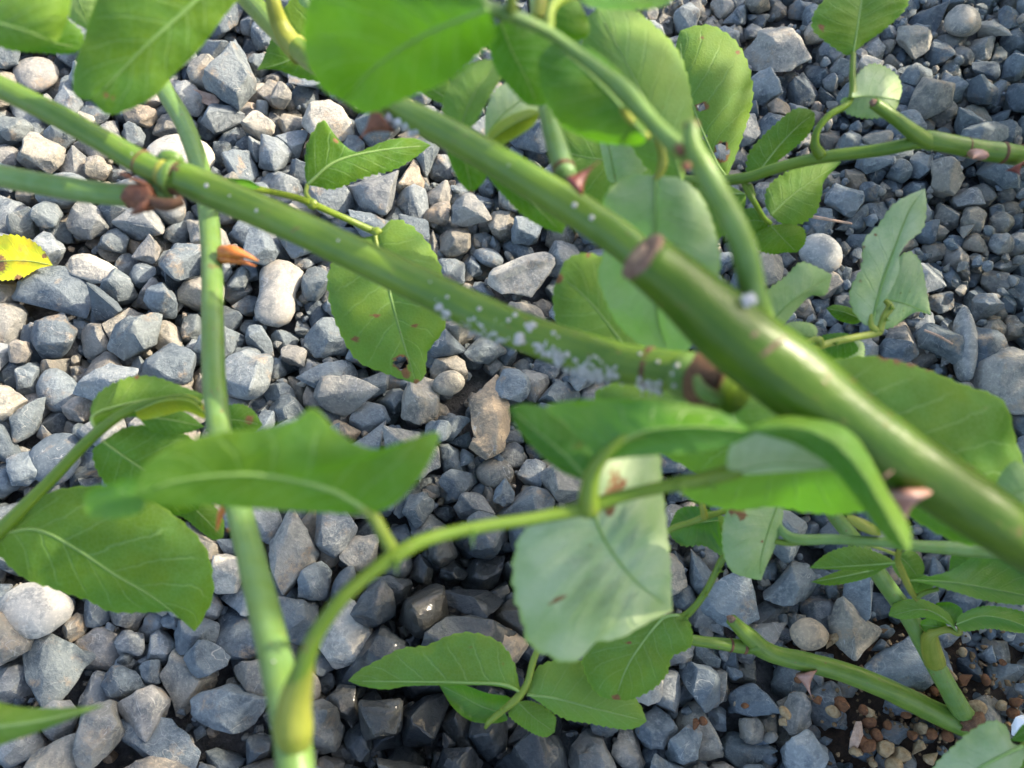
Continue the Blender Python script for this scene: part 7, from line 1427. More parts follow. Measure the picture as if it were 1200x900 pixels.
# its big soft leaflets close to the lens
leaflet(big, [(572, 10, 138), (500, 40, 146), (440, 78, 158), (402, 118, 166)], [(530, -40), (440, -60), (372, -20), (356, 50), (374, 100)], [(582, 40), (560, 66), (524, 96), (470, 118), (430, 133)], tint=.12, a=-1, b=6)
leaflet(big, [(757, 160, 158), (722, 118, 165), (686, 82, 173), (645, 52, 181)], [(752, 169), (722, 170), (688, 163), (655, 144), (634, 108), (630, 72)], [(754, 128), (733, 92), (706, 66), (675, 48)], tint=.06, a=5, b=2)
leaflet(big, [(586, 25, 188), (600, 60, 194), (618, 95, 200), (630, 124, 206)], [(572, 45), (580, 80), (598, 104), (616, 122)], [(612, 25), (652, 45), (660, 90), (642, 120)], tint=.02, a=2, b=6, rib=.4)
leaflet(big, [(660, -14, 172), (720, -10, 174), (800, -14, 178)], [(690, 8), (740, 12), (780, 6)], [(700, -50), (760, -50)], face='top', tint=.4)
leaflet(big, [(660, -5, 200), (640, 20, 202), (652, 60, 206)], [(630, 5), (622, 30)], [(680, 5), (690, 40)], tint=.3)
# pale leaf hanging in front of the upper cane's right end
pt = petiole(big, [(770, 160, 196, 9), (776, 180, 198, 11), (776, 195, 199, 12), (769, 212, 200, 8)], SHEATH)
leaflet(big, [(769, 206, 200), (768, 260, 199), (768, 335, 204), (772, 380, 209), (786, 420, 214)], [(738, 205), (712, 224), (703, 255), (708, 290), (700, 320), (706, 345), (722, 378), (748, 402)], [(800, 210), (826, 236), (842, 285), (843, 322), (826, 380), (808, 408)], tint=.92, a=13, b=-8, teeth=.8, wave=1.8)
leaflet(big, [(722, 215, 262), (717, 190, 262), (712, 166, 263), (704, 130, 266)], [(712, 210), (706, 185), (700, 150)], [(748, 208), (768, 186), (764, 160), (735, 138)], tint=1.0, a=2, b=-3)
leaflet(big, [(752, 432, 250), (722, 392, 250), (690, 352, 250), (655, 322, 252)], [(738, 450), (695, 440), (662, 412), (650, 372), (648, 342)], [(762, 400), (750, 350), (722, 312), (690, 296), (664, 304)], tint=.6, burns=[(654, 326, 7), (655, 412, 8), (690, 298, 4)], a=3, b=5)
leaflet(big, [(770, 190, 296), (725, 188, 294), (685, 184, 294), (645, 172, 298)], [(760, 150), (720, 140), (680, 140), (650, 150)], [(752, 236), (715, 244), (675, 232), (650, 200)], tint=.6, a=4, b=4)
leaflet(big, [(800, 215, 242), (782, 165, 238), (745, 95, 236), (700, 10, 240)], [(812, 160), (810, 110), (796, 62), (768, 30), (730, 4)], [(782, 214), (752, 190), (715, 130), (690, 80), (682, 30)], tint=.72, a=6, b=6, rib=.4)
leaflet(big, [(838, 452, 236), (862, 490, 236), (892, 532, 242), (905, 575, 250)], [(790, 452), (726, 448), (696, 464), (720, 500), (790, 540), (850, 570)], [(872, 458), (905, 474), (922, 505), (920, 550)], tint=.6, a=8, b=-3)
leaflet(big, [(940, 445, 232), (1020, 488, 228), (1110, 548, 226), (1210, 610, 232)], [(952, 425), (985, 420), (1022, 417), (1070, 427), (1128, 450), (1176, 470), (1192, 520), (1212, 575)], [(945, 480), (1010, 560), (1075, 612), (1130, 638), (1190, 640)], tint=.18, a=10, b=14, burns=[(1035, 416, 9), (1052, 420, 9), (1068, 424, 9), (1090, 431, 7), (1110, 438, 5)])
leaflet(big, [(1225, 590, 215), (1200, 575, 214), (1165, 590, 216)], [(1215, 560), (1190, 540), (1170, 560)], [(1215, 610), (1185, 608)], tint=.8, wave=.5)
# glaucous side shoot behind the upper cane and the leaves round it
stub = [(664, 208, 196, 26), (656, 184, 200, 26), (646, 150, 206, 22), (638, 122, 212, 16), (632, 80, 222, 13), (628, 20, 236, 12), (622, -40, 250, 12)]
st = tube('shoot', stub, CANE, big, tint=1.0, ring=16, per=8, seed=31)
ring_scar(st, stub, .045, SCAR, 5)
leaflet(big, [(538, 154, 236), (550, 122, 234), (564, 96, 234), (588, 72, 238)], [(519, 134), (523, 104), (540, 82), (566, 70)], [(556, 146), (572, 118), (584, 98), (594, 82)], tint=.7, a=3, b=-1)
leaflet(big, [(568, 160, 262), (592, 132, 260), (630, 104, 262)], [(570, 128), (582, 104), (604, 94)], [(592, 158), (622, 142), (634, 120)], tint=1.0, a=2, b=3)
leaflet(big, [(634, 131, 218), (608, 142, 215), (588, 154, 216), (570, 168, 220)], [(618, 128), (592, 138), (574, 152)], [(624, 148), (600, 164), (580, 174)], face='top', tint=.9, a=5, b=4, yellow=.25, teeth=.4)
leaflet(big, [(560, 190, 232), (600, 218, 236), (632, 246, 240), (659, 274, 246)], [(580, 218), (612, 252), (640, 268)], [(590, 190), (640, 215), (666, 250)], tint=.2, face='under', a=3)
leaflet(big, [(530, 160, 240), (545, 190, 242), (553, 226, 246)], [(524, 180), (534, 205), (544, 220)], [(552, 170), (570, 195), (568, 212)], tint=.1, burns=[(552, 226, 4)], a=2)
leaflet(big, [(540, 128, 268), (512, 108, 268), (482, 92, 272)], [(520, 122), (498, 112)], [(522, 88), (500, 80), (485, 84)], tint=.5)
# node at the top with a leaf base, and the leaf behind it
lb = petiole(big, [(352, 66, 262, 25), (338, 47, 264, 27), (327, 26, 262, 22), (320, 2, 258, 18), (316, -30, 256, 16)], SHEATH, .3, name='leaf_base')
ring_scar(big, [(372, 76, 250, 26), (330, 40, 275, 26)], .6, SHEATH, 5)
leaflet(big, [(410, 20, 300), (370, 52, 298), (335, 72, 298), (301, 82, 300)], [(380, -20), (340, 0), (318, 45), (308, 70)], [(415, 70), (385, 94), (352, 92), (325, 82)], tint=.35, a=3)
leaflet(big, [(356, -30, 285), (364, 0, 283), (372, 16, 283)], [(346, -15), (352, 5)], [(372, -20), (380, 2)], tint=.9)
# thin shoot with the folded and the hanging leaf
thin = [(232, 210, 226, 7), (262, 212, 250, 9), (300, 221, 280, 8), (345, 231, 305, 8), (368, 240, 315, 9), (405, 256, 326, 8), (438, 271, 332, 9), (444, 272, 332, 7)]
ts = petiole(big, thin, PETIOLE, .3, name='thin_shoot')
lump('joint', ts, 366, 239, 313, 13, 12, PETIOLE, 33, .9)
lump('joint', ts, 441, 272, 330, 14, 11, PETIOLE, 34, .9)
leaflet(big, [(258, 211, 248), (290, 214, 262), (306, 220, 270)], [(270, 209), (292, 211)], [(275, 221), (296, 222)], face='top', tint=.8, rib=0, teeth=.3, burns=[(262, 212, 6)])
petiole(ts, [(366, 238, 313, 6), (359, 228, 314, 6), (360, 217, 316, 5)])
leaflet(big, [(360, 217, 316), (392, 190, 318), (440, 177, 322), (505, 170, 330)], [(357, 200), (360, 168), (376, 141), (385, 147), (394, 166), (392, 182), (420, 178), (455, 164), (485, 162)], [(372, 219), (392, 222), (425, 209), (462, 199), (486, 185)], tint=.25, a=2, b=3, burns=[(393, 165, 4)])
petiole(ts, [(440, 272, 330, 6), (441, 283, 329, 5), (446, 300, 328, 4)])
leaflet(big, [(440, 275, 330), (452, 322, 326), (466, 378, 324), (488, 450, 328)], [(412, 285), (387, 312), (384, 345), (396, 385), (418, 422), (452, 438)], [(462, 257), (489, 270), (514, 305), (523, 350), (521, 385), (502, 412), (498, 440)], tint=.62, a=4, b=4, holes=[(470, 425, 7, 8)], burns=[(416, 398, 5), (476, 438, 7), (440, 370, 3), (486, 382, 3), (517, 398, 4), (488, 448, 5)])

# ------------------------------------------------------------------ 2. the upright cane at left with the long arching compound leaf
upr = thing('rose_cane', 'slender upright green rose cane at left with an arching leaf stalk', 'rose cane', at(346, 930, 152))
up_pts = [(352, 1010, 145, 46), (346, 900, 152, 44), (338, 840, 158, 42), (318, 750, 175, 38), (296, 660, 195, 33), (278, 590, 208, 30), (262, 530, 217, 28), (252, 460, 228, 27), (249, 380, 242, 26), (248, 300, 258, 24), (240, 220, 275, 23), (218, 150, 292, 22), (190, 100, 304, 21), (165, 40, 320, 20), (140, -40, 340, 19)]
tube('cane', up_pts, CANE, upr, tint=.75, ring=20, per=10, wobble=.04, seed=40)
rac2 = [(345, 858, 152, 46), (344, 835, 150, 40), (348, 806, 147, 31), (356, 780, 145, 24), (370, 745, 144, 19), (398, 705, 144, 17), (430, 675, 146, 16), (465, 650, 148, 18), (500, 632, 150, 16), (560, 618, 153, 15), (630, 607, 156, 15), (690, 594, 158, 18), (730, 581, 158, 15), (780, 570, 158, 16), (830, 560, 160, 19), (865, 551, 162, 19)]
rk = petiole(upr, rac2, PETIOLE, .1, thorns=[(800, 572, 155, 798, 582, 9), (835, 566, 157, 839, 577, 11), (800, 564, 156, 804, 556, 7), (466, 655, 146, 465, 674, 10), (556, 620, 150, 554, 642, 9)])
tube('sheath', [(346, 866, 153, 41), (344, 852, 150.5, 46), (345, 826, 148.5, 40), (351, 800, 146.5, 31), (358, 776, 145, 23)], SHEATH, rk, tint=.1, ring=18, wobble=.08)
petiole(rk, [(463, 650, 148, 17), (450, 628, 150, 15), (438, 606, 151, 14), (420, 590, 150, 12)])
petiole(rk, [(690, 600, 158, 26), (690, 578, 156, 24), (696, 552, 154, 18), (712, 530, 152, 13), (738, 512, 151, 10), (790, 502, 150, 7)], tint=.2)
# broad near leaflet, seen edge on
leaflet(upr, [(436, 602, 151), (385, 573, 147), (300, 556, 143), (215, 562, 141), (157, 580, 140)], [(464, 590), (492, 560), (509, 530), (513, 506), (470, 518), (436, 526), (398, 508), (368, 478), (345, 492), (305, 502), (250, 508), (200, 524), (168, 548)], [(415, 603), (370, 600), (300, 596), (240, 592), (190, 592)], tint=.3, a=-4, b=5, bulge=.04, teeth=.3)
leaflet(upr, [(172, 578, 146), (140, 584, 145), (98, 590, 146)], [(160, 560), (130, 566), (104, 574)], [(165, 600), (135, 608), (105, 606)], face='top', tint=.7, rib=0, teeth=.2)
# pair at the middle joint
leaflet(upr, [(696, 556, 154), (740, 511, 150), (810, 500, 148), (888, 506, 150)], [(690, 525), (660, 496), (640, 476), (690, 468), (770, 470), (840, 480)], [(712, 540), (760, 534), (820, 530), (860, 520)], face='top', tint=.75, a=4, b=3, teeth=.4)
leaflet(upr, [(692, 566, 157), (664, 535, 158), (632, 508, 160), (596, 478, 164)], [(712, 535), (690, 505), (650, 482), (618, 473)], [(680, 562), (655, 551), (628, 528), (606, 502)], face='under', tint=.05, a=3, b=3, teeth=.4)
big_leaf = leaflet(upr, [(692, 590, 186), (708, 632, 192), (742, 678, 198), (788, 716, 204)], [(652, 607), (613, 622), (600, 662), (602, 700), (612, 730), (616, 750), (632, 765), (662, 777), (682, 771), (696, 754), (725, 749), (758, 731)], [(694, 560), (706, 540), (745, 530), (771, 530), (776, 560), (781, 610), (786, 660), (787, 695)], tint=1.0, a=-2, b=3, burns=[(721, 560, 12), (716, 580, 11), (712, 600, 9), (728, 572, 9), (683, 640, 5), (653, 703, 4)], wave=.8, teeth=1.5, quilt=.07)
# end leaflet, added pale leaflet painting its lit half, long bent leaflet in front
leaflet(upr, [(858, 553, 163), (905, 546, 165), (960, 546, 168), (1030, 566, 174)], [(852, 530), (868, 503), (900, 500), (940, 515), (985, 545)], [(822, 565), (800, 573), (812, 587), (860, 598), (905, 594), (942, 600), (985, 603), (1024, 594)], tint=.62, a=-12, b=27, rib=1.5)
leaflet(upr, [(852, 556, 161), (910, 544, 159), (982, 548, 161)], [(853, 530), (870, 504), (905, 509), (948, 527)], [(880, 556), (930, 553)], tint=1.0, a=-6, b=1, rib=.6, teeth=.3)
leaflet(upr, [(876, 503, 147), (945, 503, 147), (1003, 545, 145), (1066, 650, 140)], [(905, 490), (945, 487), (990, 496), (1016, 530), (1040, 575), (1066, 618)], [(900, 511), (932, 521), (972, 546), (1004, 586), (1036, 630)], tint=.15, a=5, b=3, teeth=.3, rib=0)
# dry orange bracts on the upright cane
def bract_flame(parent, pts, seed):
    """a dried, split bract: thin curled tongues"""
    for k, p in enumerate(pts):
        tube('dry_bract', p, ORANGE, parent, ring=8, per=5, wobble=.3, seed=seed + k)
bract_flame(upr, [[(259, 294, 254, 16), (272, 294, 252, 15), (288, 299, 252, 8), (303, 306, 253, 2)], [(259, 303, 255, 12), (270, 304, 253, 10), (284, 307, 254, 6), (300, 312, 255, 1.5)]], 3)
bract_flame(upr, [[(264, 592, 212, 8), (258, 604, 214, 7), (254, 622, 216, 2)], [(268, 606, 213, 4), (276, 614, 214, 3), (266, 622, 214, 2)]], 9)
specks(upr, up_pts[1:8], 10, 3, 6, seed=9)

# ------------------------------------------------------------------ 3. the leaf spray entering from the left edge
spray = thing('rose_shoot', 'thin leafy rose shoot entering from the left edge, with dull green leaflets', 'rose shoot', at(-60, 700, 262))
petiole(spray, [(-330, 900, 420, 14), (-150, 760, 300, 14), (-60, 680, 268, 17), (0, 622, 262, 17), (55, 567, 262, 14), (105, 515, 262, 13), (140, 487, 260, 12), (175, 472, 259, 10), (215, 466, 258, 9), (236, 474, 258, 6)], PETIOLE, .05)
leaflet(spray, [(112, 502, 262), (108, 488, 262), (130, 478, 266), (180, 467, 272), (244, 464, 278)], [(106, 480), (118, 458), (150, 442), (180, 441), (212, 452)], [(115, 497), (130, 490), (170, 488), (215, 482)], tint=.55, a=2, b=4, burns=[(160, 442, 4)])
leaflet(spray, [(158, 482, 258), (190, 470, 256), (222, 470, 256), (246, 490, 258)], [(170, 472), (205, 462), (232, 466)], [(165, 492), (190, 488), (215, 482), (238, 490)], face='top', tint=.9, yellow=.35, a=5, b=6, burns=[(205, 463, 5), (240, 478, 4)], teeth=.3)
leaflet(spray, [(160, 488, 263), (200, 492, 268), (240, 500, 276)], [(180, 476), (215, 482)], [(180, 506), (215, 508)], tint=.2, a=2)
leaflet(spray, [(120, 517, 264), (160, 545, 270), (200, 570, 278), (232, 598, 288)], [(150, 500), (195, 500), (232, 520), (245, 560)], [(108, 530), (118, 560), (150, 590), (195, 605)], tint=.3, a=3, b=3)
leaflet(spray, [(200, 570, 290), (232, 600, 292), (262, 630, 296)], [(215, 572), (245, 588), (262, 608)], [(195, 590), (222, 612), (248, 632)], tint=.5)
leaflet(spray, [(240, 505, 300), (270, 492, 300), (308, 498, 304)], [(255, 482), (278, 473), (296, 480)], [(262, 510), (290, 510)], tint=.15, burns=[(292, 492, 7)])
leaflet(spray, [(-8, 628, 262), (40, 620, 264), (84, 640, 266), (134, 673, 270), (184, 703, 275), (228, 740, 282)], [(20, 605), (45, 582), (90, 570), (150, 573), (200, 600), (240, 640), (251, 690), (240, 722)], [(-6, 645), (27, 677), (67, 692), (103, 704), (130, 717), (177, 718), (203, 718)], tint=.42, a=5, b=6)
# ------------------------------------------------------------------ 4. the cane with a stub at upper right
right = thing('rose_cane', 'thin green rose cane with a short stub and red thorns at upper right', 'rose cane', at(1210, 184, 300))
r_pts = [(1500, 230, 420, 22), (1330, 205, 330, 23), (1200, 183, 296, 24), (1150, 176, 292, 23), (1110, 168, 290, 22), (1085, 164, 290, 22), (1068, 168, 291, 16), (1030, 176, 294, 15), (960, 185, 300, 14), (910, 197, 306, 13), (875, 208, 312, 13), (835, 212, 322, 12), (795, 210, 332, 10)]
tube('cane', r_pts, CANE, right, tint=.2, ring=16, per=8, wobble=.05, seed=50)
tube('stub', [(1092, 168, 290, 19), (1074, 158, 288, 19), (1052, 141, 285, 16), (1024, 121, 282, 14)], CANE, right, tint=.2, ring=14, seed=51)
lump('cut_end', right, 1024.5, 121, 281.5, 12, 9, CUT, 52, .7, 40, .2)
ring_scar(right, r_pts, .438, SCAR, 4, grow=1.08)
ring_scar(right, r_pts, .468, SCAR, 4, grow=1.1)
ring_scar(right, r_pts, .52, SCAR, 2, grow=1.03)
thorn(right, 1146, 181, 284, 1140, 186, 24, THORN_PALE, .1, td=-5, along=RIGHT)
thorn(right, 1190, 194, 290, 1197, 207, 26, THORN, .3, along=RIGHT)
cp = petiole(right, [(962, 183, 299, 15), (955, 170, 297, 11), (958, 152, 295, 8), (972, 135, 294, 8), (990, 124, 294, 8), (999, 110, 295, 8), (999, 85, 297, 7), (1000, 62, 299, 6)], PETIOLE, .1)
leaflet(right, [(1000, 62, 299), (1006, 25, 300), (1014, -30, 306)], [(990, 64), (966, 48), (951, 32), (958, 8), (985, -14)], [(1015, 50), (1040, 32), (1064, 6), (1060, -18)], tint=.45, a=2, b=3, burns=[(962, 32, 5), (967, 36, 4)])
leaflet(right, [(998, 114, 292), (1020, 113, 296), (1054, 117, 303)], [(1002, 92), (1015, 77), (1030, 75), (1050, 86), (1057, 103)], [(986, 116), (988, 130), (1012, 139), (1042, 136), (1052, 124)], tint=1.0, a=9, b=6)
leaflet(right, [(888, 203, 318), (912, 172, 318), (935, 148, 318), (955, 132, 320)], [(875, 203), (877, 180), (893, 160), (912, 142), (930, 128), (945, 127)], [(902, 196), (928, 176), (944, 162), (954, 146)], tint=.4, a=2, b=3)
petiole(right, [(872, 214, 314, 8), (878, 226, 314, 9), (884, 237, 314, 7), (895, 255, 318, 6), (903, 262, 320, 6)], PETIOLE, .1)
petiole(right, [(884, 230, 314, 5), (878, 216, 313, 6)], PETIOLE, .1)
leaflet(right, [(903, 252, 322), (928, 229, 324), (955, 210, 326), (986, 190, 330)], [(897, 240), (898, 222), (915, 205), (950, 188), (972, 184)], [(916, 262), (938, 263), (956, 250), (963, 228), (966, 212)], tint=.62, a=2, b=4)
leaflet(right, [(903, 264, 324), (918, 280, 326), (934, 296, 330)], [(885, 275), (888, 292), (905, 298), (920, 296)], [(925, 262), (942, 268), (944, 284)], tint=.35, a=2)
leaflet(right, [(902, 262, 326), (885, 258, 328), (862, 262, 332)], [(890, 245), (870, 246)], [(892, 276), (872, 282)], tint=.3)
leaflet(right, [(874, 227, 330), (838, 226, 330), (795, 214, 334)], [(852, 216), (820, 205)], [(872, 244), (850, 275), (815, 290), (792, 262)], tint=.55, a=3)
leaflet(right, [(852, 208, 342), (838, 187, 340), (813, 127, 338), (800, 77, 338), (797, 36, 342)], [(832, 200), (818, 170), (803, 130), (792, 90), (792, 55)], [(862, 184), (872, 155), (882, 120), (880, 85), (864, 50), (838, 31), (815, 30)], tint=.68, a=3, b=3, holes=[(822, 125, 5, 4.5), (846, 178, 7.5, 10), (826, 161, 2.5, 3), (838, 197, 3, 3)], burns=[(864, 62, 4), (824, 43, 3)])
# ------------------------------------------------------------------ 5. the shoot with the upright pale leaf, right of the thick cane
rs = thing('rose_shoot', 'pale thorny rose shoot with an upright sunlit leaf, behind the thick cane', 'rose shoot', at(925, 425, 300))
s5 = petiole(rs, [(850, 470, 240, 9), (910, 432, 285, 9), (955, 408, 300, 9), (985, 399, 303, 9), (1015, 393, 305, 9), (1030, 389, 306, 10), (1034, 385, 306, 6)], PETIOLE, .9, thorns=[(980, 401, 301, 981, 408, 8), (956, 410, 299, 957, 418, 8)])
petiole(s5, [(1031, 388, 305, 8), (1036, 372, 305, 8), (1043, 360, 305, 9), (1037, 352, 306, 5)], PETIOLE, .9, thorns=[(1043, 360, 303, 1050, 362, 8), (1038, 374, 303, 1044, 376, 6)])
petiole(s5, [(1028, 388, 305, 9), (1021, 381, 305, 7), (1021, 368, 305, 5)], PETIOLE, .9)
petiole(s5, [(963, 405, 300, 7), (960, 398, 299, 9), (950, 399, 299, 6), (940, 402, 299, 4)], PETIOLE, .9)
leaflet(rs, [(1021, 381, 305), (1034, 331, 304), (1050, 286, 304), (1066, 246, 306), (1084, 221, 309)], [(1012, 380), (998, 362), (996, 340), (1009, 312), (1012, 282), (1030, 262), (1046, 240), (1066, 228)], [(1026, 366), (1042, 344), (1054, 318), (1054, 300), (1064, 284), (1082, 268), (1086, 242)], tint=1.0, a=3, b=-2, burns=[(1009, 330, 3), (1012, 290, 3), (1026, 276, 3)])
leaflet(rs, [(1032, 350, 322), (1060, 356, 322), (1091, 369, 325)], [(1042, 315), (1062, 295), (1078, 305), (1086, 340)], [(1022, 382), (1045, 384), (1072, 366)], tint=.95, a=-2, b=5)
leaflet(rs, [(900, 382, 288), (925, 356, 286), (950, 338, 286), (975, 322, 288)], [(888, 370), (898, 342), (920, 324), (938, 307), (958, 313)], [(918, 380), (936, 360), (950, 347), (968, 345)], tint=.85, a=3, b=4)
leaflet(rs, [(956, 396, 300), (935, 392, 302), (912, 392, 306)], [(958, 386), (948, 378), (925, 378)], [(950, 398), (930, 402)], tint=.9, yellow=.12, a=1)
leaflet(rs, [(1000, 398, 320), (975, 402, 322), (945, 420, 328)], [(990, 390), (960, 395)], [(1005, 412), (975, 425)], tint=.1)
leaflet(rs, [(995, 398, 326), (990, 415, 326), (985, 440, 330)], [(988, 405), (980, 425)], [(1012, 402), (1010, 425)], tint=1.0)
leaflet(rs, [(1012, 375, 336), (990, 366, 336), (968, 361, 338)], [(1000, 362), (980, 357)], [(1000, 380), (980, 374)], tint=.2)

# ------------------------------------------------------------------ 6. the forked cane growing from the soil at lower right
fork = thing('rose_cane', 'forked green rose cane rising from the brown soil grains at lower right', 'rose cane', on_ground(1150, 858, .015))
gd = ground_depth(852, .02)
low = [(1165, 858, gd + 14, 26), (1135, 852, gd - 2, 27), (1090, 832, gd - 8, 26), (1040, 808, 414, 25), (990, 788, 408, 24), (945, 776, 402, 23), (905, 766, 398, 22), (880, 752, 394, 23)]
tube('cane', low, CANE, fork, tint=.3, ring=16, per=9, wobble=.05, seed=60)
tube('stub', [(892, 760, 396, 22), (880, 748, 393, 21), (868, 737, 391, 17), (857, 726, 389, 14)], CANE, fork, tint=.3, ring=14, seed=61)
lump('cut_end', fork, 857.5, 726, 388, 13, 9, CUT, 62, .7, 40, .2)
arm = [(888, 758, 396, 18), (868, 757, 395, 17), (840, 754, 393, 14), (812, 750, 391, 13), (770, 742, 390, 12)]
tube('arm', arm, CANE, fork, tint=.25, ring=14, per=8, wobble=.05, seed=63)
ring_scar(fork, arm, .13, SCAR, 4, grow=1.08)
ring_scar(fork, arm, .27, SCAR, 3, grow=1.08)
thorn(fork, 945, 788, 398, 953, 820, 26, THORN_PALE, .3, along=RIGHT * .9 - UP * .4)
tall = [(1150, 862, gd + 10, 24), (1130, 838, gd - 6, 24), (1112, 808, 412, 22), (1090, 768, 402, 22), (1066, 724, 392, 21), (1036, 682, 382, 20), (1005, 638, 372, 19), (975, 600, 364, 17), (945, 555, 356, 15), (925, 520, 352, 13)]
tube('cane', tall, CANE, fork, tint=.7, ring=16, per=9, wobble=.05, seed=64)
ring_scar(fork, tall, .05, SCAR, 5, grow=1.1)
lump('node', fork, 1140, 846, gd - 10, 30, 20, SCAR, 65, .7, -20, .4)
# small leaf tuft on a sheath
p6 = petiole(fork, [(1096, 776, 400, 24), (1091, 760, 394, 23), (1090, 746, 388, 18), (1098, 741, 384, 9), (1112, 738, 382, 8), (1124, 742, 380, 7), (1126, 728, 379, 6)], SHEATH, .1, name='leaf_base')
leaflet(fork, [(1122, 740, 380), (1105, 724, 378), (1080, 714, 378), (1042, 722, 382)], [(1110, 718), (1080, 702), (1050, 706), (1042, 718)], [(1112, 732), (1085, 724), (1058, 726)], tint=.6, a=2, b=4)
leaflet(fork, [(1120, 732, 378), (1150, 722, 376), (1180, 726, 376), (1212, 738, 378)], [(1126, 720), (1152, 710), (1185, 713), (1210, 722)], [(1130, 740), (1160, 737), (1195, 742)], face='top', tint=.85, a=4, b=-1)
leaflet(fork, [(1118, 732, 382), (1110, 718, 384), (1096, 708, 388)], [(1128, 716), (1115, 706), (1100, 706)], [(1105, 722), (1094, 714)], face='top', tint=.8)
leaflet(fork, [(1112, 736, 384), (1095, 734, 386), (1078, 732, 390)], [(1100, 722), (1082, 726)], [(1098, 740), (1084, 740)], face='top', tint=.8)

# ------------------------------------------------------------------ 7. the level cane behind the thick one, with hanging leaves
level = thing('rose_cane', 'level thin green rose cane at lower right with a sun patched hanging leaf', 'rose cane', at(1200, 650, 290))
lv = [(1420, 690, 420, 16), (1290, 665, 330, 18), (1190, 648, 296, 19), (1128, 643, 292, 18), (1080, 640, 292, 14), (1030, 635, 293, 12), (980, 632, 295, 12), (935, 632, 297, 13), (918, 624, 299, 11), (910, 612, 302, 9)]
tube('cane', lv, CANE, level, tint=.75, ring=16, per=9, wobble=.05, seed=70)
ring_scar(level, lv, .365, SCAR, 12, grow=1.12)
ring_scar(level, lv, .40, SHEATH, 3, grow=1.04)
petiole(level, [(945, 633, 297, 9), (928, 636, 298, 8), (908, 634, 300, 7), (880, 625, 304, 5)], PETIOLE, .2)
lump('bud', level, 1012, 616, 292, 44, 14, SHEATH, 71, .7, 28, .15)
leaflet(level, [(912, 590, 300), (898, 630, 298), (891, 660, 299), (892, 680, 302)], [(870, 590), (850, 602), (846, 640), (856, 668), (876, 677)], [(918, 598), (914, 625), (908, 642), (898, 664)], tint=.9, a=2, b=2, burns=[(868, 603, 9), (858, 600, 6), (892, 634, 3)], teeth=.5)
s7 = petiole(level, [(860, 597, 310, 7), (842, 601, 311, 7), (826, 606, 312, 9), (810, 612, 314, 7), (783, 622, 316, 7), (740, 655, 322, 7), (685, 710, 328, 7), (640, 748, 332, 7), (626, 772, 332, 8), (618, 800, 332, 8), (606, 818, 332, 10), (590, 832, 333, 8), (574, 845, 334, 7), (569, 853, 335, 4)], PETIOLE, .35, thorns=[(587, 833, 331, 585, 828, 6)])
petiole(s7, [(826, 606, 311, 9), (824, 597, 309, 8), (821, 586, 308, 6)], SHEATH, .2)
leaflet(level, [(842, 610, 320), (820, 612, 322), (785, 615, 326)], [(838, 600), (815, 593), (795, 597)], [(848, 650), (825, 640), (800, 640), (786, 628)], tint=.05, face='top', a=2, b=3)
leaflet(level, [(826, 606, 326), (845, 625, 326), (852, 652, 330)], [(815, 620), (832, 642)], [(848, 605), (860, 635)], tint=.3)
s8 = petiole(level, [(902, 640, 306, 5), (870, 648, 310, 7), (850, 652, 312, 9), (838, 672, 314, 8), (828, 692, 316, 8), (815, 710, 318, 8), (802, 722, 319, 9), (790, 722, 319, 6)], PETIOLE, .15, thorns=[(842, 668, 312, 850, 670, 7), (825, 697, 314, 832, 699, 6), (804, 722, 317, 808, 730, 9)])
leaflet(level, [(800, 722, 319), (778, 724, 318), (748, 760, 318), (732, 788, 320), (721, 820, 324)], [(770, 722), (730, 740), (695, 752), (682, 772), (690, 800), (704, 816)], [(808, 728), (812, 745), (808, 760), (788, 770), (782, 790), (765, 808), (740, 820)], tint=.5, a=4, b=4, burns=[(722, 818, 6), (736, 752, 4)])
leaflet(level, [(611, 812, 332), (590, 802, 330), (550, 800, 329), (500, 799, 330), (408, 798, 336)], [(608, 800), (602, 775), (585, 752), (555, 741), (528, 744), (500, 756), (470, 760), (440, 775), (420, 786)], [(580, 804), (540, 803), (480, 804), (452, 808), (424, 804)], tint=.52, a=4, b=2)
leaflet(level, [(592, 836, 340), (565, 828, 340), (540, 815, 341), (514, 802, 343)], [(598, 818), (570, 812), (540, 802)], [(594, 844), (575, 848), (550, 844), (530, 828)], face='top', tint=.35, a=-5, b=-2, teeth=.2)
leaflet(level, [(617, 814, 333), (650, 818, 332), (700, 831, 333), (758, 845, 338)], [(624, 795), (632, 780), (660, 772), (695, 778), (725, 800), (748, 822)], [(630, 822), (660, 842), (690, 848), (730, 855), (748, 852)], tint=.7, a=3, b=4)
leaflet(level, [(606, 822, 340), (625, 840, 342), (650, 858, 346)], [(625, 822), (650, 838)], [(596, 838), (618, 856), (638, 864)], tint=.5, a=2)
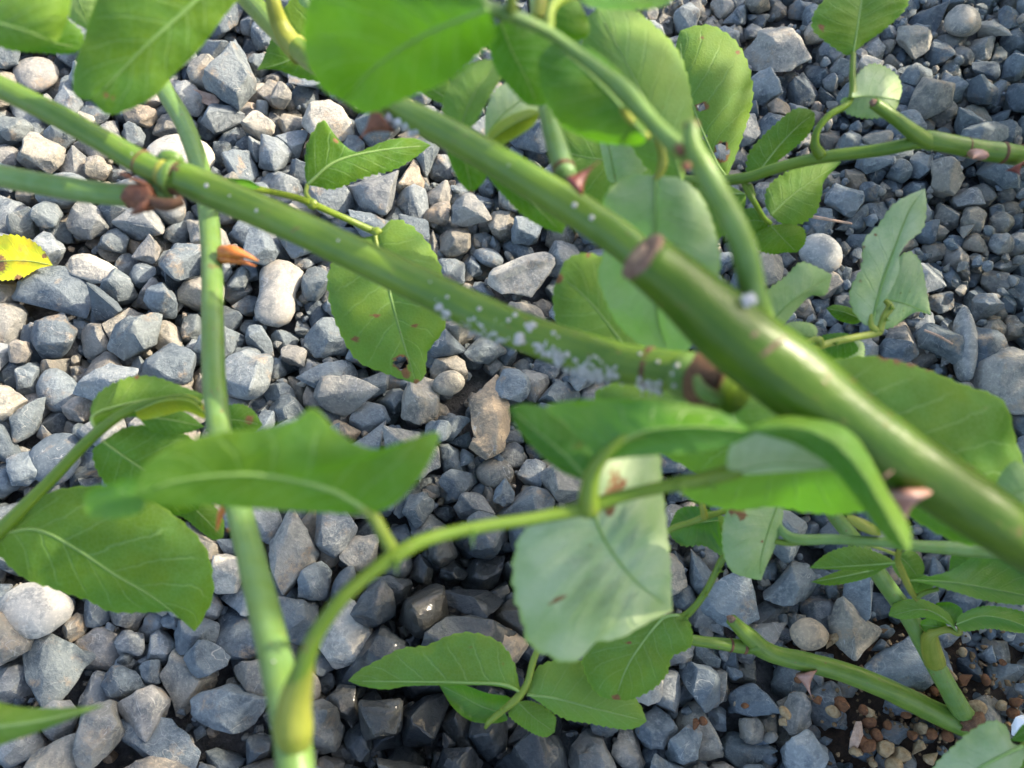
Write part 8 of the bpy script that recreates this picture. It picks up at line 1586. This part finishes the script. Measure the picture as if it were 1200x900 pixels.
# leaves at the right part of the level cane
p9 = petiole(level, [(1055, 642, 300, 6), (1052, 656, 306, 7), (1058, 672, 312, 8), (1066, 690, 318, 8), (1074, 702, 324, 6)], SHEATH, .2)
petiole(p9, [(1052, 664, 308, 5), (1052, 652, 306, 5), (1040, 646, 306, 4), (1015, 638, 307, 3)], PETIOLE, .8)
petiole(p9, [(1074, 700, 322, 7), (1085, 694, 320, 6), (1100, 690, 319, 5)], PETIOLE, .2)
leaflet(level, [(1050, 660, 320), (1020, 662, 322), (985, 664, 324), (948, 666, 330)], [(1035, 650), (1000, 640), (970, 648)], [(1030, 668), (990, 668)], tint=.5, a=2, b=2)
leaflet(level, [(1040, 664, 330), (1005, 672, 332), (975, 678, 334), (950, 682, 338)], [(1020, 658), (980, 670)], [(1015, 678), (975, 686)], tint=.4)
leaflet(level, [(1062, 680, 318), (1110, 682, 316), (1150, 688, 316), (1214, 700, 318)], [(1075, 678), (1115, 668), (1155, 645), (1200, 655)], [(1085, 684), (1120, 694), (1155, 704), (1200, 709)], face='top', tint=.55, a=5, b=-3)
leaflet(level, [(1095, 686, 324), (1078, 680, 326), (1060, 682, 330)], [(1085, 674), (1068, 674)], [(1085, 694), (1068, 694)], tint=.3)
leaflet(level, [(1052, 650, 334), (1065, 662, 334), (1080, 682, 336)], [(1045, 662), (1058, 680)], [(1070, 645), (1083, 662)], tint=.5)
leaflet(level, [(1150, 648, 330), (1135, 662, 330), (1112, 668, 334)], [(1135, 645), (1116, 650)], [(1150, 668), (1130, 680)], tint=.1, face='top')
# ------------------------------------------------------------------ 8. leaves reaching in from the frame's edges
tl = thing('rose_shoot', 'leafy rose shoot hanging in at the top left corner, with a broad leaf', 'rose shoot', at(300, -80, 205))
petiole(tl, [(360, -260, 300, 16), (330, -120, 230, 16), (285, -62, 204, 12), (265, -40, 201, 8)], PETIOLE, .4)
petiole(tl, [(330, -120, 230, 12), (120, -90, 215, 11), (-40, -20, 200, 9)], PETIOLE, .4)
leaflet(tl, [(268, -42, 200), (227, 3, 199), (171, 54, 199), (108, 118, 202)], [(225, -70), (160, -50), (118, -10), (96, 50), (86, 85), (88, 112)], [(292, -20), (262, 20), (232, 60), (205, 86), (182, 112), (150, 129), (125, 134)], tint=.4, a=4, b=4, burns=[(124, 111, 5), (133, 116, 3)], teeth=.3)
leaflet(tl, [(-70, 0, 186), (-10, 24, 184), (30, 36, 184), (66, 50, 188)], [(-40, -40), (30, -50), (78, -22), (82, 12), (74, 36)], [(-50, 40), (0, 54), (40, 56)], tint=.5, a=3, b=3, teeth=.3)
leaflet(tl, [(-30, 20, 226), (20, 40, 224), (60, 50, 226), (96, 55, 230)], [(10, 15), (60, 15), (95, 35)], [(0, 55), (50, 62), (85, 63)], tint=.15, a=2)
leaflet(tl, [(85, -30, 250), (95, 5, 250), (110, 38, 254)], [(72, -10), (82, 22)], [(120, -20), (118, 15)], tint=.8)
bl = thing('rose_shoot', 'single blurred green leaf reaching in at the bottom left corner', 'rose shoot', at(-90, 860, 180))
petiole(bl, [(-260, 980, 400, 16), (-150, 890, 230, 14), (-70, 852, 182, 9)], PETIOLE, .3)
leaflet(bl, [(-72, 853, 182), (-10, 852, 180), (50, 844, 180), (123, 826, 184)], [(-40, 815), (20, 828), (70, 830)], [(-30, 880), (20, 866), (70, 848)], tint=.5, a=4, b=2, teeth=.3)
br = thing('rose_shoot', 'pale green leaf with a bright midrib reaching in at the bottom right corner', 'rose shoot', at(1260, 890, 280))
petiole(br, [(1420, 1010, 430, 16), (1310, 930, 330, 12), (1250, 874, 282, 9), (1205, 872, 276, 8), (1195, 876, 276, 6)], PETIOLE, .6)
leaflet(br, [(1200, 874, 276), (1170, 888, 274), (1140, 906, 276), (1085, 950, 284)], [(1186, 870), (1180, 852), (1164, 844), (1142, 853), (1118, 873), (1094, 898), (1084, 925)], [(1200, 890), (1185, 915), (1140, 950)], tint=.95, a=3, b=5, rib=1.5)
leaflet(br, [(1240, 850, 290), (1205, 856, 290), (1184, 868, 294)], [(1225, 838), (1200, 848)], [(1230, 866), (1205, 870)], tint=.3, face='top')
leaflet(br, [(1240, 872, 296), (1212, 884, 297), (1180, 898, 300)], [(1225, 866), (1198, 878)], [(1230, 892), (1200, 905)], tint=.3, yellow=.0)

# ------------------------------------------------------------------ 9. fallen leaf on the gravel
zf = .038
fl = thing('fallen_leaf', 'fallen yellow and brown leaf lying on the gravel at the left edge', 'fallen leaf', on_ground(20, 302, zf))
gy = lambda x, y, dz=0.0: (x, y, ground_depth(y, zf + dz))
leaflet(fl, [gy(62, 311), gy(35, 306, .003), gy(0, 306, .005), gy(-45, 312, .002)], [(50, 292, 1), (30, 278, 2), (5, 275, 2), (-25, 284, 2)], [(45, 315, 0), (25, 326, -1), (0, 329, -1), (-30, 326, 0)], face='top', tint=.5, yellow=1.0, burns=[(-5, 309, 16), (22, 327, 7), (40, 322, 5), (52, 300, 4)], rib=.5)

# ------------------------------------------------------------------ 10. leafy bush added out of view at right, shaped to shade the gravel
RB = random.Random(21)
bush = thing('shade_bush', 'leafy bush added out of view beyond the right edge to shade the gravel', 'shade bush', (.78, .30, 0))
def world_tube(name, pts, mat, parent, ring=10):
    px = []
    for (p, r) in pts:
        v = Vector(p) - EYE
        d = v.dot(FWD)
        px.append((p, r))
    n = 8 * (len(px) - 1)
    cur = catmull([(*p, r) for p, r in px], n)
    V, F = [], []
    for i, q in enumerate(cur):
        c = Vector(q[:3]); t = (Vector(cur[min(n, i + 1)][:3]) - Vector(cur[max(0, i - 1)][:3])).normalized()
        a_ = t.orthogonal().normalized(); b_ = t.cross(a_)
        for k in range(ring):
            th = 2 * math.pi * k / ring
            V.append(c + (a_ * math.cos(th) + b_ * math.sin(th)) * q[3])
    for i in range(n):
        for k in range(ring):
            F.append((i * ring + k, i * ring + (k + 1) % ring, (i + 1) * ring + (k + 1) % ring, (i + 1) * ring + k))
    o = link(name, mesh_from(V, F), mat, parent); o['tint'] = .3
for ex, ey, ez in ((.50, .02, .48), (.48, .20, .50), (.52, .36, .68), (.50, .55, .36), (.62, .70, .36), (.64, .12, .50), (.62, .42, .74)):
    world_tube('cane', [((.78, .30, .0), .008), ((.77 + (ex - .78) * .25, .30 + (ey - .30) * .2, ez * .55), .007), ((.78 + (ex - .78) * .65, .30 + (ey - .30) * .6, ez * .92), .005), ((ex, ey, ez), .003)], CANE, bush)
V, F, U = [], [], []
def bush_top(x, y):  # heights shaped to block the sun over the gravel and leave gaps
    edge = .47 + .03 * noise.noise(Vector((y * 7, 1, 2)))
    top = .36 + .40 * max(0, min(1, (.50 - y) / .07)) * max(0, min(1, (y - .27) / .05)) + (.17 if y < .3 else 0) + .05 * noise.noise(Vector((x * 9, y * 9, 3)))
    return top * min(1, max(0, (x - edge + .13) / .15)) if x > edge - .13 else 0
count = 0
while count < 2300:
    x_, y_ = RB.uniform(.34, .95), RB.uniform(-.22, .90)
    top = bush_top(x_, y_)
    if top < .12: continue
    if y_ > .56 and RB.random() < .4: continue
    z_ = RB.uniform(.10, 1) ** .6 * top
    if x_ < .40 + .25 * (1 - z_ / .4) and z_ < .25: continue
    count += 1
    L_, W_ = RB.uniform(.035, .055), RB.uniform(.022, .034)
    ax = Vector((RB.gauss(0, 1), RB.gauss(0, 1), RB.gauss(-.3, .5))).normalized()
    up = Vector((RB.gauss(0, .45), RB.gauss(0, .45), 1)).normalized()
    sd_ = ax.cross(up).normalized(); up = sd_.cross(ax)
    b0 = len(V)
    for i, (t, w) in enumerate(((0, .02), (.15, .62), (.38, 1), (.62, .86), (.84, .45), (1, .02))):
        for s_ in (-1, 0, 1):
            V.append(Vector((x_, y_, z_)) + ax * (t * L_) + sd_ * (s_ * w * W_ / 2) + up * (-.004 * t * t * 2 + abs(s_) * w * .004))
            U.append((s_ * .5 + .5, t))
    for i in range(5):
        for j in range(2):
            k = b0 + i * 3 + j
            F.append((k, k + 1, k + 4, k + 3))
me = mesh_from(V, F)
uvl = me.uv_layers.new(name='UVMap')
for lp in me.loops: uvl.data[lp.index].uv = U[lp.vertex_index]
fo = link('foliage', me, LEAF, bush); fo['kind'] = 'stuff'; fo['tint'] = .4
